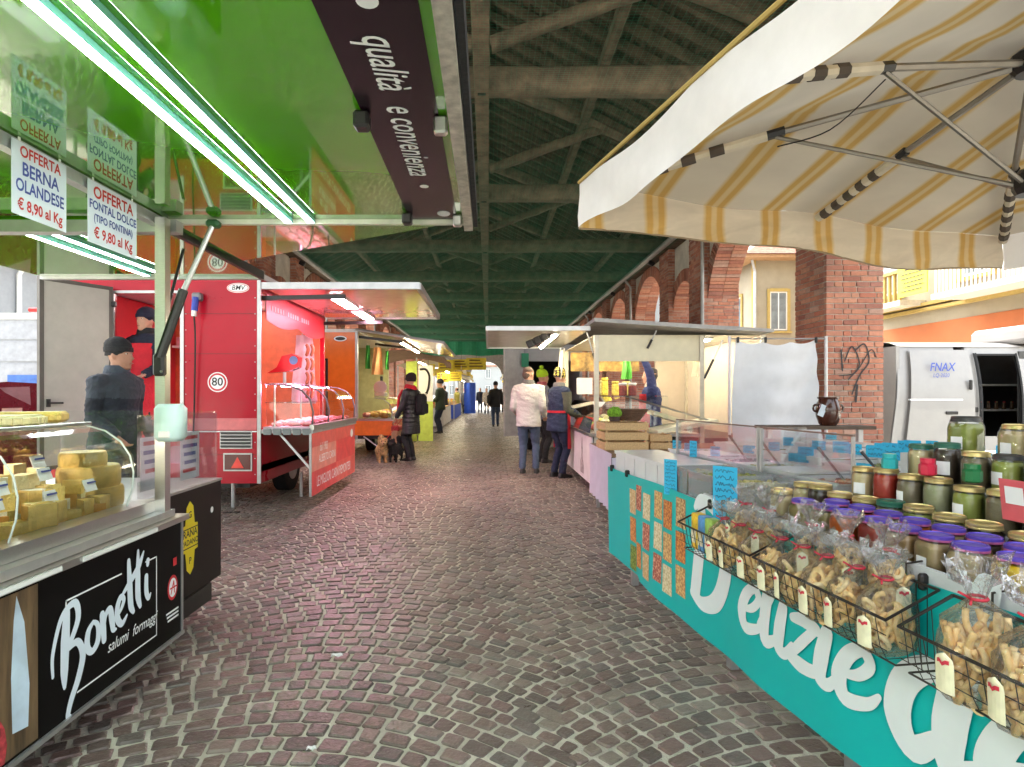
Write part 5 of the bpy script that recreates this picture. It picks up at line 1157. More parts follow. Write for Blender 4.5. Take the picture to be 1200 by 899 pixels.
jar(1.80,.06,TZ,.042,.15,0,paste['nut'],gold,gold,'tall jar of pale nuts with gold lid beside the large blue card','jars of nuts')
for k, c in enumerate(front):
    jar(1.92+k*.108,.07+rb.uniform(-.008,.012),TZ,.0435,.128+rb.uniform(-.002,.003),.35,paste[c],purple,pinkrim,'squarish jar of %s spread with purple lid in the front row' % c,'front row purple lid jars of %s' % c,rb.uniform(-.2,.2))
back = ['brown','dark red','olive brown','orange red','beige brown','dark','mustard yellow','brown','beige','dark red','olive brown','brown']
for k, c in enumerate(back):
    jar(1.97+k*.107,.168+rb.uniform(-.01,.01),TZ,.043,.133,.35,paste[c],purple,pinkrim,'squarish jar of %s spread with purple lid behind the front row' % c,'second row purple lid jars of %s' % c,rb.uniform(-.3,.3))
r3 = ['nut','dark','red pepper','green pickle','clear brine','green pickle','clear brine','dark','red pepper','dark','pale','green pickle','dark','red pepper','pale']
for k, c in enumerate(r3):
    jar(1.64+k*.112,.27+rb.uniform(-.012,.012),TZ,.046,.15+rb.uniform(-.012,.008),0,paste[c],gold if k not in (4,) else dgreen,gold if k != 4 else dgreen,'round %s jar with %s lid in the row behind the purple lids' % (c,'gold' if k != 4 else 'dark green'),'gold lid jars of %s behind the purple lids' % c,rb.uniform(-.4,.4))
r4 = ['nut','red pepper','smoky','clear brine','green pickle','smoky','dark','pale','red pepper','clear brine','smoky','pale','dark']
for k, c in enumerate(r4): jar(1.84+k*.108,.382,.88,.0425,.135+rb.uniform(-.012,.01),0,paste[c],gold,gold,'glass jar of %s contents with gold lid on the lowest step' % c,'jars of %s on the lowest step' % c,rb.uniform(-.5,.5),k%2==0)
r5 = ['nut','dark','smoky','green pickle','clear brine','red pepper','pale','smoky','red pepper','clear brine','dark']
for k, c in enumerate(r5): jar(2.0+k*.104,.478,.985,.041,.135+rb.uniform(-.015,.01),0,paste[c],[dgreen,dgreen,gold,blk][k%4],[dgreen,dgreen,gold,blk][k%4],'jar of %s contents with %s lid on the middle step' % (c,['dark green','dark green','gold','black'][k%4]),'jars of %s with %s lids on the middle step' % (c,['dark green','dark green','gold','black'][k%4]),rb.uniform(-.5,.5),k%2==1)
r6 = ['green pickle','nut','pale','smoky','clear brine','nut','smoky','red pepper']
for k, c in enumerate(r6): jar(2.05+k*.15,.61+.04*(k%2),1.07,.047,.145+rb.uniform(-.02,.01),.25,paste[c],gold if k%2 else blk,gold if k%2 else blk,'squarish jar of %s contents with %s lid on the top step' % (c,'gold' if k%2 else 'black'),'jars of %s on the top step' % c,rb.uniform(-.5,.5))
for (t_,nm,c) in ((1.96,'teal',(.02,.4,.42)),(2.12,'red',(.6,.02,.06)),(2.28,'dark green',(.01,.16,.05))):
    m_ = M('mini_'+nm.replace(' ','_'),c,.3); o = thing('mini_pot','small %s plastic pot standing on a jar lid' % nm,'pot',TB(t_,.385,1.021),TROT)
    MB().lathe([(.022,0),(.026,.005),(.026,.035),(.02,.042)],(0,0,0),8).build('pot_body', m_, o, world=False); MB().lathe([(.022,.042),(.022,.058)],(0,0,0),14).build('pot_cap', m_, o, world=False)
o = thing('notice_card','pink and white printed card leaning on the stepped jars','card',TB(2.46,.33,.935),TROT)
MB().box((0,0,.06),(.003,.085,.12),Matrix.Rotation(-.12,3,'Y')).build('card', M('pink_notice',(.72,.12,.14),.6), o, world=False); MB().box((-.006,0,.075),(.002,.05,.05),Matrix.Rotation(-.12,3,'Y')).build('white_patch', wlet, o, world=False)
# ---- wire baskets
wirem = M('dark_wire',(.05,.045,.04),.45,.6)
def basket(t0, t1, lab):
    o = thing('wire_basket', lab, 'basket', TB((t0+t1)/2,-.1,.56), TROT, 'wire baskets hung on the banner')
    nf, nb, zb, zf, zk = -.175, -.02, .602, .72, .79
    MB().tube([TB(t0,nb,zk),TB(t0,nf,zf),TB(t1,nf,zf),TB(t1,nb,zk),TB(t0,nb,zk)],.0045,6).build('rim', wirem, o)
    MB().tube([TB(t0,nb,zb),TB(t0,nf+.03,zb),TB(t1,nf+.03,zb),TB(t1,nb,zb)],.003,5).build('floor_rim', wirem, o)
    n = int((t1-t0)/.034)
    for i in range(1, n):
        t = t0+(t1-t0)*i/n; MB().tube([TB(t,nf,zf),TB(t,nf+.015,zf-.08),TB(t,nf+.035,zb),TB(t,nb,zb),TB(t,nb,zk)],.0014,4).build('wire', wirem, o)
    for f in (.33,.66): MB().tube([TB(t0,nf+.006*f,zf-.12*f),TB(t1,nf+.006*f,zf-.12*f)],.0014,4).build('wire', wirem, o)
    for t in (t0,t1):
        for f in (.3,.6): MB().tube([TB(t,nf+(nb-nf)*f,zf+(zk-zf)*f),TB(t,nf+.03+(nb-nf-.03)*f,zb)],.0014,4).build('wire', wirem, o)
    for t in (t0+.1,t1-.1): MB().tube([TB(t,nb,zk),TB(t,nb,zk+.04),TB(t,.03,zk+.045)],.003,5).build('hook', wirem, o)
basket(1.40,1.96,'wire basket with juice cartons and taralli bags beside the large blue card'); basket(1.98,2.56,'wire basket of five taralli bags under the purple lid jars'); basket(2.60,3.2,'wire basket with tall bags of long twisted taralli')
# ---- taralli bags
def film_mat():
    m = bpy.data.materials.new('crinkled_film'); b, nt = _bsdf(m); N = nt.nodes; L = nt.links
    tr = N.new('ShaderNodeBsdfTransparent'); tr.inputs[0].default_value = (.96,.97,.97,1); g = N.new('ShaderNodeBsdfGlossy'); g.inputs['Roughness'].default_value = .12
    n = N.new('ShaderNodeTexNoise'); n.inputs['Scale'].default_value = 38; n.inputs['Detail'].default_value = 3; tc = N.new('ShaderNodeTexCoord'); L.new(tc.outputs['Object'], n.inputs['Vector'])
    bp = N.new('ShaderNodeBump'); bp.inputs['Strength'].default_value = 1.; bp.inputs['Distance'].default_value = .03; L.new(n.outputs['Fac'], bp.inputs['Height']); L.new(bp.outputs[0], g.inputs['Normal'])
    lw = N.new('ShaderNodeFresnel'); lw.inputs[0].default_value = 1.5; L.new(bp.outputs[0], lw.inputs['Normal'])
    ma = N.new('ShaderNodeMath'); ma.operation = 'MULTIPLY_ADD'; ma.inputs[1].default_value = .6; ma.inputs[2].default_value = .015; ma.use_clamp = True; L.new(lw.outputs[0], ma.inputs[0])
    ms = N.new('ShaderNodeMixShader'); L.new(ma.outputs[0], ms.inputs[0]); L.new(tr.outputs[0], ms.inputs[1]); L.new(g.outputs[0], ms.inputs[2])
    d = N.new('ShaderNodeBsdfTranslucent'); d.inputs[0].default_value = (.9,.92,.93,1); d2 = N.new('ShaderNodeBsdfDiffuse'); d2.inputs[0].default_value = (.85,.87,.88,1); md = N.new('ShaderNodeMixShader'); L.new(d.outputs[0], md.inputs[1]); L.new(d2.outputs[0], md.inputs[2])
    m2 = N.new('ShaderNodeMixShader'); m2.inputs[0].default_value = .035; L.new(ms.outputs[0], m2.inputs[1]); L.new(md.outputs[0], m2.inputs[2])
    L.new(m2.outputs[0], N['Material Output'].inputs[0]); N.remove(b); return m
film = film_mat(); taralm = island_mat('baked_taralli', [(.86,.56,.22),(.9,.66,.3),(.8,.48,.16),(.92,.74,.42)], .5, .3, 90, fine=40, spec=.4)
labm = M('cream_bag_label',(.76,.72,.5),.6,var=.1,scale=20); tiem = M('red_tie',(.6,.03,.06),.5)
BAGM = []
def bag_meshes(seed, long_):
    q = random.Random(seed); w, d, h = .095, .064, .165 if not long_ else .185
    ck = MB()
    for i in range(52 if not long_ else 40):
        a = q.uniform(0,2*math.pi); rr = math.sqrt(q.uniform(.35,1)); z = q.uniform(.015,h*.93); k = 1 if z < h*.75 else .8
        c = (rr*w*.78*k*math.cos(a), rr*d*.74*k*math.sin(a), z); rot = Matrix.Rotation(a+q.uniform(-.6,.6),3,'Z') @ Matrix.Rotation(R(90)+q.uniform(-.7,.7),3,'Y')
        if not long_: ck.torus(c, q.uniform(.015,.02), .0075, 10, 6, rot @ Matrix.Diagonal((1.25,.9,1)))
        else:
            L_ = q.uniform(.04,.07); p = [rot @ Vector((x*.9,y,0)) + Vector(c) for x,y in ((-L_/2,.012),(0,.016),(L_/2,.01),(L_/2+.008,0),(L_/2,-.01),(0,-.016),(-L_/2,-.012))]; ck.tube(spline(p,2), .0075, 6)
    fm = MB(); n = 26; rings = []
    prof = [(.75,.0),(.98,.015),(1.04,.06),(1.03,.12),(.98,h*.85),(.8,h*.98),(.42,h+.025),(.2,h+.045),(.34,h+.075),(.62,h+.105),(.8,h+.13)]
    for (k, z) in prof:
        ring = []
        for j in range(n):
            a = 2*math.pi*j/n; fl = 1 + (.16 if z > h*.9 else .035)*math.sin(a*(7 if z > h*.9 else 5)+seed) + q.uniform(-.04,.04)*(2.2 if z > h*.9 else 1)
            ring.append((w*k*fl*math.cos(a), d*k*fl*math.sin(a), z + (q.uniform(-.02,.025) if z > h+.09 else 0)))
        rings.append(ring)
    fm.loft(rings); fm.f = fm.f[:-1]
    lb = MB(); lb.grid(5,8,lambda u,v: (-w*1.09*math.cos((u-.5)*.6)-.002, -d*1.12*math.sin((u-.5)*.6)*(1 if v < .75 else math.sqrt(max(0,1-((v-.75)/.25)**2))*.98+.02), .03+.09*v))
    lr = MB(); lr.grid(4,1,lambda u,v: (-w*1.11*math.cos((u-.5)*.5)-.003, -d*1.12*math.sin((u-.5)*.38), .095+.009*v+.004*math.sin(u*9)))
    ti = MB(); ti.torus((0,0,h+.045), .018, .004, 12, 5); ti.tube([(-.018,0,h+.045),(-.04,.012,h+.06)],.003,5); ti.tube([(-.018,0,h+.045),(-.042,-.016,h+.04)],.003,5)
    res = []
    for m_, mt, nm, sm in ((ck,taralm,'taralli',1),(fm,film,'clear_film',1),(lb,labm,'label',0),(lr,tiem,'label_print',0),(ti,tiem,'red_tie',1)):
        me = m_.mesh(nm); me.materials.append(mt)
        if sm: me.polygons.foreach_set('use_smooth',[True]*len(me.polygons))
        res.append((nm,me))
    return res
BAGM = [bag_meshes(3,False), bag_meshes(8,False), bag_meshes(14,False)]; BAGL = bag_meshes(5,True)
def bag(t, n, z, ms, lab, rz=0., tx=0., sc_=1.):
    o = thing('taralli_bag', lab, 'bag', TB(t,n,z), TROT+rz, 'tied bags of taralli in the wire baskets')
    o.rotation_euler.y = tx; o.scale = (sc_,sc_,sc_)
    for nm, me in ms:
        c = link(nm, me, o)
        if nm == 'taralli': c['kind'] = 'stuff'
for k,(t_,rz) in enumerate(((1.67,.2),(1.79,-.1),(1.90,.15))): bag(t_,-.092,.607,BAGM[k%3],'clear tied bag of ring taralli in the basket with juice cartons',rz,-.06,.88)
for k,(t_,rz) in enumerate(((2.04,.1),(2.15,-.2),(2.26,.05),(2.38,-.1),(2.48,.25))): bag(t_,-.094,.607,BAGM[(k+1)%3],'clear tied bag of ring taralli in the middle wire basket',rz,-.05+.02*(k%2),.92)
for k,(t_,rz) in enumerate(((2.74,.1),(2.88,-.15),(3.05,.1))): bag(t_,-.096,.607,BAGL,'clear tied bag of long twisted taralli in the last wire basket',rz,-.04,1.0)
for k,(t_) in enumerate((1.72,1.86,2.1,2.25,2.42)): bag(t_,-.035+.01*(k%2),.68,BAGM[k%3],'clear tied bag of ring taralli leaning against the jars',.3*k,.0,.85)
for k,(t_,c,nm) in enumerate(((1.45,(.8,.5,.04),'yellow'),(1.51,(.1,.3,.6),'blue'),(1.57,(.35,.55,.12),'green'))):
    o = thing('juice_carton','small %s snack packet with white base in the wire basket' % nm,'packet',TB(t_,-.1,.607),TROT)
    MB().box((0,0,.08),(.05,.055,.16),ch=.006).build('packet', M('packet_'+nm,c,.35,var=.25,scale=30), o, world=False); MB().box((-.0265,0,.06),(.002,.04,.06)).build('print', M('packet_print',(.8,.7,.5),.5,var=.3,scale=60), o, world=False)

# ================================================================== PARASOL over the table
PA = math.atan2(.242,.97)
A_ = Vector((.44,2.78,0)); U_ = Vector((.97,.242,0)); V_ = Vector((.242,-.97,0)); PS = 2.58
HU, HV = 1.34, 1.02
hub = A_ + U_*HU + V_*HV
par = thing('market_parasol', 'cream market parasol with ochre stripes and folding metal ribs over the jars', 'parasol', (hub.x,hub.y,0), PA)
def stripe_mat():
    m = bpy.data.materials.new('striped_canvas'); b, nt = _bsdf(m); N = nt.nodes; L = nt.links
    at = N.new('ShaderNodeAttribute'); at.attribute_name = 'stripe_u'
    md = N.new('ShaderNodeMath'); md.operation = 'DIVIDE'; md.inputs[1].default_value = .335; L.new(at.outputs['Fac'], md.inputs[0])
    fr = N.new('ShaderNodeMath'); fr.operation = 'FRACT'; L.new(md.outputs[0], fr.inputs[0])
    rp = N.new('ShaderNodeValToRGB'); cr = rp.color_ramp; base = (.70,.62,.49,1); y1, y2 = (.60,.37,.11,1), (.66,.50,.26,1)
    pts = [(0,base),(.29,base),(.34,y2),(.37,y1),(.44,y1),(.47,y2),(.53,y2),(.56,y1),(.63,y1),(.66,y2),(.71,base),(1,base)]
    while len(cr.elements) < len(pts): cr.elements.new(.5)
    for i,(p,c) in enumerate(pts): cr.elements[i].position = p; cr.elements[i].color = c
    L.new(fr.outputs[0], rp.inputs[0])
    n = N.new('ShaderNodeTexNoise'); n.inputs['Scale'].default_value = 4; n.inputs['Detail'].default_value = 6; mr = N.new('ShaderNodeMapRange'); mr.inputs['To Min'].default_value = .72; mr.inputs['To Max'].default_value = 1.15; L.new(n.outputs['Fac'], mr.inputs[0])
    mx = N.new('ShaderNodeMixRGB'); mx.blend_type = 'MULTIPLY'; mx.inputs[0].default_value = 1; L.new(rp.outputs[0], mx.inputs[1]); L.new(mr.outputs[0], mx.inputs[2]); L.new(mx.outputs[0], b.inputs['Base Color']); b.inputs['Roughness'].default_value = .9
    t = N.new('ShaderNodeBsdfTranslucent'); L.new(mx.outputs[0], t.inputs[0]); ms = N.new('ShaderNodeMixShader'); ms.inputs[0].default_value = .3; L.new(b.outputs[0], ms.inputs[1]); L.new(t.outputs[0], ms.inputs[2]); L.new(ms.outputs[0], N['Material Output'].inputs[0])
    return m
strm = stripe_mat(); ZE, ZP = 2.27, 2.60
def cz(x, y):
    r = max(abs(x)/HU,abs(y)/HV); a = math.atan2(abs(y)/HV,abs(x)/HU); sag = .045*math.sin(4*a)**2*r*(1-.3*r)
    return ZP + (ZE-ZP)*r - sag - .04*(x/HU) + .004*noise.noise(Vector((x*4,y*4,0)))
def canopy_part(name, mb, us, par_, mat):
    o = mb.build(name, mat, par_, smooth=60, world=False, center=False); at = o.data.attributes.new('stripe_u','FLOAT','POINT'); at.data.foreach_set('value', us); return o
mb = MB(); NG = 36; mb.grid(NG, NG, lambda u, v: (-HU+2*HU*u, -HV+2*HV*v, cz(-HU+2*HU*u,-HV+2*HV*v)))
canopy_part('canopy', mb, [p[0]+3.35+.1 for p in mb.v], par, strm)
for s in ('far','near','aisle','outer'):
    mb = MB(); us = []
    for j in range(5):
        for i in range(49):
            v = j/4; hh_ = HU if s in ('far','near') else HV; q = -hh_+2*hh_*i/48; w = .012*math.sin(q*11+j)*v
            if s == 'far': p = (q, HV+w+.002, cz(q,HV)-.2*v*(1+.1*math.sin(q*3)))
            elif s == 'near': p = (q, -HV-w-.002, cz(q,-HV)-.2*v)
            elif s == 'aisle': p = (-HU-w-.002, q, cz(-HU,q)-.2*v*(1+.06*math.sin(q*2.2)))
            else: p = (HU+w+.002, q, cz(HU,q)-.2*v)
            mb.v.append(p); us.append(p[0]+3.35+.1 if s in ('far','near') else .0)
    mb.f = [(j*49+i,j*49+i+1,(j+1)*49+i+1,(j+1)*49+i) for j in range(4) for i in range(48)]
    canopy_part('valance', mb, us, par, strm if s in ('far','near') else M('white_valance',(.8,.79,.77),.85,var=.04,trans=.35))
MB().tube([(-HU-.004,-HV,cz(-HU,-HV)+.004),(-HU-.004,0,cz(-HU,0)+.004),(-HU-.004,HV,cz(-HU,HV)+.004)],.009,6).build('yellow_piping', yellowt, par, world=False)
MB().tube([(-HU+2*HU*i/20,HV+.004,cz(-HU+2*HU*i/20,HV)-.2-.02*math.sin((-HU+2*HU*i/20)*3)) for i in range(21)],.005,5).build('hem', M('hem_brown',(.3,.22,.14),.8), par, world=False)
ribm2 = M('rib_metal',(.3,.27,.23),.4,.7,var=.1); sleeve = M('sleeve_cloth',(.66,.58,.45),.9)
MB().tube([(0,0,.02),(0,0,2.5)],.024,14).build('pole', alu, par, world=False); MB().lathe([(.3,0),(.3,.05),(.05,.09),(.03,.25)],(0,0,.014),24).build('base', blackm, par, world=False)
MB().lathe([(.05,0),(.065,.02),(.065,.07),(.04,.09)],(0,0,2.47),14).build('upper_hub', blackm, par, world=False); MB().lathe([(.05,0),(.06,.02),(.06,.07),(.04,.09)],(0,0,2.03),14).build('lower_hub', blackm, par, world=False)
for (ex,ey) in ((-1,1),(0,1),(1,1),(1,0),(1,-1),(0,-1),(-1,-1),(-1,0)):
    a = Vector((ex*HU,ey*HV,0)); L_ = a.length; a.normalize()
    def pt(f, dz): p = a*L_*f; return Vector((p.x,p.y,cz(p.x,p.y)-.035+dz))
    p0 = a*.05 + Vector((0,0,2.5)); r_ = MB().tube([p0, p0+(pt(.5,-.02)-p0)*.5, pt(.5,-.02)], .013, 6).build('rib', ribm2, par, world=False)
    MB().tube([pt(.48,-.02),pt(.52,-.02)],.02,6).build('rib_joint', blackm, r_, world=False)
    MB().tube([pt(.52,-.02),pt(.97,-.012)],.022,8).build('rib_sleeve', sleeve, r_, world=False)
    for k in range(5): MB().tube([pt(.62+k*.07,-.0185),pt(.655+k*.07,-.0178)],.0245,8).build('sleeve_band', M('sleeve_dark',(.09,.07,.055),.9), r_, world=False)
    MB().tube([a*.055+Vector((0,0,2.07)), pt(.5,-.035)], .0085, 6).build('strut', ribm2, par, world=False)
MB().tube(spline([pt(.5,-.06),(-.6,.3,2.33),(-.67,.5,2.34)],6),.003,4).build('cord', blackm, par, world=False)
# ================================================================== WHITE PRODUCE TRAILER
crm_ = M('cream_panel',(.66,.6,.42),.35,var=.06); greyb = M('grey_board',(.36,.35,.34),.6,var=.15,dirt=.3)
T = thing('produce_trailer', 'white food trailer with raised flaps, glass counter and grey roof board', 'food trailer', (2.4,8.8,0))
e0, e1 = 7.4, 10.2
MB().bx(1.32,1.34,e0,e1,.14,.76).build('front_panel', M('printed_white_panel',(.7,.68,.68),.5,var=.1,scale=3), T)
mb = MB(); mb.add([(1.3185,8.15+a,.2+b) for a,b in ((-.16,.0),(.16,.0),(.13,.16),(.06,.22),(.05,.4),(.02,.5),(-.03,.5),(-.05,.38),(-.08,.2),(-.14,.14))],[tuple(reversed(range(10)))]); mb.build('grey_print', M('grey_print',(.42,.38,.38),.6,var=.5,scale=14), T)
MB().bx(1.34,3.5,e0+.02,e1,.3,.74).build('lower_body', M('dark_under',(.03,.03,.03),.6), T)
MB().bx(1.28,2.7,e0-.05,e1,.762,.80).build('counter_top', steel, T)
for (xx,yy) in ((1.38,e0),(2.72,e0),(1.38,e1),(3.5,e0),(3.5,e1)): MB().bx(xx-.028,xx+.028,yy-.028,yy+.028,.1 if xx<2.7 else .3,2.05).build('post', M('post_cream',(.62,.57,.45),.4,.2), T)
MB().bx(1.41,2.69,e0-.01,e0+.02,1.72,2.05).build('end_flap', crm_, T)
mb = MB(); mb.prism([(1.30,2.235),(1.30,2.19),(2.5,2.11),(3.15,1.99),(3.15,2.03),(2.5,2.16)], (0,e1+.1,0), (1,0,0), (0,0,1), 0.0001)
mb = MB(); pr_ = [(1.30,2.19),(2.5,2.11),(3.5,2.06),(3.5,2.10),(2.5,2.16),(1.30,2.235)]; n = len(pr_)
mb.add([(x_,e0-.3,z_) for x_,z_ in pr_]+[(x_,e1+.1,z_) for x_,z_ in pr_], [tuple(range(n)),tuple(reversed(range(n,2*n)))]+[(i,n+i,n+(i+1)%n,(i+1)%n) for i in range(n)]); mb.build('roof_board', greyb, T)
MB().bx(1.36,3.5,e0+.03,e1,2.052,2.058).build('ceiling', M('ceiling_cream',(.75,.7,.55),.5), T)
MB().bx(0.,1.30,e0,e1+.1,2.125,2.15).build('side_flap', M('flap_cream',(.7,.66,.52),.2,var=.08,coat=.3), T)
for (a,b,c,d) in ((-.03,1.3,e0-.03,e0),(-.03,1.3,e1+.1,e1+.13),(-.03,0,e0,e1+.1)): MB().bx(a,b,c,d,2.11,2.165).build('flap_frame', alu, T)
warmE = emit('warm_tube',(1.,.9,.68),14.)
for (x_,y_a,y_b) in ((.9,7.7,9.9),(2.0,7.7,9.9),(2.9,7.6,9.9)):
    z_ = 2.115 if x_ < 1.3 else 2.045
    h = MB().bx(x_-.05,x_+.05,y_a,y_b,z_-.02,z_).build('lamp_housing', white, T); MB().tube([(x_,y_a+.02,z_-.035),(x_,y_b-.02,z_-.035)],.014,8).build('light_tube', warmE, h)
lb_ = MB().box((.72,8.0,2.06),(.4,.06,.1),Matrix.Rotation(-.45,3,'Y')).build('spot_bar', blackm, T)
for k in range(4): MB().box((.57+.1*k,7.96,1.99+.048*k),(.085,.05,.1),Matrix.Rotation(-.45,3,'Y'),ch=.01).build('spot', blackm, lb_)
for (a,b) in (((1.42,7.42,1.55),(1.28,7.5,2.1)),((2.75,7.38,1.5),(2.95,7.3,1.98)),((2.02,7.36,1.88),(2.12,7.3,2.1))):
    s_ = MB().tube([a,[(a[i]+b[i])/2 for i in range(3)]],.016,8).build('gas_strut', blackm, T); MB().tube([[(a[i]+b[i])/2 for i in range(3)],b],.009,6).build('strut_rod', alu, s_)
MB().bx(2.95,4.3,10.25,10.3,.3,2.05).build('back_panel', M('beige_panel',(.55,.47,.38),.6,var=.05), T); MB().bx(3.5,3.53,e0+.03,e1,.3,2.05).build('side_panel', M('beige_panel',(.55,.47,.38),.6), T)
for yy in (8.2,9.5): 
    w = MB().tube([(2.2,yy,.28),(2.4,yy,.28)],.28,20).build('wheel', rubber, T); w = MB().tube([(1.45,yy,.28),(1.62,yy,.28)],.28,20).build('wheel', rubber, T)
pgl = [(1.30,.80),(1.34,1.0),(1.5,1.2),(1.75,1.27)]
mb = MB()
for i in range(3): mb.quad((pgl[i][0],e0+.02,pgl[i][1]),(pgl[i][0],e1-.1,pgl[i][1]),(pgl[i+1][0],e1-.1,pgl[i+1][1]),(pgl[i+1][0],e0+.02,pgl[i+1][1]))
mb.build('slanted_glass', G1, T, smooth=50); MB().prism(pgl+[(2.3,1.27),(2.3,.8)],(0,e0+.02,0),(1,0,0),(0,0,1),.005).build('end_glass', G1, T); MB().bx(1.75,2.3,e0+.03,e1-.1,1.271,1.28).build('top_shelf', G1, T)
MB().tube([(1.75,e0+.01,1.275),(2.9,e0-.2,.93)],.012,6).build('sloping_rail', steel, T)
MB().box((2.45,7.35,.9),(.75,.5,.05),Matrix.Rotation(-.18,3,'Y')).build('cream_lid', M('lid_cream',(.72,.68,.48),.4), T)
MB().box((2.35,7.7,1.0),(.4,.35,.05),Matrix.Rotation(.3,3,'Y')).build('cream_lid', M('lid_cream',(.72,.68,.48),.4), T)
sp = MB().bx(1.45,2.65,e1-.02,e1,1.7,2.03).build('menu_board', M('menu_print',(.5,.3,.08),.5,var=.6,scale=5), T)
for i in range(20):
    c = [(.75,.6,.15),(.3,.4,.06),(.7,.62,.4),(.55,.1,.05),(.8,.7,.3)][i%5]; nm = ['yellow_cheese','green_salad','pale_antipasto','tomato_salad','golden_fritters'][i%5]
    mb = MB(); mb.ell((1.5+.22*(i%3),7.6+i*.125,.85+.03*(i%3)),(.09,.07,.06),9,6); mb.v = [tuple(Vector(p)+Vector(noise.noise_vector(Vector(p)*15))*.022) for p in mb.v]
    mb.build(nm, M(nm,c,.5,var=.3,scale=18), smooth=True, label='%s heap in the white trailer glass counter' % nm.replace('_',' '), cat='food', group='food in the white trailer counter %d' % (i%5))
for i,(x_,y_,c,h) in enumerate(((1.85,9.2,(.72,.6,.08),.28),(1.95,8.2,(.75,.62,.2),.2),(1.80,7.75,(.3,.06,.04),.17),(1.92,7.72,(.28,.05,.04),.17),(1.95,8.9,(.7,.55,.1),.22),(1.9,9.6,(.6,.6,.25),.25))):
    o = thing('packet_jar','%s tall packet on the glass top shelf of the white trailer' % ['bunchy yellow','golden','dark red','brown red','ochre','straw coloured'][i],'packet',(x_,y_,1.281)); MB().lathe([(.05,0),(.055,.01),(.055,h*.7),(.045,h*.8)],(0,0,0),12).build('packet', M('pk_%d'%i,c,.5,var=.3,scale=25), o, world=False); MB().lathe([(.045,h*.8+.001),(.06,h*.9),(.05,h)],(0,0,0),12).build('top_wrap', white if i in (2,3) else M('pk_%d'%i,c,.5), o, world=False)
mb = MB(); mb.bx(1.36,1.6,8.9,8.92,1.3,1.55); mb.build('paper_notice', white, label='white paper notice taped inside the white trailer glass', cat='notice')
for i,(x_,c,l) in enumerate(((2.1,(.15,.55,.1),'green towel hanging inside the white trailer'),(2.75,(.75,.7,.55),'cream towel hanging on the white trailer end post'),(1.15,(.78,.74,.66),'white towel hanging under the side flap'))): apron(x_,[8.8,7.6,9.0][i],1.98,.45,.14, M('towel_%d'%i,c,.9,trans=.2), l, 'hanging_towel','towel')
# ---- end table with lilac cloth, crate and basket
t = thing('side_table','small table with hanging pale lilac cloth beside the white trailer','table',(1.85,6.1,0))
MB().bx(1.18,2.9,5.5,6.7,.70,.735).build('table_top', M('table_plank',(.2,.12,.06),.7,var=.2), t)
lil = M('lilac_cloth',(.6,.57,.68),.9,var=.04,trans=.15)
mb = MB(); mb.grid(30,6,lambda u,v: (1.165+.02*math.sin(u*40)*v, 5.48+1.2*u, .737-.55*v)); mb.build('cloth_side', lil, t, smooth=60)
mb = MB(); mb.grid(40,6,lambda u,v: (1.165+1.7*u, 5.48-.025-.02*math.sin(u*45)*v, .70-.5*v)); mb.build('cloth_front', lil, t, smooth=60)
for (xx,yy) in ((1.25,5.6),(2.8,5.6),(1.25,6.6),(2.8,6.6)): MB().bx(xx-.02,xx+.02,yy-.02,yy+.02,.013,.70).build('leg', alu, t)
box_crate(1.37,5.95,.736,.44,.36,.29, M('light_crate_wood',(.55,.36,.17),.7,var=.15,scale=12,stretch=(6,1,6)), 'light wooden slatted crate standing on the lilac clothed table', None, 'wooden crates on the lilac table', 3)
box_crate(1.75,6.0,.736,.22,.26,.16, M('light_crate_wood',(.55,.36,.17),.7), 'low wooden crate beside the taller slatted crate', None, 'wooden crates on the lilac table', 2)
t = thing('wicker_basket','dark brown shallow wicker basket resting on the wooden crate','basket',(1.42,5.95,1.028)); wk = M('dark_wicker',(.12,.06,.03),.7,var=.3,bump=.6,bscale=90)
for k in range(6): MB().torus((0,0,.012+k*.02),.115+.013*k,.011,24,6,Matrix.Diagonal((1.15,.85,1))).build('wicker_ring', wk, t, world=False)
MB().lathe([(.11,.0),(.11,.012)],(0,0,.001),20).build('basket_floor', wk, t, world=False)
t = thing('potted_moss','round bright green moss ball in a dark pot on the crate','plant',(1.27,5.83,1.028)); MB().lathe([(.05,0),(.06,.06)],(0,0,0),14).build('pot', M('dark_pot',(.05,.025,.02),.5), t, world=False); mb = MB(); mb.ell((0,0,.085),(.075,.075,.06),14,9); mb.v = [tuple(Vector(p)*(1+.12*noise.noise(Vector(p)*60))) for p in mb.v]; mb.build('moss', M('moss_green',(.2,.42,.02),.9,var=.4,scale=60,bump=1,bscale=120), t, world=False, smooth=True)
# ---- hung white cloth
cl_ = thing('hanging_cloth','large white cloth hung from a line beside the brick pillar','cloth',(2.98,6.0,.7))
mb = MB()
mb.grid(26,30,lambda u,v: (2.56+.84*u-.02*math.sin(v*3)*(1-u)+.03*(v>.0)*math.sin(v*2)*u, 6.0+.05*math.sin(u*8+v*2.5)*(.35+v)+.014*math.sin(v*26+u*7+2*math.sin(u*6))*(.4+.6*u), 1.87-.035*math.sin(u*math.pi)-.03*abs(math.sin(u*9.4))-1.16*v))
mb.build('sheet', whitecloth, cl_, smooth=70)
for u in (.02,.36,.98): MB().box((2.56+.84*u,5.985,1.86),(.02,.03,.06),ch=.005).build('clip', blackm, cl_)
MB().tube([(2.5,6.01,1.875),(3.5,6.01,1.875)],.008,6).build('rail', alu, cl_)
for xx in (2.5,3.5): MB().tube([(xx,6.01,0.013),(xx,6.01,1.9)],.016,8).build('stand', alu, cl_)
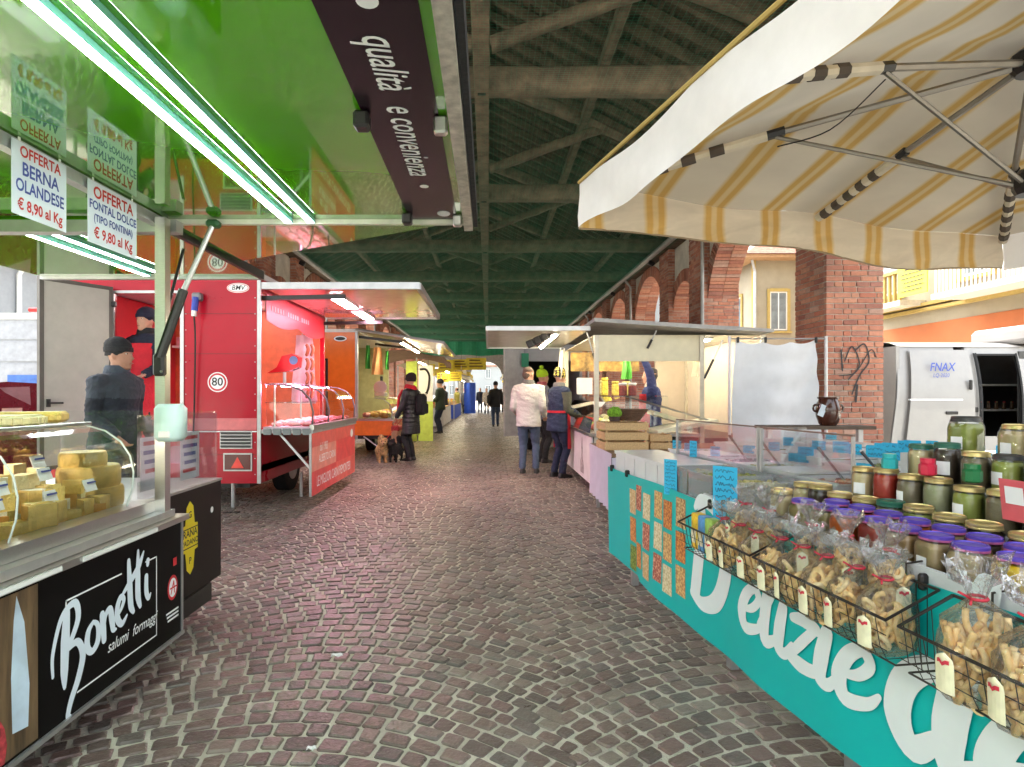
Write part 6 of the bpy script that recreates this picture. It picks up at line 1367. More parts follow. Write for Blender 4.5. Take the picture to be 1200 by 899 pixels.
# ---- shelf with urn
t = thing('plank_shelf','narrow dark plank shelf on two legs in front of the white cloth','shelf',(2.85,5.0,0)); MB().bx(2.35,3.28,4.9,5.12,1.0,1.03).build('plank', M('dark_plank',(.1,.07,.05),.7,var=.3), t)
for xx in (2.42,3.2): MB().bx(xx-.02,xx+.02,4.98,5.02,.013,1.0).build('leg', alu, t)
t = thing('ceramic_urn','dark brown glazed ceramic urn with white tag on the plank shelf','urn',(2.93,5.0,1.03)); MB().lathe([(.06,0),(.075,.02),(.095,.08),(.1,.14),(.085,.2),(.075,.225),(.085,.235),(.085,.245)],(0,0,0),26).build('urn_body', M('brown_glaze',(.06,.018,.01),.18,var=.2,coat=.5), t, world=False, smooth=50)
for s in (-1,1): MB().torus((s*.1,0,.15),.03,.01,12,6,Matrix.Rotation(R(90),3,'X')).build('handle', M('brown_glaze',(.06,.018,.01),.18), t, world=False)
MB().box((-.09,-.07,.13),(.05,.004,.1),Matrix.Rotation(.4,3,'Y')).build('white_tag', M('tag_blue_white',(.62,.7,.78),.6), t, world=False)
# graffiti on the pillar
mb = MB(); gr = [([(4.85,1.75),(4.95,1.95),(5.05,1.7),(4.9,1.5)],.018),([(5.0,1.9),(5.12,1.98),(5.18,1.75),(5.05,1.55),(4.95,1.3)],.02),([(4.78,1.55),(5.0,1.6),(5.2,1.9),(5.28,1.8)],.014),([(5.0,1.2),(5.02,1.42)],.03),([(4.8,1.9),(4.82,1.62)],.02)]
m_ = MB(); brush(m_, gr, (0,0,0), (1,0,0), (0,1,0), .001); mb.v = [(p[0],7.9-.0075-p[2],p[1]) for p in m_.v]; mb.f = m_.f; mb.build('graffiti', M('graffiti_black',(.03,.028,.03),.8), bpy.data.objects['brick_pillar.001'])
# ================================================================== VAN with open sliding door
van = M('van_white',(.34,.33,.32),.3,var=.04,coat=.4,dirt=.12)
t = thing('white_van','white van with open side door showing shelves of bottles, parked by the arcade','van',(8.8,10.3,0))
def vy(z): return 9.35 + (.16*((z-1.05)/1.0)**2 if z > 1.05 else .02*(1.05-z))
def vpanel(name, x0, x1, z0, z1, mat=van, off=0., par=t, slx=0.):
    m_ = MB(); nz = 10
    m_.grid(6, nz, lambda u, v: (x0+(x1-x0)*u+slx*(z0+(z1-z0)*v-.5)*(1-u), vy(z0+(z1-z0)*v)-off, z0+(z1-z0)*v)); k = len(m_.v); m2 = MB(); m2.v = [(p[0],p[1]+.04,p[2]) for p in m_.v]; m2.f = [tuple(reversed(f)) for f in m_.f]; m_.add(m2.v,m2.f)
    return m_.build(name, mat, par, smooth=40)
vpanel('rear_side_panel',6.5,7.62,.4,2.08,slx=.12); vpanel('sliding_door',6.7,7.8,.45,2.02,van,.06,slx=.1); vpanel('door_pillar',7.8,7.92,.4,2.08); vpanel('header',7.92,8.62,1.95,2.08); vpanel('sill',7.92,8.62,.4,.62); vpanel('front_pillar',8.62,9.0,.4,2.08); vpanel('cab_side',9.0,11.4,.4,1.15); 
mb = MB(); mb.grid(4,8,lambda u,v: (6.72+4.2*u, 9.5+1.9*v, 2.08+.14*math.sin(v*math.pi)**.6 -.02*u)); mb.build('roof', van, t, smooth=60)
MB().bx(6.6,11.3,11.3,11.36,.4,2.1).build('far_side', van, t); MB().bx(6.6,11.4,9.5,11.3,.38,.44).build('floor', blackm, t); MB().bx(6.62,6.68,9.42,11.3,.42,2.08).build('rear_door', van, t)
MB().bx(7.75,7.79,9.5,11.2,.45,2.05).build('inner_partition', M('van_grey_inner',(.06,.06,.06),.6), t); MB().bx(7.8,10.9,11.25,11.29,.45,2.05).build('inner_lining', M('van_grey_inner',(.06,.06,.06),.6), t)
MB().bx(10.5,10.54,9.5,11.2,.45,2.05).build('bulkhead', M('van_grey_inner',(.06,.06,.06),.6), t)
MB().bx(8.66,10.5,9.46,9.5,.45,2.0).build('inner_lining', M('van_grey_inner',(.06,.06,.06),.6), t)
for zz in (1.0,1.45): MB().bx(8.3,10.4,10.3,11.2,zz,zz+.03).build('inner_shelf', M('shelf_pale',(.5,.48,.44),.6), t)
vpanel('door_seal',7.895,7.925,.6,1.97,rubber,.066); vpanel('door_seal',8.6,8.63,.6,1.97,rubber,.012); vpanel('door_seal',7.92,8.62,1.93,1.96,rubber,.012)
MB().box((7.72,9.28,1.45),(.05,.03,.16),ch=.01).build('door_handle', blackm, t); MB().box((7.42,9.28,1.0),(.2,.02,.05),ch=.01).build('door_handle', blackm, t); MB().box((7.86,9.34,1.05),(.06,.03,.08),ch=.01).build('latch', blackm, t)
vpanel('white_moulding',6.75,7.6,1.2,1.225,wlet,.068)
text('FNAX', (7.28,9.305,1.73), (1,0,0), UP, .19, M('van_blue_letters',(.06,.1,.45),.5), t, shear=.2, off=.012, xs=.8); text('LQ-2020', (7.26,9.298,1.60), (1,0,0), UP, .09, M('van_blue_letters',(.06,.1,.45),.5), t, shear=.2, xs=.8)
for k in range(18):
    o = thing('bottle','small dark bottle with red cap on the shelf inside the van','bottle',(8.5+.07*k,10.36+.05*(k%2),1.031),0,'bottles on the van shelf'); MB().lathe([(.018,0),(.02,.01),(.02,.07),(.008,.1),(.008,.12)],(0,0,0),10).build('bottle_glass', M('bottle_dark',(.12,.07,.03),.2), o, world=False, smooth=40); MB().lathe([(.01,.121),(.01,.14)],(0,0,0),8).build('cap', redi if k%3 else gold, o, world=False)
MB().box((9.05,9.9,2.28),(.75,1.2,.3),ch=.08).build('roof_unit', van, t)
for xx in (7.3,10.6): w = MB().tube([(xx,9.36,.33),(xx,9.58,.33)],.33,24).build('wheel', rubber, t); MB().tube([(xx,9.34,.33),(xx,9.359,.33)],.2,18).build('rim', alu, w)
# ================================================================== GREY TRAILER behind the white one
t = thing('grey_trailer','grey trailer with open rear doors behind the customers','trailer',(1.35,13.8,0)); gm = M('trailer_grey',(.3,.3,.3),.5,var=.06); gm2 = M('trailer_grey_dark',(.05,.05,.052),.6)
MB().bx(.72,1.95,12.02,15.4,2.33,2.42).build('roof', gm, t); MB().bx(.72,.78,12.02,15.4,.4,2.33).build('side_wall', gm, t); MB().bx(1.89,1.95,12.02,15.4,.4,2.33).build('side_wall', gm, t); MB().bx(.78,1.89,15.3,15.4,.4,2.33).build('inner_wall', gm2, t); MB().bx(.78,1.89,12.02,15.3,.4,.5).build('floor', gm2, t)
MB().bx(.78,1.89,12.0,12.06,1.98,2.33).build('header_panel', gm, t)
mb = MB(); mb.prism([(0,.45),(.5,.45),(.5,2.33),(0,2.33)],(.74,12.0,0),(-.80,-.6,0),(0,0,1),.05); mb.build('open_door', M('door_pale_grey',(.36,.355,.35),.5), t)
MB().box((.76,11.93,2.0),(.15,.02,.28)).build('green_tag', M('green_tag',(.01,.2,.1),.6), t)
for xx in (.95,1.72): MB().tube([(xx-.1,13.6,.32),(xx+.1,13.6,.32)],.32,20).build('wheel', rubber, t)
MB().bx(1.0,1.8,13.5,14.4,.5,1.3).build('stacked_load', M('load_blue',(.12,.2,.35),.6,var=.4,scale=3), t)
# litter on the paving
for i,(px,py,s) in enumerate(((395,773,.035),(365,884,.022),(548,540,.05),(375,660,.03))):
    y_ = 1.3*680/(py-462); x_ = (px-572)*y_/680; mb = MB(); mb.grid(3,3,lambda u,v: (x_+s*(u-.5)*1.6+.004*math.sin(v*7), y_+s*(v-.5), .019+.01*math.sin(u*5+v*4)**2)); mb.build('paper_scrap', white if i != 3 else M('leaf_scrap',(.12,.2,.05),.8), label=['crumpled white paper scrap on the cobbles','tiny white paper bit on the cobbles by the cheese counter','pale paper scrap lying far down the aisle','small green leaf scrap on the cobbles'][i], cat='litter')
# ================================================================== PEOPLE AND DOGS
from mathutils.bvhtree import BVHTree
def remesh(mb_list, voxel, mats, name, parent, wrinkle=.006, smooth_it=4, wscale=9., nowr=(), yoke_z=None):
    """join overlapping closed shapes into one continuous skin and give every face the material of the nearest shape"""
    allm = MB(); labels = []
    for (m_, mi) in mb_list:
        allm.add(m_.v, m_.f); labels += [mi]*len(m_.v)
    bv = BVHTree.FromPolygons([Vector(p) for p in allm.v], allm.f)
    me = allm.mesh('tmp'); ob = bpy.data.objects.new('tmp', me); COL.objects.link(ob)
    md = ob.modifiers.new('r','REMESH'); md.mode = 'VOXEL'; md.voxel_size = voxel
    ms = ob.modifiers.new('s','SMOOTH'); ms.factor = .5; ms.iterations = smooth_it
    m2 = bpy.data.meshes.new_from_object(ob.evaluated_get(bpy.context.evaluated_depsgraph_get())); COL.objects.unlink(ob); bpy.data.objects.remove(ob); bpy.data.meshes.remove(me)
    m2.name = name
    nr = [v.normal.copy() for v in m2.vertices]
    lab_v = [labels[allm.f[bv.find_nearest(v.co)[2]][0]] for v in m2.vertices]
    if yoke_z: lab_v = [5 if (l == 0 and v.co.z > yoke_z) else l for l, v in zip(lab_v, m2.vertices)]
    for i, v in enumerate(m2.vertices):
        if lab_v[i] not in nowr:
            q_ = v.co; k = wrinkle*(.5*noise.noise(q_*wscale*.6+Vector((7,3,1))) + .55*noise.noise(Vector((q_.x*.5,q_.y*.5,q_.z*2.4+q_.x*.9))*wscale) + .35*noise.noise(Vector((q_.x*1.2,q_.y*1.2,q_.z*4.6-q_.y*2))*wscale))
            v.co += nr[i]*k
    m2.materials.clear()
    for q in mats: m2.materials.append(q)
    mi = []
    for p in m2.polygons: mi.append(lab_v[p.vertices[0]])
    m2.polygons.foreach_set('material_index', mi); m2.polygons.foreach_set('use_smooth',[True]*len(m2.polygons)); m2.update()
    return link(name, m2, parent)
def ering(c, rx, ry, n=14, tilt=0.):
    return [Vector((c[0]+rx*math.cos(2*math.pi*i/n), c[1]+ry*math.sin(2*math.pi*i/n), c[2])) for i in range(n)]
def ik(a, b, l1, l2, pole):
    a, b = Vector(a), Vector(b); d = b-a; L = min(d.length, (l1+l2)*.995); d.normalize(); x = (l1*l1-l2*l2+L*L)/(2*L); h = math.sqrt(max(0,l1*l1-x*x))
    p = Vector(pole); p = (p - d*p.dot(d)); p.normalize(); return a+d*x+p*h, a+d*L
SK = M('skin',(.52,.29,.2),.5,var=.08,scale=20,spec=.4); SK2 = M('skin_tan',(.4,.2,.13),.5,var=.08,scale=20)
HAIRB = M('hair_dark',(.03,.022,.018),.7,var=.3,scale=60,bump=.5,bscale=150); HAIRG = M('hair_cropped_grey',(.11,.08,.06),.8,var=.3,scale=80)
SHOE = M('shoe_black',(.018,.017,.016),.4)
def cloth(name, c, **k): return M(name, c, k.pop('rough',.85), var=k.pop('var',.12), scale=k.pop('scale',9), bump=k.pop('bump',.6), bscale=k.pop('bscale',38), **k)
def person(label, x, y, face, H, top, bottom, shoe=SHOE, skin=SK, hair=HAIRB, hands=None, z=0., coat=None, bulk=1., lean=0., feet=None, headturn=0., headdown=0., hood=False, voxel=.013, quilt=False, hat=None, collar=None, group=None, yoke=None):
    """face = heading in degrees, 0 looks down the hall (+Y), 90 looks left (-X). Local +Y is forward."""
    k = H/1.75; t = thing('person', label, 'person', (x,y,z), R(face), group)
    ml = []
    def sc(m_): m_.v = [tuple(Vector(p)*k) for p in m_.v]; return m_
    def shear(p): # lean forward above the hips
        p = Vector(p)
        if p.z > .95: p.y += (p.z-.95)*lean
        return p
    b = bulk
    # torso (top garment)
    zt = coat if coat else .84
    rr = [(zt,.185*b+(.03 if coat and coat < .75 else 0),.14*b+.01),(zt+.06,.185*b+(.03 if coat and coat < .75 else 0),.14*b+.01),(.95,.178*b,.135*b),(1.08,.168*b,.125*b),(1.22,.182*b,.135*b),(1.34,.198*b,.135*b),(1.42,.18*b,.115*b),(1.475,.11*b,.085*b),(1.5,.07,.07)]
    m_ = MB(); m_.loft([[shear(p) for p in ering((0,0,q[0]),q[1],q[2],18)] for q in rr]); ml.append((sc(m_),0))
    # hips / legs
    m_ = MB(); m_.loft([ering((0,0,zz),a,c,14) for zz,a,c in ((.74,.12,.1),(.82,.165,.12),(.9,.17,.125),(.98,.165,.12))]); ml.append((sc(m_),1))
    feet = feet or [(-.1,.0),(.1,.02)]
    for s, (fx_, fy) in zip((-1,1), feet):
        hip = Vector((s*.09,0,.88)); ank = Vector((fx_,fy,.09)); knee, _ = ik(hip, ank, .42, .40, (0,1,0))
        pth = spline([hip, hip+(knee-hip)*.5+Vector((s*.006,0,0)), knee, knee+(ank-knee)*.4+Vector((0,-.015,0)), ank],3)
        rads = [.098,.096,.092,.086,.08,.074,.068,.067,.067,.066,.062,.058,.056][:len(pth)]
        m_ = MB(); m_.tube(pth, rads, 12); ml.append((sc(m_),1))
        m_ = MB(); m_.loft([[Vector((fx_+a*w, fy+yy, zz)) for a, zz in ((-1,.0),(-.9,h*.6),(-.5,h),(.5,h),(.9,h*.6),(1,.0))] for yy,w,h in ((-.07,.032,.075),(-.03,.04,.1),(.03,.042,.095),(.1,.046,.065),(.16,.044,.05),(.2,.025,.035))]); ml.append((sc(m_),2))
    # arms
    hands = hands or [(-.27,.06,.80),(.27,.06,.80)]
    hm = []
    for s, hd in zip((-1,1), hands):
        sh = shear((s*.168*b,0,1.395)); el, wr = ik(sh, Vector(hd), .29, .26, (s*.16,-1,-.35))
        pth = [shear((s*.08*b,0,1.40)), shear((s*.14*b,0,1.405))] + spline([sh, sh+(el-sh)*.5, el, el+(wr-el)*.5, wr],3); n = len(pth)
        q = 1.15 if b > 1 else 1.
        rads = [(.05,.066,.07,.068,.065,.062,.059,.057,.056,.055,.053,.05,.047,.044,.042)[min(i,14)]*q for i in range(n)]
        m_ = MB(); m_.tube(pth, rads, 10); ml.append((sc(m_),0))
        d = (wr-el).normalized(); side = d.cross(Vector((0,1,0)) if abs(d.y) < .8 else Vector((0,0,1))).normalized(); nrm = side.cross(d).normalized()
        pc = wr + d*.055; m_ = MB(); m_.loft([[wr+d*f+(side*math.cos(a)*w+nrm*math.sin(a)*.016) for a in [2*math.pi*j/8 for j in range(8)]] for f, w in ((-.02,.024),(.02,.032),(.06,.04),(.09,.038))]); ml.append((sc(m_),3))
        for j in range(4):
            base = wr+d*.08+side*(-.029+.0195*j); L_ = (.065,.075,.07,.055)[j]; tip = base+d*L_*.6+nrm*-L_*.25*s*0+Vector((0,.02,0)); m_ = MB(); m_.tube([base-d*.02, base+d*L_*.45, base+d*L_*.85+nrm*.02, base+d*L_+nrm*.035],[.0095,.0095,.0085,.007],6); ml.append((sc(m_),3))
        tb = wr+d*.03+side*.034; m_ = MB(); m_.tube([tb-side*.015, tb+side*.018+d*.02, tb+side*.022+d*.05],[.012,.0105,.008],6); ml.append((sc(m_),3))
    # neck and head
    hc = shear((0,.02,1.635)); hr = Matrix.Rotation(R(headturn),3,'Z') @ Matrix.Rotation(-R(headdown),3,'X')
    m_ = MB(); m_.tube([shear((0,0,1.44)), hc-Vector((0,.015,.05))],[.06,.056],12); ml.append((sc(m_),3))
    def hp(p): return hc + hr @ Vector(p)
    m_ = MB(); prof = [(-.125,.03,.045,.035),(-.112,.045,.06,.028),(-.08,.06,.078,.016),(-.04,.069,.09,.006),(0,.075,.098,0),(.04,.078,.1,-.004),(.075,.072,.093,-.008),(.1,.056,.075,-.01),(.115,.035,.05,-.01),(.122,.012,.02,-.01)]
    m_.loft([[hp((a*math.cos(q), c+bq*math.sin(q), zz)) for q in [2*math.pi*j/16 for j in range(16)]] for zz,a,bq,c in prof]); ml.append((sc(m_),3))
    m_ = MB(); m_.loft([[hp((w*cx, .088+dd*cy_, zz)) for cx,cy_ in ((-1,0),(-.5,.8),(.5,.8),(1,0),(.5,-.6),(-.5,-.6))] for zz,w,dd in ((-.05,.013,.02),(-.034,.021,.05),(-.012,.016,.038),(.012,.011,.022),(.03,.01,.012))]); ml.append((sc(m_),3))
    m_ = MB(); m_.ell(hp((0,.083,-.108)),(.026,.02,.017),10,6); ml.append((sc(m_),3)); m_ = MB(); m_.ell(hp((0,.09,-.07)),(.026,.016,.012),10,6); ml.append((sc(m_),3)); m_ = MB(); m_.ell(hp((0,.085,.034)),(.05,.016,.012),10,6); ml.append((sc(m_),3))
    for s in (-1,1):
        m_ = MB(); m_.ell(hp((s*.078,-.008,-.005)),(.012,.022,.034),8,6); ml.append((sc(m_),3))
    # hair cap
    if hair is not None and hat is None:
        m_ = MB(); m_.loft([[hp((a*math.cos(q), c+bq*math.sin(q), zz)) for q in [2*math.pi*j/16 for j in range(16)]] for zz,a,bq,c in ((.045,.083,.1,-.012),(.075,.08,.098,-.012),(.105,.062,.08,-.014),(.128,.03,.04,-.014))]); ml.append((sc(m_),4))
        m_ = MB(); m_.ell(hp((0,-.055,.0)),(.07,.055,.075),12,8); ml.append((sc(m_),4))
    mats = [top, bottom, shoe, skin, hair or HAIRB, yoke or top]
    o = remesh(ml, voxel*k, mats, 'body', t, .017 if not quilt else .006, 2, 9., (3,2), 1.27*k if yoke else None)
    # face details
    if voxel < .016:
        for s in (-1,1):
            m_ = MB(); m_.ell(Vector(hp((s*.031,.082,.01)))*k,(.013*k,.008*k,.007*k),8,6); e = m_.build('eye', M('eye_white',(.55,.5,.46),.3), t, world=False)
            m_ = MB(); m_.ell(Vector(hp((s*.031,.0885,.01)))*k,(.005*k,.003*k,.005*k),8,6); m_.build('iris', M('iris_dark',(.03,.02,.015),.2), e, world=True) if False else m_.build('iris', M('iris_dark',(.03,.02,.015),.2), t, world=False)
        m_ = MB(); m_.ell(Vector(hp((0,.104,-.07)))*k,(.024*k,.007*k,.006*k),10,6); m_.build('mouth', M('lips',(.36,.13,.11),.5), t, world=False)
    if hat is not None:
        m_ = MB(); low = .03 if hat[1] != 'low' else .012
        rings = [(low-.035,.085,.098,-.024),(low,.09,.108,-.012),(low+.012,.095,.113,-.012),(low+.035,.095,.114,-.016),(.1,.09,.108,-.02),(.128,.072,.09,-.024),(.152,.042,.055,-.026),(.162,.01,.015,-.026)]
        m_.loft([[Vector(hp((a*math.cos(q)*(1+.012*math.sin(q*9)), c+bq*math.sin(q)*(1+.012*math.cos(q*7)), zz)))*k for q in [2*math.pi*j/22 for j in range(22)]] for zz,a,bq,c in rings])
        h_o = m_.build('knit_hat', hat[0], t, world=False, smooth=60)
        m_ = MB(); m_.loft([[Vector(hp((a*math.cos(q), c+bq*math.sin(q), zz)))*k for q in [2*math.pi*j/22 for j in range(22)]] for zz,a,bq,c in ((low-.004,.09,.108,-.012),(low-.002,.099,.118,-.012),(low+.035,.1,.119,-.014),(low+.038,.092,.11,-.014))]); m_.build('hat_cuff', hat[0], h_o, world=True) if False else m_.build('hat_cuff', hat[0], t, world=False, smooth=60)
        if len(hat) > 2:
            m_ = MB(); m_.ell(Vector(hp((0,-.03,.185)))*k,(.04*k,.04*k,.037*k),12,8); m_.v = [tuple(Vector(p)+Vector(noise.noise_vector(Vector(p)*60))*.008) for p in m_.v]; m_.build('pompom', hat[2], t, world=False, smooth=True)
    if collar is not None:
        m_ = MB(); c0 = shear((0,-.01,1.46)); m_.loft([[ (Vector((c0.x+a*math.cos(q), c0.y+.01+a*.95*math.sin(q), zz)))*k for q in [2*math.pi*j/16 for j in range(16)]] for zz,a in ((1.44,.1),(1.47,.108),(1.52,.1),(1.545,.088),(1.54,.075))]); m_.build('collar', collar, t, world=False, smooth=60)
    t['k'] = k
    del t['k']
    return t, k
def apron_on(t, k, mat, z0, z1, w=.2, front=.155, bib=True, b=1.):
    """bib apron wrapped over the front of the body, with waist tie"""
    m_ = MB()
    def fn(u, v):
        z = z1+(z0-z1)*v; ww = w*(.62 if (bib and z > 1.08) else 1.); a = (u-.5)*2; th = a*(1.0 if (bib and z > 1.08) else 1.35)
        fl = .012*math.sin(u*14+v*3)*max(0,v-.4)
        return Vector((math.sin(th)*(.186*b)*(.98 if z < 1.08 else .92), math.cos(th)*(front+.012)+fl+(.02*v), z))*k
    m_.grid(14, 16, fn); n = len(m_.v); m2 = MB(); m2.v = [tuple(Vector(p)*1.012 if False else Vector((p[0]*1.02,p[1]*1.02+.003,p[2]))) for p in m_.v]; m2.f = [tuple(reversed(f)) for f in m_.f]; m_.add(m2.v,m2.f)
    m_.build('apron', mat, t, world=False, smooth=60)
    m_ = MB(); m_.loft([[Vector((.178*b*math.cos(q), .138*b*math.sin(q)+.006, zz))*k for q in [2*math.pi*j/20 for j in range(20)]] for zz in (1.055,1.06,1.085,1.09)]); m_.build('apron_tie', mat, t, world=False)
redap = cloth('red_apron',(.55,.015,.03)); navy = cloth('navy_cloth',(.012,.015,.035)); jeans = cloth('blue_jeans',(.075,.11,.17),scale=14); dkjeans = cloth('dark_jeans',(.02,.03,.06)); blackc = cloth('black_cloth',(.012,.012,.014)); greyw = cloth('grey_wool',(.16,.16,.15))
# man in navy jacket by the cheese counter, looking to the right
person('man in dark navy winter jacket and black knit hat standing behind the cheese counter', -3.22,5.0,-100,1.75, cloth('navy_jacket',(.02,.026,.042),var=.5,scale=3), blackc, skin=SK2, hat=(blackc,'mid'), bulk=1.18, collar=cloth('slate_collar',(.06,.075,.1)), yoke=cloth('slate_yoke',(.045,.055,.075)), voxel=.011, headturn=6, lean=.05, hands=[(-.2,.22,.95),(.22,.22,.95)])
# butcher in the doorway
t, k = person('butcher in red apron and navy cap standing in the open rear door', -4.0,6.8,168,1.78, cloth('navy_top',(.014,.018,.04)), blackc, hat=(cloth('navy_cap',(.01,.012,.035)),'mid'), z=.5, bulk=1.12, hands=[(-.2,.26,1.0),(.2,.28,1.0)], collar=blackc); apron_on(t,k,redap,.5,1.36,.21,.165,b=1.12)
# woman with red scarf and backpack
t, k = person('woman in long black puffer coat with red scarf and black hat holding dog leads', -1.5,11.3,68,1.68, cloth('black_puffer',(.012,.012,.016),rough=.4,bump=.4), blackc, hat=(cloth('black_red_hat',(.02,.012,.012)),'low'), coat=.55, bulk=1.15, hands=[(-.26,.2,.86),(.28,.05,.84)], quilt=True, voxel=.016)
m_ = MB(); scf = cloth('red_scarf',(.6,.015,.03)); m_.loft([[Vector((a*math.cos(q), .0+a*.95*math.sin(q)+.01, zz+.02*math.sin(q)))*k for q in [2*math.pi*j/16 for j in range(16)]] for zz,a in ((1.40,.1),(1.42,.135),(1.47,.14),(1.52,.125),(1.55,.09))]); m_.build('scarf_loop', scf, t, world=False, smooth=60)
m_ = MB(); m_.tube([Vector(p)*k for p in spline([(-.1,.13,1.44),(-.15,.19,1.3),(-.17,.2,1.1),(-.18,.19,.95)],4)],[.05]*13,10,flat=.5); m_.build('scarf_end', scf, t, world=False, smooth=60)
for q in range(9):
    m_ = MB(); zz = .62+q*.088; wv = .2 if zz < 1.0 else .205; m_.torus(Vector((0,0,zz))*k, .172*k, .012*k, 22, 5, Matrix.Diagonal((1.22*(1.06 if zz<.8 else 1),.93,1))); m_.build('quilt_seam', MATS['black_puffer'], t, world=False, smooth=True)
bp = thing('backpack','black backpack on the back of the woman with red scarf','backpack',(-1.36,11.25,1.0),R(68)); MB().box((.06,-.03,.1),(.3,.17,.42),ch=.06).build('pack', blackc, bp, world=False, smooth=40); MB().box((.06,-.125,.02),(.22,.05,.2),ch=.03).build('front_pocket', blackc, bp, world=False); MB().torus((.06,0,.32),.03,.008,10,5,Matrix.Rotation(R(90),3,'X')).build('grab_loop', blackc, bp, world=False)
# white jacket man
person('man in cream white jacket and blue jeans with cropped hair seen from behind', .66,9.5,-12,1.74, cloth('cream_jacket',(.6,.58,.54),var=.06,scale=4), jeans, hair=HAIRG, collar=greyw, bulk=1.14, coat=.78, hands=[(-.24,.2,1.0),(.25,.14,.94)], feet=[(-.1,-.02),(.12,.05)], headturn=-32, shoe=cloth('grey_shoe',(.05,.05,.045)))
# vendor with polka hat
def polka():
    m = bpy.data.materials.new('polka_hat'); b, nt = _bsdf(m); N = nt.nodes; L = nt.links; tc = N.new('ShaderNodeTexCoord'); v = N.new('ShaderNodeTexVoronoi'); v.inputs['Scale'].default_value = 24; v.inputs['Randomness'].default_value = .35; L.new(tc.outputs['Object'], v.inputs['Vector']); r = N.new('ShaderNodeValToRGB'); r.color_ramp.interpolation = 'CONSTANT'; r.color_ramp.elements[0].color = (.75,.62,.12,1); r.color_ramp.elements[1].position = .42; r.color_ramp.elements[1].color = (.02,.02,.025,1); L.new(v.outputs['Distance'], r.inputs[0]); L.new(r.outputs[0], b.inputs['Base Color']); b.inputs['Roughness'].default_value = .9; return m
t, k = person('vendor in navy vest, olive sleeves, red apron and yellow dotted hat at the glass counter', 1.08,9.02,-62,1.68, cloth('navy_vest',(.02,.03,.07)), cloth('navy_trousers',(.012,.018,.045)), hat=(polka(),'low'), bulk=1.15, coat=.76, hands=[(-.12,.3,1.02),(.12,.32,1.02)], lean=.06, collar=greyw, headdown=12); apron_on(t,k,redap,.48,1.34,.21,.17,b=1.15)
olive = cloth('olive_sleeve',(.1,.1,.07))
for s in (-1,1):
    m_ = MB(); sh = Vector((s*.168*1.15,.027,1.395)); el, wr = ik(sh, Vector((s*.12,.3,1.02)), .29, .26, (s*.16,-1,-.35)); pth = spline([sh,sh+(el-sh)*.5,el,el+(wr-el)*.5,wr],3); m_.tube([Vector(p)*k for p in pth],[q*k*1.1 for q in (.078,.08,.078,.075,.072,.068,.067,.066,.064,.061,.058,.056,.054)],12); m_.build('sleeve', olive, t, world=False, smooth=60)
# lime hat
person('person in grey quilted jacket with lime green pompom hat behind the customers', 1.02,11.0,-75,1.74, cloth('grey_blue_quilt',(.2,.21,.26)), blackc, hat=(cloth('lime_knit',(.42,.72,.02)),'mid',cloth('lime_knit',(.42,.72,.02))), bulk=1.1, voxel=.016, collar=cloth('rose_collar',(.4,.1,.12)))
# vendor in the white trailer with raised arm
t, k = person('vendor in blue jacket and red apron reaching up inside the white trailer', 2.35,8.35,82,1.66, cloth('royal_blue_jacket',(.02,.03,.12)), blackc, hair=HAIRB, hands=[(-.18,.16,1.95),(.25,.2,.95)], z=.012, collar=cloth('hood_cream',(.6,.55,.45)), bulk=1.1); apron_on(t,k,redap,.55,1.36,.2,.16,b=1.1)
# walkers farther down the aisle
far = [('man in dark green bomber jacket and jeans standing at the brown canopied stall',-1.58,19.2,70,1.77,cloth('green_bomber',(.025,.04,.025)),dkjeans,(blackc,'mid')),
       ('man in black coat and blue jeans walking away with shoulder bag',.3,23.2,5,1.78,blackc,cloth('mid_jeans',(.03,.05,.1)),(blackc,'mid')),
       ('person in black jacket waiting by the cream canopied stall',-2.0,26.5,60,1.7,blackc,blackc,None),
       ('person in olive yellow jacket holding a pale bag at a far stall',-1.75,32.5,60,1.66,cloth('olive_yellow',(.28,.26,.06)),greyw,None),
       ('person in grey coat with pink hat by the blue tarpaulin',-1.55,38.5,20,1.66,cloth('slate_coat',(.08,.09,.12)),blackc,(cloth('pink_hat',(.6,.3,.3)),'mid')),
       ('person in navy jacket and jeans far down the aisle',-.55,40,185,1.72,navy,dkjeans,None),
       ('woman in pale patterned coat and black skirt walking along the aisle',-.1,37.5,180,1.68,cloth('pale_pattern_coat',(.55,.48,.42),var=.6,scale=30),blackc,None),
       ('person in dark grey coat beside the woman in pale coat',.55,38.5,178,1.7,cloth('dark_grey_coat',(.05,.05,.055)),blackc,(blackc,'mid')),
       ('person in black coat among the farthest walkers',.95,42,10,1.7,blackc,blackc,None),
       ('person in brown coat among the farthest walkers',.35,44,170,1.7,cloth('brown_coat',(.12,.08,.05)),blackc,None)]
for i,(l,x_,y_,f,H_,a,b_,ht) in enumerate(far):
    person(l,x_,y_,f,H_,a,b_,hat=ht,bulk=1.1,voxel=.02 if y_ < 25 else .028, feet=[(-.1,-.12),(.1,.14)] if i in (1,5,6) else None, hands=[(-.27,.02,.82),(.27,.12,.84)] if i != 0 else [(-.2,.3,1.05),(.22,.28,1.05)], coat=.6 if i in (4,6,7) else .78)
sb_ = thing('shoulder_bag','black shoulder bag carried by the man walking away','bag',(.02,23.1,.95)); MB().box((0,0,.15),(.14,.3,.35),ch=.05).build('bag_body', blackc, sb_, world=False); MB().tube(spline([(0,.1,.3),(.12,.05,.52),(.0,-.1,.3)],4),.012,6).build('strap', blackc, sb_, world=False)
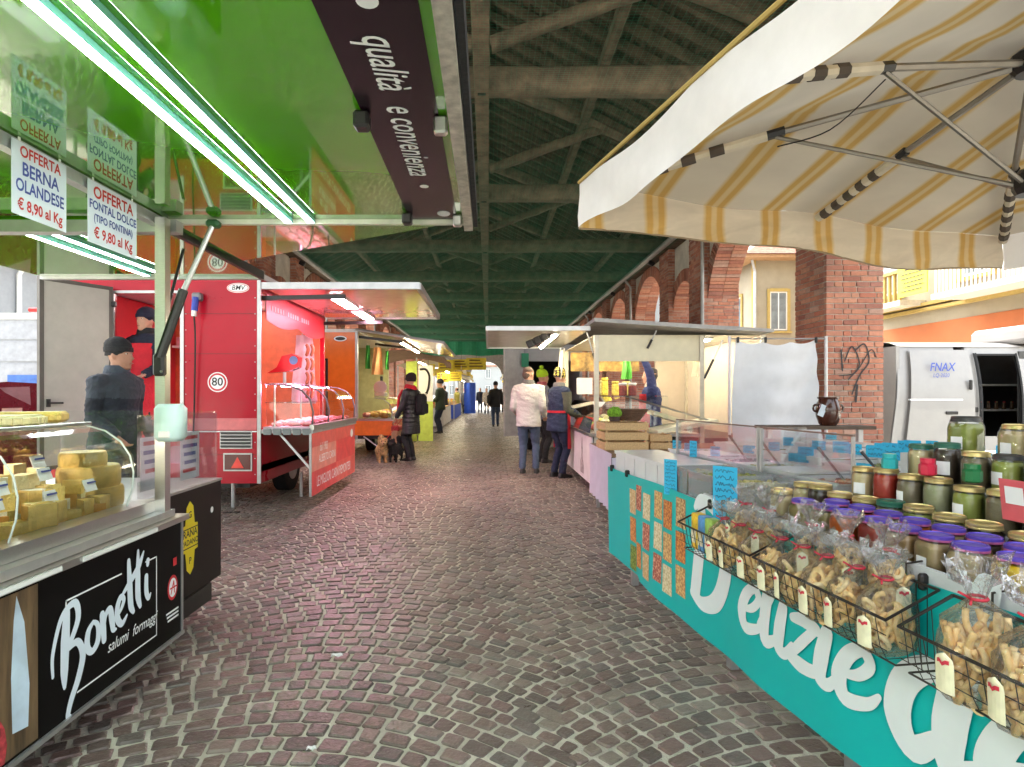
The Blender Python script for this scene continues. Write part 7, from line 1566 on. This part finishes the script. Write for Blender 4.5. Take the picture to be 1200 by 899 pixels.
# ---- dogs
def dog(label, x, y, rz, sc_, fur, fluff, muzzle):
    t = thing('dog', label, 'dog', (x,y,.012), R(rz)); ml = []
    def S(m_): m_.v = [tuple(Vector(p)*sc_) for p in m_.v]; return m_
    m_ = MB(); m_.tube(spline([(0,-.17,.2),(0,-.1,.22),(0,.0,.205),(0,.1,.215),(0,.16,.24)],3),[.05,.075,.085,.088,.086,.086,.088,.092,.096,.1,.098,.09,.07],12); ml.append((S(m_),0))
    for s in (-1,1):
        m_ = MB(); m_.tube([(s*.05,.11,.2),(s*.052,.115,.11),(s*.052,.105,.06),(s*.052,.115,.015),(s*.052,.14,.012)],[.045,.03,.022,.02,.02],8); ml.append((S(m_),0))
        m_ = MB(); m_.tube([(s*.055,-.13,.2),(s*.06,-.09,.13),(s*.058,-.155,.075),(s*.056,-.135,.015),(s*.056,-.105,.012)],[.058,.042,.022,.02,.02],8); ml.append((S(m_),0))
        m_ = MB(); m_.loft([[Vector((s*.045+a*w, .21+b_*.012, zz)) for a,b_ in ((-1,0),(0,1),(1,0),(0,-1))] for zz,w in ((.375,.026),(.40,.02),(.425,.006))]); ml.append((S(m_),0))
    m_ = MB(); m_.tube(spline([(0,.13,.25),(0,.18,.3),(0,.22,.34)],3),[.09,.085,.08,.075,.07,.068,.066],10); ml.append((S(m_),0))
    m_ = MB(); m_.ell((0,.225,.345),(.072,.07,.062),12,8); ml.append((S(m_),0))
    m_ = MB(); m_.tube([(0,.27,.335),(0,.31,.325),(0,.335,.322)],[.036,.028,.018],10); ml.append((S(m_),1))
    m_ = MB(); m_.tube(spline([(0,-.17,.24),(0,-.22,.31),(0,-.19,.39),(0,-.12,.41)],3),[.03,.04,.045,.05,.052,.052,.05,.045,.035,.02],8); ml.append((S(m_),0))
    o = remesh(ml, .011, [fur, muzzle], 'body', t, .022*fluff, 1, 34., ())
    for s in (-1,1): m_ = MB(); m_.ell(Vector((s*.03,.284,.362))*sc_,(.009*sc_,.006*sc_,.009*sc_),8,6); m_.build('eye', M('dog_eye',(.01,.008,.006),.1), t, world=False)
    m_ = MB(); m_.ell(Vector((0,.342,.328))*sc_,(.013*sc_,.01*sc_,.01*sc_),8,6); m_.build('nose', M('dog_eye',(.01,.008,.006),.1), t, world=False)
    return t
dog('fluffy tan pomeranian standing at the feet of the woman with red scarf',-2.02,11.05,195,1.15,M('tan_fur',(.68,.42,.19),.95,var=.35,scale=25,bump=1.,bscale=140),1.3,M('tan_muzzle',(.55,.36,.18),.9))
dog('small black dog beside the fluffy tan pomeranian',-1.77,11.1,170,1.1,M('black_fur',(.014,.012,.012),.85,var=.35,scale=25,bump=1.,bscale=140),.7,M('black_muzzle',(.03,.02,.018),.8))
MB().tube(spline([(-1.68,11.5,.84),(-1.85,11.3,.6),(-2.0,11.15,.38)],5),.005,5).build('dog_lead', redi, label='thin red dog lead running from the hand to the tan dog', cat='lead')
sb2 = thing('shopping_bag','tan and red fabric bag hanging at the counter beside the woman','bag',(-1.86,11.75,.28)); MB().box((0,0,.2),(.16,.32,.4),ch=.04).build('bag_body', M('tan_bag',(.5,.3,.16),.8,var=.2), sb2, world=False, smooth=40); MB().box((.004,0,.33),(.17,.325,.13),ch=.03).build('red_band', M('bag_red',(.4,.04,.04),.8), sb2, world=False); MB().tube(spline([(0,-.1,.4),(0,-.05,.55),(0,.05,.55),(0,.1,.4)],4),.008,5).build('handle', redi, sb2, world=False)
